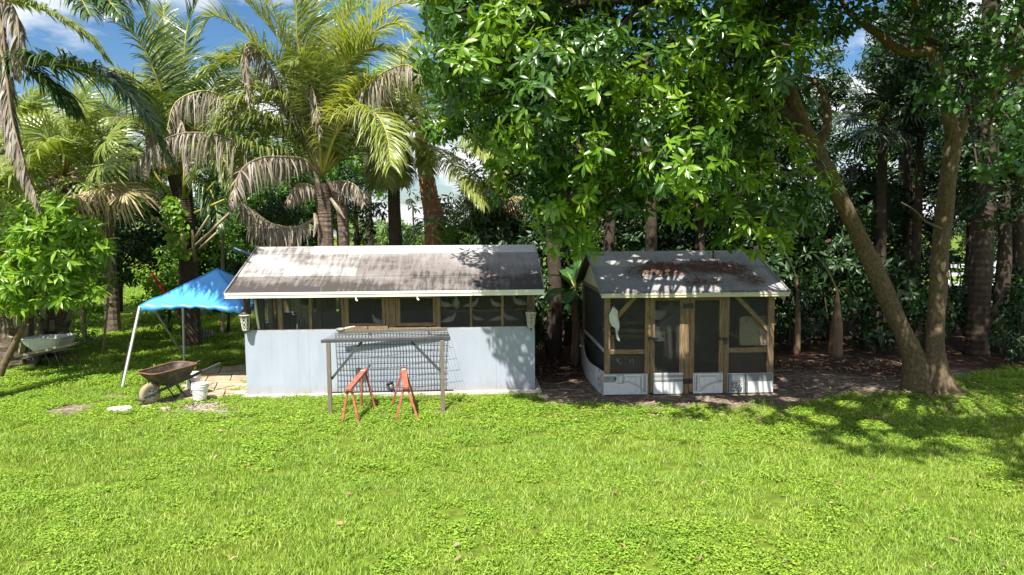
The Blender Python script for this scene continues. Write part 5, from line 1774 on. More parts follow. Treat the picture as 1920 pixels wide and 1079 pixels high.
# ---- main coconut palm behind the blue aviary
YM = 17.2
PM = tag(empty('coconut_palm', vertical(608, 400, YM)), 'large coconut palm behind the middle of the blue aviary, green and dead fronds mixed', 'palm tree')
palm_trunk(PM, [Vector(PM.location) - Vector((0, 0, .1)), at(610, 430, YM), at(607, 380, YM), at(604, 345, YM)], [.24, .2, .21, .26])
palm_trunk(PM, [vertical(645, 440, YM + .3), at(643, 440, YM + .3), at(640, 390, YM + .2), at(625, 350, YM)], [.17, .16, .15, .14], name='second_stem')
C0 = (603, 330)
mainf = [
    # (pixels, Ytip, length of leaflets, droop, material, rachis, deadtip)
    ([C0, (596, 200), (585, 80), (572, -60)], 17.0, .75, .18, 'fr_green', 'rachis', None),
    ([C0, (575, 180), (520, 70), (430, -30)], 16.5, .75, .28, 'fr_green', 'rachis', None),
    ([C0, (618, 180), (640, 60), (690, -60)], 17.5, .75, .25, 'fr_green', 'rachis', None),
    ([C0, (560, 190), (490, 90), (405, 30), (372, 70)], 16.3, .75, .4, 'fr_green', 'rachis', None),
    ([C0, (632, 190), (661, 100), (735, 44), (788, 80)], 16.2, .85, .5, 'fr_yellow', 'rachis', None),
    ([C0, (640, 220), (700, 150), (757, 122), (790, 138)], 15.8, .62, .8, 'fr_yellow', 'rachis', .52),
    ([C0, (634, 245), (690, 209), (722, 242), (733, 310)], 15.4, .85, 1.1, 'fr_yellow', 'rachis', None),
    ([C0, (590, 240), (577, 185), (580, 152), (592, 190), (600, 255)], 16.0, .55, 1.7, 'fr_dead', 'rachis_dead', None),
    ([C0, (555, 215), (495, 110), (460, 86), (470, 195)], 15.8, .5, 1.7, 'fr_dead', 'rachis_dead', None),
    ([C0, (530, 250), (470, 207), (391, 171), (331, 191), (313, 245)], 15.5, .62, .95, 'fr_green', 'rachis', .5),
    ([C0, (545, 290), (478, 277), (400, 252), (320, 256), (243, 316)], 15.0, .62, 1.25, 'fr_green', 'rachis_dead', .45),
    ([C0, (570, 300), (533, 295), (490, 296), (451, 321), (432, 385)], 15.0, .68, 1.8, 'fr_dead', 'rachis_dead', None),
    ([(606, 400), (560, 425), (510, 420), (470, 392), (452, 380)], 15.8, .68, 1.8, 'fr_dead', 'rachis_dead', None),
    ([C0, (560, 240), (500, 180), (430, 160), (380, 220)], 16.6, .7, .55, 'fr_green', 'rachis', None),
    ([C0, (560, 160), (530, 60), (480, -10), (400, -40)], 17.5, .75, .35, 'fr_green', 'rachis', None),
    ([C0, (620, 250), (650, 180), (700, 170), (748, 215)], 18.4, .75, .6, 'fr_green', 'rachis', None),
    ([C0, (612, 200), (622, 110), (645, 40), (680, 10)], 18.5, .7, .3, 'fr_green', 'rachis', None),
    ([C0, (580, 230), (545, 160), (470, 150), (420, 230)], 18.6, .7, .7, 'fr_green', 'rachis', None),
    ([C0, (640, 280), (690, 265), (720, 300), (728, 350)], 18.6, .65, 1.0, 'fr_green', 'rachis', None),
    ([C0, (570, 270), (520, 240), (470, 260), (445, 330)], 17.4, .7, 1.0, 'fr_green', 'rachis', None),
    ([(606, 365), (585, 350), (560, 345), (545, 362), (538, 380)], 16.3, .4, 1.6, 'fr_dead', 'rachis_dead', None),
    ([(606, 350), (640, 340), (668, 350), (682, 382)], 16.6, .4, 1.6, 'fr_dead', 'rachis_dead', None),
    ([C0, (565, 215), (500, 185), (430, 205), (385, 290)], 16.0, .75, .8, 'fr_green', 'rachis', None),
    ([C0, (555, 250), (490, 225), (420, 245), (360, 330)], 16.2, .75, .9, 'fr_green', 'rachis', None),
    ([C0, (570, 190), (520, 120), (450, 105), (380, 140)], 16.2, .8, .55, 'fr_green', 'rachis', None),
    ([C0, (640, 230), (690, 170), (745, 165), (790, 215)], 16.8, .8, .7, 'fr_yellow', 'rachis', None),
    ([C0, (612, 220), (640, 130), (700, 90), (765, 110)], 16.4, .8, .5, 'fr_green', 'rachis', None),
    ([C0, (598, 240), (590, 160), (570, 110), (545, 120)], 15.8, .75, .6, 'fr_green', 'rachis', None),
    ([C0, (594, 190), (560, 90), (556, 10), (540, -70)], 16.4, .75, .25, 'fr_green', 'rachis', None),
    ([C0, (626, 170), (680, 70), (740, 10), (800, 10)], 17.8, .75, .45, 'fr_yellow', 'rachis', None),
]
for i, (p, yt, L, dr, mt, rm, dt) in enumerate(mainf):
    frond(PM, pxf(p, YM, yt), L * (1.5 if mt != 'fr_dead' else 1.1), dr * 1.35, mt, rm, 125, .045, .17, .036, .12 if mt != 'fr_dead' else .22, .28 if mt != 'fr_dead' else 0, seed=i, deadtip=dt)
for i in range(9):
    frond(PM, auto_frond_pts(at(603, 330, YM), 15 + i * 19, 62 - 11 * (i % 4), 4.6, 1.5), .95, .6, 'fr_green', 'rachis', 84, .045, .17, .046, .13, .25, seed=20 + i * 3)
# torn husk and hanging sheaths round the crown
for i, (a, b, c_) in enumerate((((588, 322), (597, 345), (603, 372)), ((590, 400), (594, 420), (588, 445)), ((612, 335), (626, 358), (640, 366)), ((620, 372), (634, 392), (646, 410)))):
    MB().tube(rel(pxf([a, b, c_], YM - .35, YM - .35), PM), [.03, .06, .012], 6, wob=.3).build('husk', M['boot' if i % 2 else 'bark_palm'], PM)

# ---- second coconut palm left of it, with a vine on its trunk
YL = 19.0
PL = tag(empty('coconut_palm', vertical(352, 470, YL)), 'coconut palm left of the large one, a lime green vine climbing its trunk', 'palm tree')
palm_trunk(PL, [Vector(PL.location) - Vector((0, 0, .1)), at(350, 440, YL), at(345, 380, YL), at(336, 330, YL)], [.26, .24, .24, .3], 'bark_dark')
C1 = (334, 335)
for i, (p, yt, L, dr, mt) in enumerate([
    ([C1, (320, 200), (290, 80), (259, -10)], 18.6, .75, .15, 'fr_green'),
    ([C1, (310, 200), (275, 100), (239, 52), (180, 12)], 17.6, .8, .4, 'fr_deep'),
    ([C1, (328, 190), (312, 80), (305, 10)], 19.8, .7, .2, 'fr_green'),
    ([C1, (342, 200), (350, 60), (380, -20)], 19.5, .7, .2, 'fr_deep'),
    ([C1, (360, 210), (420, 110), (470, 100)], 20, .7, .4, 'fr_green'),
    ([C1, (290, 230), (240, 150), (180, 150), (150, 200)], 18, .7, .7, 'fr_green'),
    ([C1, (300, 270), (250, 230), (210, 250), (190, 310)], 17.6, .6, 1.0, 'fr_green'),
    ([C1, (310, 250), (285, 190), (262, 165), (225, 180)], 17.4, .65, .9, 'fr_green'),
    ([C1, (355, 300), (385, 280), (420, 300), (440, 360)], 17.8, .6, 1.0, 'fr_green'),
    ([C1, (340, 260), (375, 200), (440, 190), (480, 240)], 19.5, .7, .8, 'fr_green'),
    ([C1, (300, 320), (262, 330), (240, 380), (236, 420)], 18.2, .55, 1.4, 'fr_deep'),
    ([C1, (360, 330), (390, 350), (405, 390), (408, 430)], 18.2, .55, 1.4, 'fr_deep'),
    ([C1, (325, 280), (330, 230), (345, 240), (352, 330)], 17.8, .5, 1.6, 'fr_dead'),
    ([C1, (318, 290), (300, 240), (282, 250), (270, 330)], 17.9, .5, 1.6, 'fr_dead'),
]):
    frond(PL, pxf(p, YL, yt), L * (1.45 if mt != 'fr_dead' else 1.05), dr * 1.3, mt, 'rachis_dead' if mt == 'fr_dead' else 'rachis', 115, .045, .17, .038, .12, .25, seed=40 + i)
for i in range(12):
    frond(PL, auto_frond_pts(at(334, 330, YL), -20 + i * 21, 66 - 14 * (i % 4), 4.4, 1.6), .95, .7, 'fr_green' if i % 3 else 'fr_deep', 'rachis', 84, .045, .17, .046, .13, .25, seed=60 + i)
for i, (a, b) in enumerate((((318, 365), (288, 322)), ((345, 372), (346, 310)), ((352, 366), (372, 320)), ((378, 372), (402, 342)), ((366, 400), (420, 375)))):
    MB().tube(rel([at(*a, YL - .5), at(*b, YL - .9)], PL), [.05, .025], 6).build('petiole', M['rachis'], PL, smooth=True)
for i, (a, b) in enumerate((((362, 455), (392, 405)), ((372, 470), (405, 438)), ((352, 480), (340, 440)), ((366, 490), (360, 432)), ((330, 440), (283, 405)), ((358, 470), (430, 400)))):
    MB().tube(rel([at(*a, YL - .6), at(*b, YL - 1.2)], PL), [.045, .03], 6, wob=.2).build('dead_petiole', M['stem_pale'], PL, smooth=True)
# vine
rs_ = np.random.RandomState(8)
tv = rs_.rand(420)
vp = np.array([list(at(322 + 16 * t + rs_.randn() * 7, 375 + 105 * t, YL - .45 - rs_.rand() * .15)) for t in tv])
VN = tag(empty('climbing_vine', vertical(335, 480, YL - .5)), 'lime green climbing vine covering the trunk of the left coconut palm', 'vine')
lv = rosettes(vp, np.tile([0, -1, .3], (len(vp), 1)), 2, .15, .12, .5, rs_)
foliage(VN, lv, 'round', M['lf_lime'])
MB().tube(rel([at(335, 600, YL - .35), at(338, 480, YL - .4), at(322, 375, YL - .4)], VN), [.03, .025, .01], 6).build('stem', M['twig'], VN)

# ---- near palm at the left edge: only its top fronds and hanging dead leaves show
YN_ = 13.0
PN = tag(empty('coconut_palm', (-10.3, YN_, 0)), 'tall palm at the left picture edge, trailing a long dead frond', 'palm tree')
palm_trunk(PN, [Vector((-10.3, YN_, -.1)), Vector((-10.25, YN_, 3.5)), at(-22, 90, YN_), at(-24, -30, YN_)], [.24, .2, .19, .22])
for i, (p, y0, yt, L, dr, mt) in enumerate([
    ([(-30, -30), (60, -60), (130, -44), (190, -10), (228, 30)], YN_, 11.6, .95, 1.2, 'fr_deep'),
    ([(-30, -20), (20, -44), (80, -40), (140, -15), (170, 30)], YN_, 11.2, .9, 1.5, 'fr_deep'),
    ([(-30, -20), (30, -50), (90, -60), (170, -40), (250, -12)], YN_, 12.0, .95, 1.3, 'fr_deep'),
    ([(-30, 60), (24, 114), (120, 122), (210, 152), (290, 232)], YN_, 13.0, 1.25, .9, 'fr_deep'),
    ([(-30, 80), (60, 112), (130, 128), (230, 170), (318, 300)], YN_, 14.2, 1.25, .9, 'fr_deep'),
    ([(-30, 90), (20, 120), (80, 150), (140, 210)], YN_, 13.2, .9, 1.3, 'fr_deep'),
    ([(-30, 0), (60, 10), (150, 60), (200, 110)], YN_ + 1, 14.5, .7, .8, 'fr_green'),
    ([(-20, -10), (2, 40), (14, 150), (32, 270), (70, 375)], YN_ - .2, 12.5, .5, 2.2, 'fr_dead'),
    ([(-20, 10), (-2, 90), (10, 200), (40, 300), (75, 392)], YN_ - .1, 12.6, .5, 2.2, 'fr_dead'),
    ([(-20, 30), (8, 120), (22, 220), (46, 310)], YN_ - .3, 12.4, .5, 2.2, 'fr_dead'),
    ([(-20, 0), (20, 10), (35, 60), (30, 140)], YN_ - .3, 12.4, .5, 2.0, 'fr_dead'),
    ([(-30, -30), (-120, -100), (-240, -60), (-330, 60)], YN_, 12.4, .8, .8, 'fr_deep'),
    ([(-30, -30), (-60, -180), (-40, -330)], YN_, 13.4, .8, .3, 'fr_green'),
]):
    frond(PN, pxf(p, y0, yt), L, dr, mt, 'rachis_dead' if mt == 'fr_dead' else 'rachis', 110, .045, .14 if mt != 'fr_dead' else .05, .045, .1 if mt != 'fr_dead' else .08, .2 if mt != 'fr_dead' else 0, seed=80 + i)

# ---- two palms right of the large one: trunks stand behind the aviary roof
YB = 19.5
PB = tag(empty('coconut_palm', vertical(742, 430, YB)), 'palm with a straight dark trunk right of the large coconut palm', 'palm tree')
palm_trunk(PB, [Vector(PB.location) - Vector((0, 0, .1)), at(741, 440, YB), at(739, 380, YB), at(738, 300, YB), at(742, 250, YB)], [.2, .19, .18, .17, .2], 'bark_dark')
C2 = (744, 252)
for i, (p, yt, L, dr, mt) in enumerate([
    ([C2, (790, 240), (838, 240), (884, 264), (922, 300)], 17.2, .95, .75, 'fr_yellow'),
    ([C2, (780, 215), (850, 210), (910, 250), (945, 330)], 17.4, .85, .9, 'fr_yellow'),
    ([C2, (790, 270), (830, 290), (868, 330), (908, 385)], 17.6, .75, 1.0, 'fr_yellow'),
    ([C2, (760, 200), (790, 150), (830, 160), (850, 230)], 19, .7, .6, 'fr_green'),
    ([C2, (730, 200), (700, 150), (650, 160)], 20, .7, .5, 'fr_green'),
    ([C2, (770, 260), (795, 280), (805, 330)], 18.6, .6, 1.2, 'fr_green'),
    ([C2, (730, 270), (712, 300), (705, 350)], 18.7, .6, 1.2, 'fr_green'),
    ([C2, (750, 290), (756, 320), (758, 350)], 18.6, .5, 1.2, 'fr_green'),
    ([C2, (745, 180), (760, 100), (800, 60)], 21, .7, .3, 'fr_green'),
]):
    frond(PB, pxf(p, YB, yt), L * 1.25, dr * 1.2, mt, 'rachis', 125, .045, .16, .037, .08, .15, seed=120 + i)
YR = 21.0
PR = tag(empty('red_bark_palm', vertical(812, 440, YR)), 'leaning palm trunk with peeling red bark behind the aviary ridge', 'palm tree')
palm_trunk(PR, [vertical(822, 440, YR) - Vector((0, 0, .1)), at(815, 425, YR), at(806, 370, YR), at(796, 310, YR), at(790, 250, YR)], [.34, .33, .27, .22, .2], 'bark_red', ring=.22)
rs_ = random.Random(14)
for i in range(22):
    t = rs_.random()
    x, y = 796 + 22 * t + rs_.uniform(-13, 13), 318 + 110 * t
    p = at(x, y, YR - .34)
    MB().box(-.04, .04, -.01, .01, -.11, .11, Matrix.Translation(p - Vector(PR.location)) @ Euler((rs_.uniform(-.4, .2), rs_.uniform(-.4, .4), rs_.uniform(-.6, .6))).to_matrix().to_4x4()).build('bark_flake', M['bark_red' if i % 3 else 'boot'], PR)
for i in range(7):
    frond(PR, auto_frond_pts(at(790, 250, YR), 20 + i * 52, 40 + 10 * (i % 3), 2.6, 1.5), .55, .6, 'fr_green', 'rachis', 44, .035, .15, .036, .12, .2, seed=150 + i)

# ---- fan palms
def fan_mesh(name, R_=.8, nseg=34, spread=150, droop=.55, seed=0, w=.036, split=.34):
    rs = random.Random(seed)
    V, Fc = [], []
    for k in range(nseg):
        a = rad(-spread + 2 * spread * k / (nseg - 1))
        L = R_ * (1 - .22 * abs(k / (nseg - 1) * 2 - 1) ** 2) * rs.uniform(.9, 1.05)
        d = Vector((math.cos(a), math.sin(a), .18 + rs.gauss(0, .04)))
        s = Vector((-math.sin(a), math.cos(a), 0))
        up = Vector((0, 0, 1))
        p = Vector((0, 0, 0))
        b = len(V)
        dr = droop * rs.uniform(.6, 1.4)
        hw = R_ * rad(2 * spread / (nseg - 1)) * .5
        for g, (t, wk) in enumerate(((0, .02), (.25, .25 * hw / w * 1.0), (split, split * hw / w), (.7, .75), (1.0, .05))):
            q = d * (L * t) - up * (dr * L * max(0, t - .3) ** 2)
            ww = w * wk
            V += [tuple(q - s * ww), tuple(q + up * ww * .35), tuple(q + s * ww)]
        for g in range(4):
            for e in (0, 1):
                i = b + g * 3 + e
                Fc.append((i, i + 1, i + 4, i + 3))
    me = bpy.data.meshes.new(name)
    me.from_pydata(V, [], Fc)
    return me
FAN = [fan_mesh('fan_leaf', .80, 34, 145, .5 + .25 * i, 30 + i) for i in range(4)]
FAN_D = [fan_mesh('fan_leaf', .75, 30, 120, 1.6, 50 + i, .03, .2) for i in range(2)]
_fanmat = {}
def fan_leaf(root, base, hub, facing, sc=1.0, mat='fan', dead=False, k=0, pet=True):
    """petiole from base to hub, the blade fanning out beyond it, its upper face towards `facing`"""
    key = (dead, k % (2 if dead else 4), mat)
    if key not in _fanmat:
        me = (FAN_D if dead else FAN)[key[1]].copy()
        me.materials.append(M[mat])
        _fanmat[key] = me
    me = _fanmat[key]
    l = Vector(root.location)
    X = (hub - base).normalized()
    Z = Vector(facing); Z = (Z - X * Z.dot(X))
    if Z.length < .05: Z = Vector((0, 0, 1)) - X * X.z
    Z.normalize()
    Yv = Z.cross(X)
    m = Matrix((X, Yv, Z)).transposed().to_4x4() @ Matrix.Scale(sc, 4)
    m.translation = hub - l
    if pet:
        po = MB().tube([base - l, base.lerp(hub, .55) - l + Vector((0, 0, .05)), hub - l], [.022, .016, .012], 5).build('fan_stalk', M['rachis' if not dead else 'rachis_dead'], root, smooth=True)
    o = bpy.data.objects.new('fan_leaf', me)
    o.parent = root
    o.matrix_local = m
    COL.objects.link(o)
    return o

def boots(root, p0, p1, r, n, seed, big=1.0):
    rs = random.Random(seed)
    m = MB()
    m.prism([(-.06, 0), (.06, 0), (.045, .0), (.03, .0)], 0, .01) if False else None
    m.add([(-.085, -.04, 0), (.085, -.04, 0), (.05, .11, .32), (-.05, .11, .32), (-.08, .02, 0), (.08, .02, 0), (.045, .16, .29), (-.045, .16, .29)],
          [(0, 1, 2, 3), (7, 6, 5, 4), (0, 4, 5, 1), (1, 5, 6, 2), (2, 6, 7, 3), (3, 7, 4, 0)])
    me = bpy.data.meshes.new('leaf_base'); me.from_pydata(m.v, [], m.f); me.materials.append(M['boot'])
    l = Vector(root.location)
    ax_ = (p1 - p0)
    for i in range(n):
        t = (i + rs.uniform(-.3, .3)) / n
        an = i * 2.4 + rs.uniform(-.2, .2)
        outv = Vector((math.cos(an), math.sin(an), 0))
        p = p0 + ax_ * max(0, min(.97, t)) + outv * r * .98
        X = outv.cross(Vector((0, 0, 1))) * -1
        roll = rs.uniform(-.55, .55)
        m4 = Matrix((X, outv, Vector((0, 0, 1)))).transposed().to_4x4() @ Matrix.Rotation(roll, 4, 'Y') @ Matrix.Scale(big * rs.uniform(.8, 1.15), 4)
        m4.translation = p - l
        o = bpy.data.objects.new('leaf_base', me); o.parent = root; o.matrix_local = m4
        COL.objects.link(o)

def sabal(px, pyg, Yd, crown, label, n=22, r=.26, L=1.2, sc=1.0, seed=0, mat='fan', dead=6, nb=44, boot=True, trunk='bark_palm', skip_back=False, group=None, elev=(-35, 70)):
    g = vertical(px, pyg, Yd)
    o = tag(empty('sabal_palm', g), label, 'palm tree', group)
    top = at(*crown, Yd)
    palm_trunk(o, [g - Vector((0, 0, .1)), g.lerp(top, .5), top], [r * 1.1, r, r * .95], trunk, ring=.2)
    if boot:
        boots(o, g + Vector((0, 0, .05)), Vector(top), r, nb, seed)
    rs = random.Random(seed + 5)
    for k in range(n):
        az = k * 137.5 + rs.uniform(-15, 15)
        el = elev[1] - (elev[1] - elev[0]) * (k / n) + rs.uniform(-8, 8)
        d = Vector((math.cos(rad(az)) * math.cos(rad(el)), math.sin(rad(az)) * math.cos(rad(el)), math.sin(rad(el))))
        hub = top + d * L * rs.uniform(.8, 1.15) + Vector((0, 0, -.12))
        fan_leaf(o, top + d * .1, hub, Vector((0, 0, 1)) - d * .2 + Vector((rs.gauss(0, .25), rs.gauss(0, .25) - .35, 0)), sc * rs.uniform(.85, 1.15), mat, False, k)
    for k in range(dead):
        az = rs.uniform(180, 360) if k < dead * .7 else rs.uniform(0, 360)
        d = Vector((math.cos(rad(az)) * .7, math.sin(rad(az)) * .7, -.7))
        hub = top + d * L * rs.uniform(.6, .9)
        fan_leaf(o, top + d * .15, hub, Vector((d.x, d.y, .6)), sc * rs.uniform(.8, 1.0), 'fr_straw', True, k)
    return o
S1 = sabal(97, 640, 17.6, (120, 330), 'fan palm with a criss-crossed trunk behind the grey wheelbarrow', 26, .30, 1.35, 1.15, 3, nb=70)
# a few fans placed where the photo shows them bright
l1 = Vector(S1.location); t1 = at(120, 330, 17.6)
for i, (hx_, hy_, yy, s_) in enumerate(((128, 232, 16.6, 1.15), (205, 262, 16.6, 1.1), (95, 285, 16.2, 1.2), (198, 308, 16.0, 1.15), (60, 320, 16.4, 1.0), (150, 195, 17.4, 1.0))):
    fan_leaf(S1, t1, at(hx_, hy_, yy), Vector((.0, -.8, .75)), s_, 'fan', False, i)
for i, (hx_, hy_, yy) in enumerate(((190, 352, 16.0), (235, 362, 15.8), (150, 365, 16.0), (215, 350, 16.2))):
    fan_leaf(S1, t1, at(hx_, hy_, yy), Vector((.1, -.6, .8)), 1.05, 'fr_straw', True, i)
S2 = sabal(20, 640, 16.4, (18, 440), 'broad stubby palm trunk at the left picture edge under the mango sapling', 18, .42, 1.1, 1.0, 9, nb=60, trunk='bark_palm', mat='fan', dead=8)
S3 = sabal(905, 470, 20.5, (912, 380), 'slender fan palm with half-straw leaves behind the right end of the aviary roof', 20, .14, .75, .8, 14, mat='fan', dead=6, boot=False, trunk='bark_red', elev=(-50, 60))
for i, (hx_, hy_, yy) in enumerate(((885, 375, 19.6), (955, 372, 19.4), (920, 362, 19.3), (965, 385, 19.8), (900, 395, 19.4))):
    fan_leaf(S3, at(912, 380, 20.5), at(hx_, hy_, yy), Vector((0, -.5, .8)), .8, 'fr_straw' if i % 2 else 'fan', i % 2 == 1, i)
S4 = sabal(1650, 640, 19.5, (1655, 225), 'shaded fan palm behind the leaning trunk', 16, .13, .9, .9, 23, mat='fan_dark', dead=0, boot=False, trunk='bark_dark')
S5 = sabal(215, 640, 22.0, (190, 300), 'far fan palm filling the gap behind the left fan palm', 24, .2, 1.3, 1.2, 31, mat='fan', dead=4, boot=False)
S6 = sabal(20, 640, 21.0, (30, 260), 'far fan palm at the left edge behind the nearer ones', 24, .2, 1.3, 1.2, 37, mat='fan', dead=4, boot=False)
# low green palm behind the roof ridge
YA = 19.0
AP = tag(empty('feather_palm', vertical(850, 470, YA)), 'low bright feather palm just above the aviary ridge', 'palm')
for i, (p, yt) in enumerate((([(850, 500), (838, 440), (815, 418), (770, 440)], 18.5), ([(850, 500), (845, 430), (850, 405), (880, 420)], 18.7), ([(850, 500), (825, 450), (790, 440), (768, 462)], 18.3), ([(850, 500), (870, 440), (900, 430), (920, 455)], 18.5), ([(850, 500), (855, 440), (885, 445), (905, 470)], 18.2), ([(850, 500), (830, 430), (800, 415), (780, 425)], 19.5), ([(850, 500), (860, 420), (870, 380), (890, 380)], 19.5))):
    frond(AP, pxf(p, YA, yt), .5, .5, 'fr_deep' if i % 2 else 'lf_mid', 'rachis', 40, .02, .15, .035, .1, .3, seed=180 + i)
MB().tube(rel([vertical(850, 470, YA), at(850, 495, YA)], AP), [.08, .06], 8).build('trunk', M['bark_palm'], AP, smooth=True)

# ------------------------------------------------------------------ broad-leaved trees
def in_poly(x, y, poly):
    c = False
    j = len(poly) - 1
    for i in range(len(poly)):
        xi, yi = poly[i]; xj, yj = poly[j]
        if (yi > y) != (yj > y) and x < (xj - xi) * (y - yi) / (yj - yi) + xi:
            c = not c
        j = i
    return c

# openings between the leaves through which the sun reaches the hut and the soil in front of it
FLECKS = []
for (px, py, r_) in ((1190, 487, .16), (1205, 492, .12), (1278, 484, .14), (1332, 488, .14), (1222, 520, .16), (1262, 520, .18), (1240, 545, .2), (1275, 546, .2), (1300, 545, .14), (1335, 542, .16), (1365, 498, .15), (1462, 536, .2), (1180, 549, .12), (1150, 495, .1), (1170, 520, .08), (1410, 515, .08), (1350, 525, .08)):
    FLECKS.append((at(px, py, 12.76 + (553 - py) / 80 * 1.85), r_))
for (px, py, r_) in ((1279, 632, .12), (1440, 600, .2), (1446, 640, .14), (1402, 722, .14), (1437, 722, .16), (1238, 706, .12), (1266, 733, .09), (1265, 612, .14), (1258, 640, .1), (1225, 608, .08), (1378, 735, .06), (1150, 640, .06)):
    FLECKS.append((at(px, py, 13.05), r_))
for (px, py, r_) in ((1325, 747, .16), (1300, 762, .2), (1355, 752, .14), (1395, 760, .2), (1250, 770, .22), (1215, 758, .16), (1430, 770, .2), (1480, 748, .14), (1500, 775, .22), (1545, 790, .22), (1590, 762, .2), (1640, 800, .24), (1690, 830, .24), (1600, 830, .2), (1060, 690, .12), (1080, 715, .14), (1040, 700, .08), (1730, 770, .16), (1560, 700, .12), (1640, 700, .1), (1800, 830, .2), (1850, 870, .2)):
    FLECKS.append((on_ground(px, py), r_))
def carve(LV):
    P = LV['P'] + LV['D'] * (LV['L'] * .5)[:, None]
    keep = np.ones(len(P), bool)
    S = np.array(SUN_TO)
    for q, r_ in FLECKS:
        d = P - np.array(q)
        t = d @ S
        keep &= np.linalg.norm(d - t[:, None] * S, axis=1) > r_ + LV['L'] * .28
    return sub(LV, keep)

# the big glossy tree over both buildings; its leaning trunk stands right of the hut
BT = tag(empty('broadleaf_tree', on_ground(1732, 733)), 'huge glossy broadleaf tree whose trunk leans left over the mesh hut', 'tree')
yB = BT.location.y
limb(BT, [Vector(BT.location) + Vector((-.06, 0, -.1)), at(1712, 668, yB), at(1668, 570, yB - .1), at(1615, 455, yB - .2), at(1558, 335, yB - .4), at(1500, 230, yB - .6)], [.33, .20, .165, .155, .145, .13], M['bark'], 'trunk', 16, 40, .2)
limb(BT, [at(1508, 245, yB - .6), at(1482, 175, yB - .7), at(1440, 60, yB - .8), at(1380, -120, yB - 1)], [.14, .12, .10, .06], M['bark'])
limb(BT, [at(1530, 285, yB - .5), at(1552, 225, yB - .4), at(1535, 160, yB - .3), at(1490, 140, yB - .2)], [.10, .075, .05, .035], M['bark'])
limb(BT, [at(1500, 235, yB - .6), at(1420, 190, yB - .9), at(1300, 170, yB - 1.1), at(1150, 180, yB - 1.3)], [.15, .12, .09, .05], M['bark_dark'])
limb(BT, [at(1480, 180, yB - .7), at(1350, 60, yB - 1.2), at(1200, 0, yB - 1.5), at(1000, 20, yB - 1.6)], [.14, .11, .09, .05], M['bark_dark'])
limb(BT, [at(1540, 310, yB - .5), at(1470, 330, yB - 1.0), at(1390, 350, yB - 1.5), at(1320, 380, yB - 1.8)], [.1, .08, .06, .03], M['bark_dark'])
limb(BT, [at(1210, 0, yB - 1.5), at(1120, 130, yB - 1.9), at(1080, 280, yB - 2.2), at(1060, 400, yB - 2.4)], [.08, .06, .05, .02], M['bark_dark'])
CP = [(795, -40), (800, 110), (815, 190), (870, 235), (930, 300), (960, 360), (1000, 400), (1030, 440), (1075, 470), (1110, 430), (1180, 400), (1250, 415), (1330, 430), (1380, 450), (1440, 470), (1500, 450), (1535, 400), (1510, 330), (1450, 250), (1480, 160), (1540, 90), (1545, 20), (1500, -40), (1500, -600), (900, -600), (790, -300)]
rs_ = random.Random(77)
lobes = []
tries = 0
while len(lobes) < 135 and tries < 20000:
    tries += 1
    px, py = rs_.uniform(790, 1550), rs_.uniform(-560, 480)
    Y = rs_.uniform(9.7, 13.4)
    r_ = rs_.uniform(.36, .68)
    if py < -60: r_ *= 1.25
    pr = r_ * F / Y * .72
    if not all(in_poly(px + dx * pr, py + dy * pr, CP) for dx, dy in ((1, 0), (-1, 0), (0, 1), (0, -1))):
        continue
    p = at(px, py, Y)
    if p.z > 8.6: continue
    # stays behind the sheet of light that just clears the lawn in front of the buildings
    lim = float(np.interp(p.x + .21 * p.z, [-1, 0, 1.5, 3, 4.5, 6], [12.9, 12.6, 12.1, 11.9, 10.6, 9.8]))
    if p.y + p.z / 1.7 < lim + r_ * .6: continue
    if any((p - Vector(l[:3])).length < .85 * max(r_, l[3]) for l in lobes): continue
    lobes.append((p.x, p.y, p.z, r_))
# clusters placed where the photo has hanging sprays
for (px, py, Y, r_) in ((1048, 455, 11.2, .28), (1075, 430, 11.0, .30), (1100, 462, 11.3, .22), (1400, 440, 10.8, .36), (1440, 452, 10.9, .34), (1490, 440, 11, .32), (1470, 385, 10.8, .38), (1520, 350, 11.4, .36), (1360, 455, 11.0, .28),
                        (1090, 350, 10.6, .36), (1035, 345, 10.9, .36), (960, 300, 11.1, .34), (930, 350, 11.4, .25), (830, 150, 11.4, .32), (850, 200, 11.4, .32), (905, 180, 11.0, .36), (1500, 100, 10.4, .4), (1530, 50, 10.5, .36), (1290, 210, 10.0, .4), (1440, 260, 10.6, .36), (1480, 290, 10.8, .34), (1380, 210, 10.2, .34), (1130, 265, 10.2, .36), (1420, 330, 10.9, .4), (1340, 330, 10.7, .4), (1270, 330, 10.6, .4), (1200, 330, 10.6, .4), (1300, 390, 10.9, .36), (1230, 380, 11.0, .34), (1160, 380, 11.0, .34), (1380, 390, 10.9, .36), (1450, 340, 11.3, .4), (1430, 200, 14.3, .5), (1470, 230, 14.5, .45), (1500, 180, 14.5, .45), (1400, 290, 13.6, .45)):
    p = at(px, py, Y)
    lobes.append((p.x, p.y, p.z, r_))
tries = 0
n1 = len(lobes)
while len(lobes) < n1 + 20 and tries < 20000:
    tries += 1
    q = Vector((rs_.uniform(-1.3, .6), rs_.uniform(12.9, 14.9), 2.4))
    z = rs_.uniform(4.6, 8.2)
    r_ = rs_.uniform(.32, .5)
    p = Vector((q.x - .212 * (z - 2.4), q.y - (z - 2.4) / 1.7, z))
    px, py, d = to_px(p)
    if px < 812 + r_ * F / d * .5 or py > 250: continue
    if any((p - Vector(l[:3])).length < .6 * r_ for l in lobes): continue
    lobes.append((p.x, p.y, p.z, r_))
pts, axs = lobe_points(lobes, 14.5, np.random.RandomState(3), .35, .45)
LVb = rosettes(pts, axs, 9, .20, .064, .36, np.random.RandomState(4))
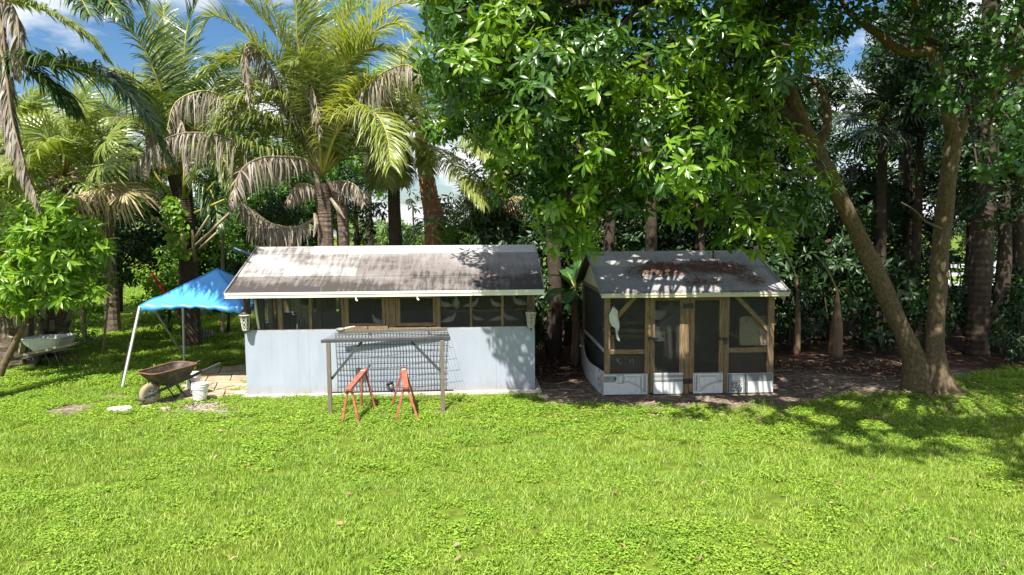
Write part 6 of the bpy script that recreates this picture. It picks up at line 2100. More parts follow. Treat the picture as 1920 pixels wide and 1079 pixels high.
# twigs joining the sprays to the limbs
tw = MB()
for (x, y, z, r_) in lobes:
    c = Vector((x, y, z))
    tgt = Vector((min(max(c.x + .6, 1.2), 4.2), 12.2, c.z + .5))
    tw.tube(rel([c + Vector((0, -r_ * .5, 0)), c.lerp(tgt, .5) + Vector((0, 0, .15)), tgt], BT), [.012, .025, .04], 4, cap=False)
tw.build('twigs', M['bark_dark'], BT)['kind'] = 'stuff'
LVb = carve(LVb)
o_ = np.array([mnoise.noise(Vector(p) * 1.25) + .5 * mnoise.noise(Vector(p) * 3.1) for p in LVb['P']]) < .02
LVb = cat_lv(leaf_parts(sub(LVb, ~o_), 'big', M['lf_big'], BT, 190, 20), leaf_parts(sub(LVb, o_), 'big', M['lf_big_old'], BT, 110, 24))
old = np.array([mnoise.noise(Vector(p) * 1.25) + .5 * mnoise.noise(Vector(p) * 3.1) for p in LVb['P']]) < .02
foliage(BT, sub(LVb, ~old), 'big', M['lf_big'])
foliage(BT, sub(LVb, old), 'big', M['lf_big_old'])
print('big tree leaves', len(LVb['P']), 'lobes', len(lobes))

# the round-leaved tree sharing the same foot; its right-hand stem forks high up
RT = tag(empty('round_leaf_tree', on_ground(1762, 735)), 'round-leaved tree with an upright forked trunk, grown together with the leaning one', 'tree')
yR = RT.location.y
limb(RT, [Vector(RT.location) + Vector((-.05, 0, -.1)), at(1752, 660, yR), at(1757, 570, yR), at(1762, 480, yR), at(1775, 370, yR), at(1790, 250, yR)], [.27, .18, .155, .15, .145, .145], M['bark'], 'trunk', 16, 40, .2)
limb(RT, [at(1787, 268, yR), at(1772, 180, yR - .1), at(1745, 90, yR - .2), at(1710, 10, yR - .4), at(1640, -120, yR - 1)], [.13, .12, .11, .10, .07], M['bark'])
limb(RT, [at(1792, 262, yR), at(1815, 215, yR), at(1860, 170, yR), at(1930, 110, yR - .5), at(2040, -40, yR - 2)], [.12, .10, .09, .08, .06], M['bark'])
limb(RT, [at(1745, 95, yR - .2), at(1690, 95, yR - .3), at(1640, 60, yR - .4), at(1585, 15, yR - .5), at(1560, -60, yR - .6)], [.1, .085, .07, .05, .04], M['bark'])
limb(RT, [at(1700, 0, yR - .4), at(1690, -200, yR - 2.5), at(1700, -500, yR - 5)], [.1, .08, .05], M['bark'])
limb(RT, [at(1765, 560 - 130, yR - .2), at(1735, 415, yR - .3), at(1715, 395, yR - .4), at(1690, 380, yR - .5)], [.03, .022, .016, .01], M['bark'])
limb(RT, [at(1860, 170, yR), at(1880, 120, yR - 1.5), at(1900, 60, yR - 3), at(1930, -40, yR - 4.5)], [.08, .06, .05, .03], M['bark'])
rl = []
for (px, py, Y, r_) in ((1760, 160, 9.8, .3), (1800, 175, 9.6, .32), (1835, 195, 9.6, .26), (1770, 200, 9.9, .22), (1850, 215, 9.7, .2), (1895, 225, 9.0, .3), (1905, 180, 9.0, .3), (1890, 280, 8.8, .26), (1905, 310, 8.8, .25), (1860, 318, 9.0, .2), (1835, 325, 9.0, .14),
                        (1810, 60, 10.0, .34), (1860, 90, 9.6, .36), (1905, 40, 9.2, .4), (1750, 20, 10.4, .36), (1690, 40, 11.0, .3), (1830, 130, 10, .3), (1880, 140, 9.4, .3), (1790, 110, 10.2, .25), (1640, 20, 11.2, .26), (1600, 40, 11.2, .22), (1570, 10, 11.2, .28), (1720, 75, 10.5, .2), (1915, 110, 9.2, .3)):
    p = at(px, py, Y)
    rl.append((p.x, p.y, p.z, r_))
rs_ = random.Random(123)
tries = 0
n0 = len(rl)
while len(rl) < n0 + 120 and tries < 30000:
    tries += 1
    gx_, gy_ = rs_.uniform(4.4, 13), rs_.uniform(7.6, 15)
    front = float(np.interp(gx_, [3.4, 4.4, 5.2, 6.2, 7, 13], [10.4, 9.6, 9.0, 8.0, 7.7, 8.2]))
    z = rs_.uniform(6.3, 8.8)
    r_ = rs_.uniform(.4, .75)
    if gy_ < front + r_ * .9: continue
    p = Vector((gx_ - .212 * z, gy_ - z / 1.7, z))
    px, py, d = to_px(p)
    if d < 2: continue
    sx_, sy_ = p.x + .212 * (z - 5), p.y + (z - 5) / 1.7
    if 5.6 < sx_ < 7.6 and 8.2 < sy_ < 10.6: continue
    if not (py < -r_ * F / d * 1.2 or (px > 1960) or (px > 1640 and py < 60)): continue
    if any((p - Vector(l[:3])).length < .75 * r_ for l in rl): continue
    rl.append((p.x, p.y, p.z, r_))
for i_ in range(16):  # unseen clumps added above the view to shade the fan palm below
    rl.append((rs_.uniform(8.0, 10.8), rs_.uniform(15.2, 17.6), rs_.uniform(9.6, 10.6), rs_.uniform(.45, .65)))
tries = 0
n1 = len(rl)
while len(rl) < n1 + 150 and tries < 20000:  # more clumps added out of view, up the sun's line, to shade the trunks
    tries += 1
    z0 = rs_.uniform(0, 4.5)
    q = Vector((rs_.uniform(4.6, 12.5), rs_.uniform(13.0, 17.6), z0))
    z = rs_.uniform(6.6, 9.2)
    r_ = rs_.uniform(.4, .7)
    p = Vector((q.x - .212 * (z - z0), q.y - (z - z0) / 1.7, z))
    px, py, d = to_px(p)
    if d < 2 or py > -r_ * F / d * .6: continue
    sx_, sy_ = p.x + .212 * (z - 5), p.y + (z - 5) / 1.7
    if 5.6 < sx_ < 7.6 and 8.2 < sy_ < 10.6: continue
    if any((p - Vector(l[:3])).length < .7 * r_ for l in rl): continue
    rl.append((p.x, p.y, p.z, r_))
pts, axs = lobe_points(rl, 17, np.random.RandomState(31), .5, .6)
LVr = rosettes(pts, axs, 8, .105, .07, .25, np.random.RandomState(32), (.7, 1.6), .2, .12)
tw = MB()
for i, (x, y, z, r_) in enumerate(rl):
    c = Vector((x, y, z))
    tgt = at(1800, 90, yR - 1.5) if i < 24 else Vector((x * .6 + 3.2, y * .6 + 4.6, z * .6 + 3.2))
    mid = c.lerp(tgt, .5) + Vector((0, 0, -.1))
    tw.tube(rel([c, c.lerp(mid, .6), mid, tgt], RT), [.008, .014, .02, .03], 4, cap=False)
tw.build('twigs', M['bark_dark'], RT)['kind'] = 'stuff'
LVr = carve(LVr)
LVr = leaf_parts(LVr, 'round', M['lf_round'], RT, 260, 16)
foliage(RT, LVr, 'round', M['lf_round'])
print('round leaves', len(LVr['P']))
for rt_, c0, angs in ((BT, Vector(BT.location), (150, 205, 250, 300)), (RT, Vector(RT.location), (-70, -25, 20, 75))):
    for k_, an in enumerate(angs):
        dv = Vector((math.cos(rad(an)), math.sin(rad(an)), 0))
        limb(rt_, [c0 + dv * .10 + Vector((0, 0, .36)), c0 + dv * .22 + Vector((0, 0, .10)), c0 + dv * .40 + Vector((0, 0, .0)), c0 + dv * (.6 + .1 * k_) + Vector((0, 0, -.07))], [.10, .11, .075, .03], M['bark'], 'root', 8, 10, .2)
# knobbly foot where the two stems meet
MB().tube(rel([at(1752, 742, yB - .18), at(1756, 706, yB - .2), at(1748, 672, yB - .12), at(1742, 650, yB)], RT), [.16, .15, .15, .06], 10, wob=.35).build('burl', M['bark'], RT, smooth=True)

# mango sapling at the left
YS = 13.6
MS = tag(empty('mango_sapling', on_ground(-4, 712)), 'young mango tree with bright lit leaves at the left picture edge', 'tree')
YS = MS.location.y
limb(MS, [Vector(MS.location) - Vector((0, 0, .1)), at(4, 690, YS), at(24, 652, YS), at(45, 610, YS - .1), at(62, 560, YS - .2), at(75, 500, YS - .3), at(90, 430, YS - .3)], [.085, .08, .07, .055, .045, .035, .02], M['bark'], 'trunk', 10, 24, .2)
limb(MS, [at(62, 560, YS - .2), at(30, 500, YS - .4), at(10, 470, YS - .5)], [.035, .025, .015], M['bark'])
limb(MS, [at(70, 520, YS - .2), at(120, 480, YS - .2), at(170, 460, YS - .2)], [.03, .022, .012], M['bark'])
ml = []
for (px, py, dy, r_) in ((105, 395, 0, .34), (70, 400, .2, .34), (140, 425, -.1, .34), (100, 440, -.3, .34), (60, 440, -.2, .34), (165, 455, 0, .32), (185, 470, .1, .22), (125, 480, -.4, .34), (80, 485, -.5, .36), (40, 480, -.3, .3), (15, 465, 0, .3), (10, 515, -.4, .3), (45, 530, -.5, .34), (95, 525, -.6, .32), (130, 520, -.3, .28), (150, 500, 0, .24), (20, 560, -.4, .3), (60, 575, -.5, .28), (105, 560, -.5, .26), (125, 555, -.3, .2), (175, 548, -.2, .14), (-25, 540, 0, .4), (-30, 480, .2, .4), (30, 420, .3, .36), (120, 380, .4, .22), (160, 550, -.1, .12)):
    p = at(px, py, YS + dy)
    ml.append((p.x, p.y, p.z, r_))
pts, axs = lobe_points(ml, 15, np.random.RandomState(41), .5, .5)
LVm = rosettes(pts, axs, 10, .27, .075, .6, np.random.RandomState(42), (.6, 1.6), .5)
LVm = leaf_parts(LVm, 'lance', M['lf_mango'], MS, 300, 14)
foliage(MS, LVm, 'lance', M['lf_mango'])

# generic background trees and shrubs
def blob_tree(name, label, cat, base, crowns, L, W, mat, per, seed, tpl='simple', trunk=None, group=None, tmat='bark_dark', nleaf=6, droop=.3):
    o = tag(empty(name, base), label, cat, group)
    rs = np.random.RandomState(seed)
    lob = []
    for (cx, cy, cz, rx_, rz_, n) in crowns:
        for i in range(n):
            d = rs.randn(3); d /= np.linalg.norm(d)
            q = rs.rand() ** .4
            lob.append((base[0] + cx + d[0] * rx_ * q * .8, base[1] + cy + d[1] * rx_ * q * .8, max(.2, base[2] + cz + d[2] * rz_ * q * .8), rx_ * rs.uniform(.22, .36)))
    pts, axs = lobe_points(lob, per, rs, .4, .5, -.9)
    lv = rosettes(pts, axs, nleaf, L, W, droop, rs)
    foliage(o, lv, 'diamond', M[mat])
    if trunk:
        limb(o, [Vector(base) + Vector(t[:3]) for t in trunk], [t[3] for t in trunk], M[tmat], 'trunk', 10, 14, .15)
    return o
def stems(root, base, tops, r, mat='twig'):
    for t in tops:
        limb(root, [Vector(base), Vector(base).lerp(Vector(t), .5) + Vector((.05, 0, .05)), Vector(t)], [r, r * .7, r * .3], M[mat], 'stem', 6, 8)

# dark shade trees behind the hut and to the right
shade = [
    ((2.6, 17.8, 0), [(0, 0, 5.2, 2.0, 2.6, 26)], [(0, 0, -.1, .2), (-.1, 0, 2.2, .17), (.1, 0, 4.8, .1)], 'shade tree directly behind the gap between the two buildings'),
    ((5.0, 18.6, 0), [(0, 0, 5.6, 2.2, 2.8, 28)], [(0, 0, -.1, .2), (.1, 0, 2.4, .17), (0, 0, 5, .1)], 'shade tree behind the hut roof'),
    ((.7, 20.5, 0), [(0, 0, 5.0, 2.1, 2.8, 26)], [(0, 0, -.1, .16), (.1, 0, 2.4, .14), (0, 0, 5, .08)], 'shade tree behind the right end of the aviary'),
    ((12.6, 17.6, 0), [(0, 0, 6.0, 2.4, 3.2, 30)], [(0, 0, -.1, .2), (.1, 0, 2.4, .17), (0, 0, 5, .1)], 'shade tree at the far right behind the ringed trunk'),
    ((14.8, 20.5, 0), [(0, 0, 5.6, 2.6, 3.6, 30)], [(0, 0, -.1, .2), (.1, 0, 2.4, .17), (0, 0, 5, .1)], 'shade tree at the right picture edge beyond the white fence line'),
    ((8.6, 21.5, 0), [(0, 0, 2.6, 2.0, 1.8, 22)], [(0, 0, -.1, .14), (.1, 0, 1.2, .12), (0, 0, 2.6, .06)], 'low dark tree under the sky gap right of the leaning trunk'),
    ((11.0, 23.0, 0), [(0, 0, 4.6, 2.2, 2.8, 24)], [(0, 0, -.1, .16), (.1, 0, 2.4, .14), (0, 0, 4, .08)], 'dark tree between the upright trunk and the ringed trunk'),
    ((5.8, 24.0, 0), [(0, 0, 6.5, 2.2, 4.0, 28)], [(0, 0, -.1, .2), (.1, 0, 3, .17), (0, 0, 6, .1)], 'tall dark tree far behind the hut'),
]
for i, (b, cr_, tr, lab) in enumerate(shade):
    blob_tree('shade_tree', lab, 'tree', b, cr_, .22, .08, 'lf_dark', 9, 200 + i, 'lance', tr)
more = [
    ((1.6, 23.5, 0), [(0, 0, 7.4, 2.4, 3.2, 30)], 'tall dark tree behind the middle of the big crown'),
    ((3.8, 22.0, 0), [(0, 0, 3.2, 2.0, 2.6, 26)], 'dark tree low behind the hut ridge'),
    ((7.2, 23.0, 0), [(0, 0, 3.0, 2.0, 2.4, 26)], 'dark tree low behind the right end of the hut roof'),
    ((13.6, 23.5, 0), [(0, 0, 7.5, 2.6, 3.6, 32)], 'tall dark tree at the right, behind the ringed trunk'),
    ((16.8, 19.0, 0), [(0, 0, 5.0, 2.4, 3.6, 30)], 'tall dark tree past the right picture edge'),
    ((11.4, 19.4, 0), [(0, 0, 7.4, 1.7, 2.0, 22)], 'dark crown high between the forked stem and the ringed trunk'),
    ((13.0, 26.0, 0), [(0, 0, 3.0, 2.6, 2.6, 30)], 'dark tree just in front of the white fence'),
    ((21.5, 31.0, 0), [(0, 0, 4.6, 3.4, 4.4, 38)], 'dark tree beyond the right end of the white fence'),
    ((14.0, 24.5, 0), [(0, 0, 1.6, 1.6, 1.6, 20)], 'low dark tree seen between the joined stems'),
    ((9.8, 27.0, 0), [(0, 0, 2.6, 2.6, 2.2, 26)], 'low dark tree left of the white fence'),
    ((-.3, 19.2, 0), [(0, 0, 2.6, 1.3, 2.0, 22)], 'dark leafy mass right behind the aviary corner'),
    ((1.5, 19.0, 0), [(0, 0, 2.8, 1.5, 2.2, 24)], 'dark leafy mass at the back of the gap between the buildings'),
    ((3.3, 18.8, 0), [(0, 0, 2.9, 1.5, 2.2, 24)], 'dark leafy mass behind the left end of the hut'),
    ((5.1, 19.2, 0), [(0, 0, 2.9, 1.5, 2.2, 24)], 'dark leafy mass behind the right end of the hut'),
    ((7.0, 19.6, 0), [(0, 0, 2.8, 1.5, 2.2, 24)], 'dark leafy mass behind the banana stems'),
    ((9.0, 19.4, 0), [(0, 0, 2.9, 1.5, 2.2, 24)], 'dark leafy mass seen under the leaning trunk'),
    ((10.8, 21.0, 0), [(0, 0, 3.4, 1.5, 2.6, 24)], 'dark leafy mass behind the fork of the two stems'),
    ((11.6, 25.5, 0), [(0, 0, 8.4, 1.4, 1.6, 18)], 'dark crown under the sky gap at the upper right'),
    ((14.6, 26.0, 0), [(0, 0, 10.0, 2.0, 2.2, 22)], 'high dark crown right of the sky gap'),
    ((16.3, 24.5, 0), [(0, 0, 4.6, 1.6, 2.4, 24)], 'dark tree filling the gap right of the upright stem'),
    ((14.9, 25.2, 0), [(0, 0, 3.7, 1.5, 2.6, 28)], 'dark tree seen just left of the white fence'),
    ((7.5, 20.0, 0), [(0, 0, 6.2, 1.5, 1.8, 28)], 'dark tree hidden mostly by the big crown, left of the leaning trunk'),
    ((8.1, 20.6, 0), [(0, 0, 5.6, 1.3, 1.6, 20)], 'dark tree closing the gap between the big crown and the leaning trunk'),
    ((-.6, 24.0, 0), [(0, 0, 5.2, 1.6, 2.4, 22)], 'dark tree behind the slender fan palm'),
]
for i, (b, cr_, lab) in enumerate(more):
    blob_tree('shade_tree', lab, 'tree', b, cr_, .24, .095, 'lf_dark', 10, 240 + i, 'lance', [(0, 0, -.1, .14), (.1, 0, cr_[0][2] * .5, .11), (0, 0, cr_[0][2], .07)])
for i, (px, Y, cz, rx_, rz_, mt, lab) in enumerate((
    (90, 26, 3.6, 2.6, 3.2, 'lf_mid', 'leafy tree filling in behind the left fan palms'),
    (215, 27, 5.4, 2.4, 2.0, 'lf_mid', 'leafy tree between the left fan palm and the vine-clad palm'),
    (300, 25, 3.0, 2.0, 2.6, 'lf_dark', 'dark tree directly behind the vine-clad palm'),
    (400, 27, 3.6, 2.4, 2.8, 'lf_mid', 'leafy tree between the two coconut palms'),
    (445, 28, 6.6, 2.0, 1.8, 'lf_mid', 'tall leafy tree filling in between the two coconut palms'),
    (500, 26, 4.4, 2.2, 2.6, 'lf_mid', 'leafy tree behind the left fronds of the large palm'),
    (590, 28, 5.2, 2.2, 2.4, 'lf_mid', 'leafy tree behind the crown of the large palm'),
    (-20, 24, 4.0, 2.6, 3.4, 'lf_dark', 'dark tree at the left edge behind all the palms'),
    (690, 29, 6.4, 1.8, 2.0, 'lf_mango', 'yellow-green tree behind the right fronds of the large palm'))):
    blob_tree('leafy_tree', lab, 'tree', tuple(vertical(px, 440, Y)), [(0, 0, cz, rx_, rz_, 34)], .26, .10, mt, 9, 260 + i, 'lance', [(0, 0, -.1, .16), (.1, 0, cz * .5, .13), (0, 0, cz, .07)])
# understory shrubs: three built, the rest copies
us_ = []
for k in range(3):
    o = blob_tree('understory_shrub', 'x', 'shrub', (0, 0, 0), [(0, 0, .9, .9, .9, 12)], .2, .085, 'lf_dark', 12, 300 + k, 'lance')
    stems(o, (0, 0, 0), [(-.4, .1, 1.1), (.3, -.1, 1.3), (.05, .3, 1.0)], .03)
    us_.append(o)
rs_ = random.Random(55)
spots = [(1.9, 17.2, 1.0), (.9, 17.6, 1.1), (.2, 18.6, 1.3), (3.0, 17.0, 1.2), (4.2, 17.4, 1.3), (5.3, 17.6, 1.2), (6.2, 18.2, 1.4), (7.3, 17.8, 1.1), (7.6, 19.2, 1.5), (8.8, 18.6, 1.3), (9.6, 17.6, 1.25), (10.8, 17.2, .95), (11.6, 18.4, 1.3), (12.4, 16.2, .9), (11.4, 15.6, .62), (13.4, 17.0, 1.2), (12.2, 14.9, .6), (14.2, 18.6, 1.4), (6.8, 20.2, 1.6), (4.8, 20.4, 1.6), (2.4, 20.2, 1.6), (9.8, 20.4, 1.5), (3.6, 19, 1.5), (13.4, 20, 1.6), (15.2, 16.8, 1.3)]
for i, (x, y, s_) in enumerate(spots):
    o = us_[i] if i < 3 else copy_tree(us_[i % 3])
    o.location = (x, y, 0)
    o.rotation_euler = (0, 0, rs_.uniform(0, 6.28))
    o.scale = (s_, s_, s_ * rs_.uniform(.9, 1.25))
    tag(o, 'dark leafy shrub in the shaded understory behind the hut and trunks', 'shrub', 'shaded understory shrubs')
# ringed palm trunk at the right and slim trunks in the shade
YT = 17.0
QT = tag(empty('ringed_palm', vertical(1832, 660, YT)), 'thick ringed palm trunk in deep shade at the right, in front of the white fence', 'palm tree')
palm_trunk(QT, [Vector(QT.location) - Vector((0, 0, .1)), at(1836, 560, YT), at(1843, 450, YT), at(1850, 340, YT), at(1856, 150, YT), at(1858, -60, YT)], [.27, .25, .24, .23, .21, .18], 'bark_dark', ring=.2)
for i in range(10):
    frond(QT, auto_frond_pts(at(1858, -60, YT), i * 36 + 5, 35 + 12 * (i % 3), 3.2, 1.6), .6, .6, 'fr_deep', 'rachis', 36, .035, .15, .04, .1, .2, seed=220 + i)
for k, (px, py, top, Y, r_, lab) in enumerate(((955, 470, (958, 380), 20.0, .19, 'plain brown trunk behind the right end of the aviary roof'), (1040, 640, (1035, 430), 17.2, .2, 'dark trunk rising behind the banana leaves between the buildings'), (1222, 560, (1212, 250), 16.9, .15, 'dim trunk half hidden by the big tree leaves above the hut'), (1590, 600, (1595, 420), 23, .1, 'pale thin trunk far back right of the hut'), (1905, 640, (1910, 300), 18.8, .22, 'reddish dark trunk at the right picture edge'), (1690, 600, (1700, 300), 21, .12, 'slim dark trunk seen between the two joined stems'))):
    o = tag(empty('background_trunk', vertical(px, py, Y)), lab, 'tree trunk')
    limb(o, [Vector(o.location) - Vector((0, 0, .1)), at((px + top[0]) / 2 + 4, (py + top[1]) / 2, Y), at(*top, Y), at(top[0], top[1] - (20 if k == 3 else 260), Y)], [r_, r_ * .9, r_ * .8, r_ * .6], M['bark_dark' if k not in (3,) else 'stem_pale'], 'trunk', 10, 16, .15)

# banana plants
def banana_leaf(root, base, tip, w, mat='banana', sag=.15):
    l = Vector(root.location)
    ps = spline([base, base.lerp(tip, .5) + Vector((0, 0, sag)), tip], 12)
    T0 = (tip - base).normalized()
    S = T0.cross(Vector((0, 0, 1)))
    if S.length < .1: S = Vector((1, 0, 0))
    S.normalize()
    m = MB()
    for i, p in enumerate(ps):
        t = i / 12
        ww = w * (math.sin(math.pi * min(1, max(0, (t - .12) / .88)) ** .8) ** .6 if t > .12 else .03) * .5 + .004
        ww *= 1 - .06 * (i % 2)
        m.v += [tuple(p - l - S * ww + Vector((0, 0, .12 * ww))), tuple(p - l), tuple(p - l + S * ww + Vector((0, 0, .12 * ww)))]
    for i in range(12):
        for e in (0, 1):
            a = i * 3 + e
            m.f.append((a, a + 1, a + 4, a + 3))
    o = m.build('banana_leaf', M[mat], root)
    MB().tube([p - l - Vector((0, 0, .01)) for p in ps], [.02 - .0014 * i for i in range(13)], 5).build('midrib', M['rachis'], o)
BN = tag(empty('banana_plant', vertical(1078, 680, 16.6)), 'banana plant with broad leaves in the gap between the aviary and the hut', 'banana plant')
limb(BN, [Vector(BN.location) - Vector((0, 0, .05)), at(1080, 620, 16.6), at(1076, 545, 16.5)], [.11, .1, .06], M['banana_stem'], 'stem', 10, 10, .15)
for (a, b, yb, w) in (((1078, 540), (1022, 518), 16.2, .38), ((1078, 545), (1018, 568), 15.6, .42), ((1076, 540), (1100, 470), 16.8, .4), ((1078, 540), (1128, 520), 16.0, .4), ((1078, 548), (1062, 572), 15.3, .34), ((1078, 540), (1050, 505), 17.4, .4)):
    banana_leaf(BN, at(*a, 16.5), at(*b, yb), w)
for k, (px, py, Y, tp, lab) in enumerate(((1567, 655, 16.9, (1570, 545), 'pale pointed banana stem in the shade right of the hut'), (1494, 648, 17.2, (1494, 520), 'thin banana stem close to the hut, right of its corner'))):
    o = tag(empty('banana_plant', vertical(px, py, Y)), lab, 'banana plant')
    limb(o, [Vector(o.location) - Vector((0, 0, .05)), at(px + 2, py - 45, Y), at(*tp, Y)], [.17, .14, .03] if k == 0 else [.09, .07, .03], M['banana_stem'], 'stem', 10, 10, .12)
    for j, (dx, dy, yy) in enumerate(((-46, -70, Y + .5), (30, 18, Y + .6))):
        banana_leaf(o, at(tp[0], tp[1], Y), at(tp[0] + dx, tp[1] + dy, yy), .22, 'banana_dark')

# white rail fence glimpsed at the far right
FN = tag(empty('rail_fence', at(1780, 530, 27.5)), 'white three-rail fence glimpsed behind the trunks at the right', 'fence')
FN.location.z = 0
fx0, fx1 = at(1690, 500, 27.5).x, at(2050, 500, 27.5).x
for py in (499, 515, 532):
    z = at(1800, py, 27.5).z
    for i in range(4):
        a, b = fx0 + (fx1 - fx0) * i / 4, fx0 + (fx1 - fx0) * (i + 1) / 4
        MB().box(a - FN.location.x + .002, b - FN.location.x - .002, -.02, .02, z - .07, z + .07).build('rail', M['fence_white'], FN)
for i in range(5):
    x = fx0 + (fx1 - fx0) * i / 4 - FN.location.x
    MB().box(x - .06, x + .06, .021, .14, -.1, at(1800, 490, 27.5).z).build('post', M['fence_white'], FN)

# trees behind the aviary and the palms
blob_tree('dark_mango_tree', 'dark hanging-leaved tree behind the aviary ridge, right of the large palm', 'tree', tuple(vertical(668, 440, 21.5)), [(0, 0, 4.1, 1.1, 1.2, 14), (.3, 0, 2.6, .8, .8, 6)], .24, .07, 'lf_dark', 9, 400, 'lance', [(0, 0, -.1, .13), (.05, 0, 1.6, .11), (0, 0, 4, .06)], droop=.8)
blob_tree('dark_mango_tree', 'open dark-leaved tree between the straight trunk and the red-barked one', 'tree', tuple(vertical(775, 440, 24)), [(0, 0, 3.6, 1.0, 1.4, 12)], .24, .07, 'lf_dark', 6, 401, 'lance', [(0, 0, -.1, .06), (.05, 0, 1.6, .05), (0, 0, 4, .03)], droop=.8)
blob_tree('dark_mango_tree', 'dark-leaved tree right of the red-barked trunk', 'tree', tuple(vertical(862, 440, 23.5)), [(0, 0, 3.2, 1.2, 1.8, 18), (.9, 0, 2, 1, 1.5, 10)], .24, .08, 'lf_dark', 8, 402, 'lance', [(0, 0, -.1, .1), (.05, 0, 1.6, .08), (0, 0, 3.4, .04)], droop=.6)
blob_tree('dark_mango_tree', 'dark tree in the gap left of the large palm trunk', 'tree', tuple(vertical(530, 440, 22)), [(0, 0, 3.2, 1.5, 1.6, 20), (-1.4, 0, 2, 1.1, 1.4, 12)], .24, .08, 'lf_dark', 8, 403, 'lance', [(0, 0, -.1, .12), (.05, 0, 1.6, .1), (0, 0, 3.4, .04)], droop=.6)
blob_tree('leafy_tree', 'yellow-green tree rising above the large palm, behind its right fronds', 'tree', tuple(vertical(690, 440, 26)), [(0, 0, 8.6, 1.5, 1.8, 26), (-.6, 0, 11, 1.2, 1.5, 14)], .2, .08, 'lf_mango', 8, 404, 'lance', [(0, 0, -.1, .16), (.05, 0, 4, .13), (0, 0, 8, .06)])
blob_tree('leafy_tree', 'sunlit yellow-green tree seen through the sky gap right of the leaning trunk', 'tree', tuple(vertical(1655, 440, 36)), [(0, 0, 8.2, 2.0, 2.6, 24)], .26, .1, 'lf_mango', 6, 405, 'lance', [(0, 0, -.1, .16), (.05, 0, 4, .13), (0, 0, 8, .06)])
o = blob_tree('leafy_bush', 'bushy mid-green shrub behind the left end of the blue canopy', 'shrub', tuple(vertical(318, 640, 21.6)), [(0, 0, 1.7, 1.0, 1.3, 20), (.9, -.3, 1.5, .7, 1.0, 10), (-.4, 0, .8, .9, .7, 8)], .22, .075, 'lf_bright', 11, 406, 'lance', [(0, 0, -.1, .06), (.05, 0, 1, .05), (0, 0, 2, .03)], droop=.5)
blob_tree('leafy_bush', 'dark shrub under the fan palm, left of the leaning bare pole', 'shrub', tuple(vertical(160, 640, 19.5)), [(0, 0, 1.8, 1.0, 1.3, 18), (-.8, .4, 1.0, 1, .8, 8)], .2, .08, 'lf_bright', 11, 407, 'lance', [(0, 0, -.1, .08), (-.02, 0, 1, .07), (0, 0, 2, .04)], droop=.5, tmat='stem_pale')
blob_tree('leafy_bush', 'low shrub beside the criss-crossed palm trunk', 'shrub', tuple(vertical(150, 640, 18.2)), [(0, 0, .5, .7, .5, 9)], .16, .07, 'lf_bright', 14, 408, 'lance')
blob_tree('leafy_bush', 'dark shrub at the left edge behind the stubby palm', 'shrub', tuple(vertical(0, 640, 19)), [(0, 0, 1.6, 1.4, 1.5, 20), (1.2, .3, 1.6, .9, 1.2, 10)], .2, .08, 'lf_dark', 10, 409, 'lance')
blob_tree('leafy_bush', 'yellowish shrub between the canopy peak and the aviary roof', 'shrub', tuple(vertical(425, 560, 22)), [(0, 0, 2.6, .8, 1.2, 12)], .2, .07, 'lf_mango', 9, 410, 'lance', [(0, 0, -.1, .05), (.05, 0, 1, .04), (0, 0, 2.6, .02)])
for k, (px, Y, s_, lab) in enumerate(((700, 27, 1.2, 'bright bush low behind the aviary ridge, near the straight trunk'), (655, 29, 1.2, 'bright bush low behind the ridge, right of the large palm trunk'), (770, 30, 1.2, 'bright bush low behind the ridge, left of the red-barked trunk'), (560, 28, 1.3, 'bright bush low behind the ridge, under the dead fronds'), (480, 30, 1.3, 'bright bush behind the upper left corner of the aviary roof'))):
    blob_tree('sunlit_bush', lab, 'shrub', tuple(vertical(px, 440, Y)), [(0, 0, 1.2 * s_, 1.5 * s_, 1.2 * s_, 16)], .2, .09, 'lf_mango', 9, 420 + k, 'lance')
# far line of pale trees beyond the field
rs_ = random.Random(91)
far = []
for k in range(3):
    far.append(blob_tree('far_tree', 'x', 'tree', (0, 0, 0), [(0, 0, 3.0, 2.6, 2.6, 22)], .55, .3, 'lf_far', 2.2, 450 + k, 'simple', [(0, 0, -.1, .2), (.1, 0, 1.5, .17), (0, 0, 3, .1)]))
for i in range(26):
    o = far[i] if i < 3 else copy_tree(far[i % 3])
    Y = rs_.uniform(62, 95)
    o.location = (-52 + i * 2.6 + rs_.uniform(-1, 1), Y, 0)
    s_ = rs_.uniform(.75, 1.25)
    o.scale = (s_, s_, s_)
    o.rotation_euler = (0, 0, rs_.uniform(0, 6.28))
    tag(o, 'pale green tree in the far line beyond the field', 'tree', 'far trees beyond the field')

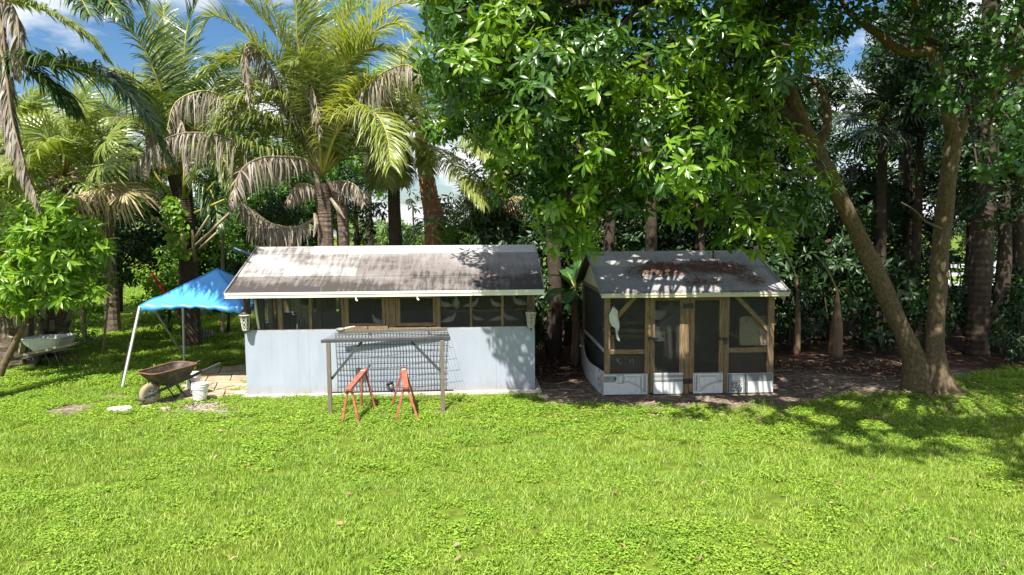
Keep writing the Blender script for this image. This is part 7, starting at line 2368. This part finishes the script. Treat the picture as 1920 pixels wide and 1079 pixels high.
# ------------------------------------------------------------------ grass, weeds and fallen leaves
def tuft_mesh(name, kind, seed, radius, n):
    rs = np.random.RandomState(seed)
    V, T = [], []
    if kind == 'blade':
        for i in range(n):
            a, rr = rs.rand() * 6.28, radius * math.sqrt(rs.rand())
            x, y = rr * math.cos(a), rr * math.sin(a)
            h = rs.uniform(.035, .085) * (1.25 if rs.rand() < .12 else 1)
            az = rs.rand() * 6.28
            lean = rs.uniform(.15, .95)
            dx, dy = math.cos(az) * lean, math.sin(az) * lean
            fa = rs.rand() * 6.28
            wx, wy = math.cos(fa) * .0042, math.sin(fa) * .0042
            b = len(V)
            for t, k in ((0, 1), (.55, .85), (1, .1)):
                px, py, pz = x + dx * h * t * (.5 + .5 * t), y + dy * h * t * (.5 + .5 * t), h * (t - .25 * lean * t * t)
                V += [(px - wx * k, py - wy * k, pz), (px + wx * k, py + wy * k, pz)]
            T += [(b, b + 1, b + 3), (b, b + 3, b + 2), (b + 2, b + 3, b + 5), (b + 2, b + 5, b + 4)]
        return np_mesh(name, np.array(V), np.array(T))
    P, D, N, L = [], [], [], []
    for i in range(n):
        a, rr = rs.rand() * 6.28, radius * math.sqrt(rs.rand())
        P.append((rr * math.cos(a), rr * math.sin(a), rs.uniform(.01, .06)))
        az = rs.rand() * 6.28
        D.append((math.cos(az), math.sin(az), rs.uniform(-.1, .5)))
        N.append((rs.randn() * .3, rs.randn() * .3, 1))
        L.append(rs.uniform(.018, .042))
    L = np.array(L)
    return leaves_to_mesh(name, dict(P=np.array(P), D=np.array(D), N=np.array(N), L=L, W=L * .62, C=np.full(n, .2)), 'simple')

lib = bpy.data.collections.new('lawn_tufts')       # never linked to the scene: only instanced by the lawn
for k in range(6):
    me = tuft_mesh('tuft', 'blade', 600 + k, .17, 170)
    me.materials.append(M['grass'])
    o = bpy.data.objects.new('tuft_a%d' % k, me); lib.objects.link(o)
for k in range(4):
    me = tuft_mesh('weed', 'weed', 650 + k, .18, 130)
    me.materials.append(M['weed'])
    o = bpy.data.objects.new('weed_b%d' % k, me); lib.objects.link(o)

rs_ = np.random.RandomState(71)
def scatter_pts(n, x0, x1, y0, y1):
    return rs_.uniform(x0, x1, n), rs_.uniform(y0, y1, n)
PX, PY, SCL = [], [], []
for (y0, y1, dens, sc) in ((4.6, 9, 34, .92), (9, 14, 30, 1.0), (14, 20, 17, 1.25), (20, 32, 6, 1.9), (32, 60, 1.2, 3.2)):
    wx0, wx1 = -.80 * y1 - .5, .80 * y1 + .5
    n = int((wx1 - wx0) * (y1 - y0) * dens)
    x, y = scatter_pts(n, wx0, wx1, y0, y1)
    ok = np.abs(x) < .80 * y + .6
    x, y = x[ok], y[ok]
    nz = np.array([mnoise.noise(Vector((a * 2.3, b * 2.3, 1.7))) + .5 * mnoise.noise(Vector((a * 6, b * 6, 4.2))) for a, b in zip(x, y)])
    b = bare_at(x, y)
    keep = rs_.rand(len(x)) > smooth(.28, .62, b + nz * .42 * smooth(.03, .2, b))
    # buildings, patio
    keep &= ~((x > -5.15) & (x < .55) & (y > 13.1) & (y < 16.7))
    keep &= ~((x > 1.8) & (x < 5.1) & (y > 13.05) & (y < 16.3))
    ca = [on_ground(*p) for p in (pt(0, 0), pt(1.06, 0), pt(1.06, 1), pt(0, 1))]
    polyp = [(p.x, p.y) for p in ca]
    inp = np.array([in_poly(a, b_, polyp) for a, b_ in zip(x, y)])
    keep &= ~(inp & (rs_.rand(len(x)) > .02))
    keep &= ~((np.abs(x) < 16) & (y > 15.8) & (x > .5))
    PX.append(x[keep]); PY.append(y[keep]); SCL.append(np.full(keep.sum(), sc) * rs_.uniform(.8, 1.25, keep.sum()))
PX, PY, SCL = map(np.concatenate, (PX, PY, SCL))
# weeds dominate near the buildings and in patches, blades in the open lawn
wn_ = np.array([mnoise.noise(Vector((a * .7, b * .7, 9.1))) for a, b in zip(PX, PY)])
weedy = wn_ * 1.1 + smooth(9.3, 12.2, PY) * .75 - .15 + .38 * rs_.randn(len(PX))
IDX = np.where(weedy > .25, 6 + rs_.randint(0, 4, len(PX)), rs_.randint(0, 6, len(PX)))
hs_ = 1 + .35 * np.array([mnoise.noise(Vector((a * 1.1, b * 1.1, 5.5))) for a, b in zip(PX, PY)])
print('lawn tufts', len(PX))
me = bpy.data.meshes.new('grass')
me.vertices.add(len(PX))
me.vertices.foreach_set('co', np.stack([PX, PY, np.array([mnoise.noise(Vector((a * .55, b * .55, 3))) * .02 for a, b in zip(PX, PY)]) - .012], -1).astype(np.float32).ravel())
for nm, tp, val in (('idx', 'INT', IDX.astype(np.int32)), ('rz', 'FLOAT', (rs_.rand(len(PX)) * 6.28).astype(np.float32)), ('sc', 'FLOAT', SCL.astype(np.float32)), ('hs', 'FLOAT', hs_.astype(np.float32))):
    a = me.attributes.new(nm, tp, 'POINT')
    a.data.foreach_set('value', val)
grass = bpy.data.objects.new('grass', me)
COL.objects.link(grass)
grass['kind'] = 'stuff'
ng = bpy.data.node_groups.new('lawn', 'GeometryNodeTree')
ng.interface.new_socket('Geometry', in_out='INPUT', socket_type='NodeSocketGeometry')
ng.interface.new_socket('Geometry', in_out='OUTPUT', socket_type='NodeSocketGeometry')
N_ = ng.nodes
gi, go = N_.new('NodeGroupInput'), N_.new('NodeGroupOutput')
mp = N_.new('GeometryNodeMeshToPoints')
ip = N_.new('GeometryNodeInstanceOnPoints')
ci = N_.new('GeometryNodeCollectionInfo')
ci.inputs['Collection'].default_value = lib
ci.inputs['Separate Children'].default_value = True
ci.inputs['Reset Children'].default_value = True
def attr(nm, tp):
    n = N_.new('GeometryNodeInputNamedAttribute'); n.data_type = tp
    n.inputs['Name'].default_value = nm
    return [s for s in n.outputs if s.enabled][0]
lk = ng.links
lk.new(gi.outputs[0], mp.inputs['Mesh'])
lk.new(mp.outputs[0], ip.inputs['Points'])
lk.new(ci.outputs[0], ip.inputs['Instance'])
ip.inputs['Pick Instance'].default_value = True
lk.new(attr('idx', 'INT'), ip.inputs['Instance Index'])
cr1 = N_.new('ShaderNodeCombineXYZ'); lk.new(attr('rz', 'FLOAT'), cr1.inputs[2])
lk.new(cr1.outputs[0], ip.inputs['Rotation'])
cs1 = N_.new('ShaderNodeCombineXYZ')
sc_o = attr('sc', 'FLOAT')
mu = N_.new('ShaderNodeMath'); mu.operation = 'MULTIPLY'
lk.new(sc_o, mu.inputs[0]); lk.new(attr('hs', 'FLOAT'), mu.inputs[1])
lk.new(sc_o, cs1.inputs[0]); lk.new(sc_o, cs1.inputs[1]); lk.new(mu.outputs[0], cs1.inputs[2])
lk.new(cs1.outputs[0], ip.inputs['Scale'])
lk.new(ip.outputs[0], go.inputs[0])
md = grass.modifiers.new('lawn', 'NODES')
md.node_group = ng

# fallen leaves: on the bare soil and here and there on the grass
n = 3200
x = np.concatenate([rs_.uniform(.6, 9.5, n), rs_.uniform(-6, 8, 150)])
y = np.concatenate([rs_.uniform(11.0, 16.5, n), rs_.uniform(5.5, 12.5, 150)])
ok = ~((x > 1.7) & (x < 5.15) & (y > 13.0) & (y < 16.3))
ok &= (rs_.rand(len(x)) < np.where(np.arange(len(x)) < n, .35 + .65 * bare_at(x, y), np.where(x > 1, 1, .35)))
x, y = x[ok], y[ok]
k = len(x)
az = rs_.rand(k) * 6.28
on_grass = bare_at(x, y) < .4
LVf = dict(P=np.stack([x, y, np.where(on_grass, .055, .012)], -1), D=np.stack([np.cos(az), np.sin(az), rs_.randn(k) * .15], -1), N=np.stack([rs_.randn(k) * .3, rs_.randn(k) * .3, np.ones(k)], -1),
           L=rs_.uniform(.06, .135, k), W=rs_.uniform(.026, .05, k), C=rs_.uniform(-.2, .4, k))
o = link_mesh('fallen_leaves', leaves_to_mesh('fallen_leaves', LVf, 'simple'), M['litter'])
o['kind'] = 'stuff'

tw = MB()
r2 = random.Random(17)
for i in range(110):
    x, y = r2.uniform(.7, 9.5), r2.uniform(12.2, 17)
    if 1.7 < x < 5.2 and y > 12.95 and y < 16.4: continue
    an, ln = r2.uniform(0, 6.28), r2.uniform(.15, .7)
    d = Vector((math.cos(an), math.sin(an), 0)) * ln
    p = Vector((x, y, .012))
    tw.tube([p, p + d * .5 + Vector((r2.uniform(-.05, .05), r2.uniform(-.05, .05), .02)), p + d], [.008, .007, .003], 4)
tag(tw.build('fallen_twigs', M['stem_pale']), kind='stuff')
# pale bare patch where bark has come away from the upright stem
def scar(px, py, rx_, rz_):
    c = at(px, py, yR - .165)
    m = MB()
    rs = random.Random(px)
    ps = [(rx_ * rs.uniform(.7, 1.1) * math.cos(k * .52), rz_ * rs.uniform(.7, 1.1) * math.sin(k * .52)) for k in range(12)]
    m.v = [tuple(c - Vector(RT.location) + Vector((a, .9 * abs(a) ** 1.3, b))) for a, b in ps] + [tuple(c - Vector(RT.location) + Vector((0, -.012, 0)))]
    m.f = [(i, (i + 1) % 12, 12) for i in range(12)]
    m.build('bare_patch', M['bark_scar'], RT)
M['bark_scar'] = mat_plain('bare_pale_wood', (0.42, 0.33, 0.20), (0.28, 0.21, 0.12), 12, .9)
for a_ in ((1770, 500, .06, .10), (1762, 520, .05, .09), (1778, 515, .035, .07)): scar(*a_)
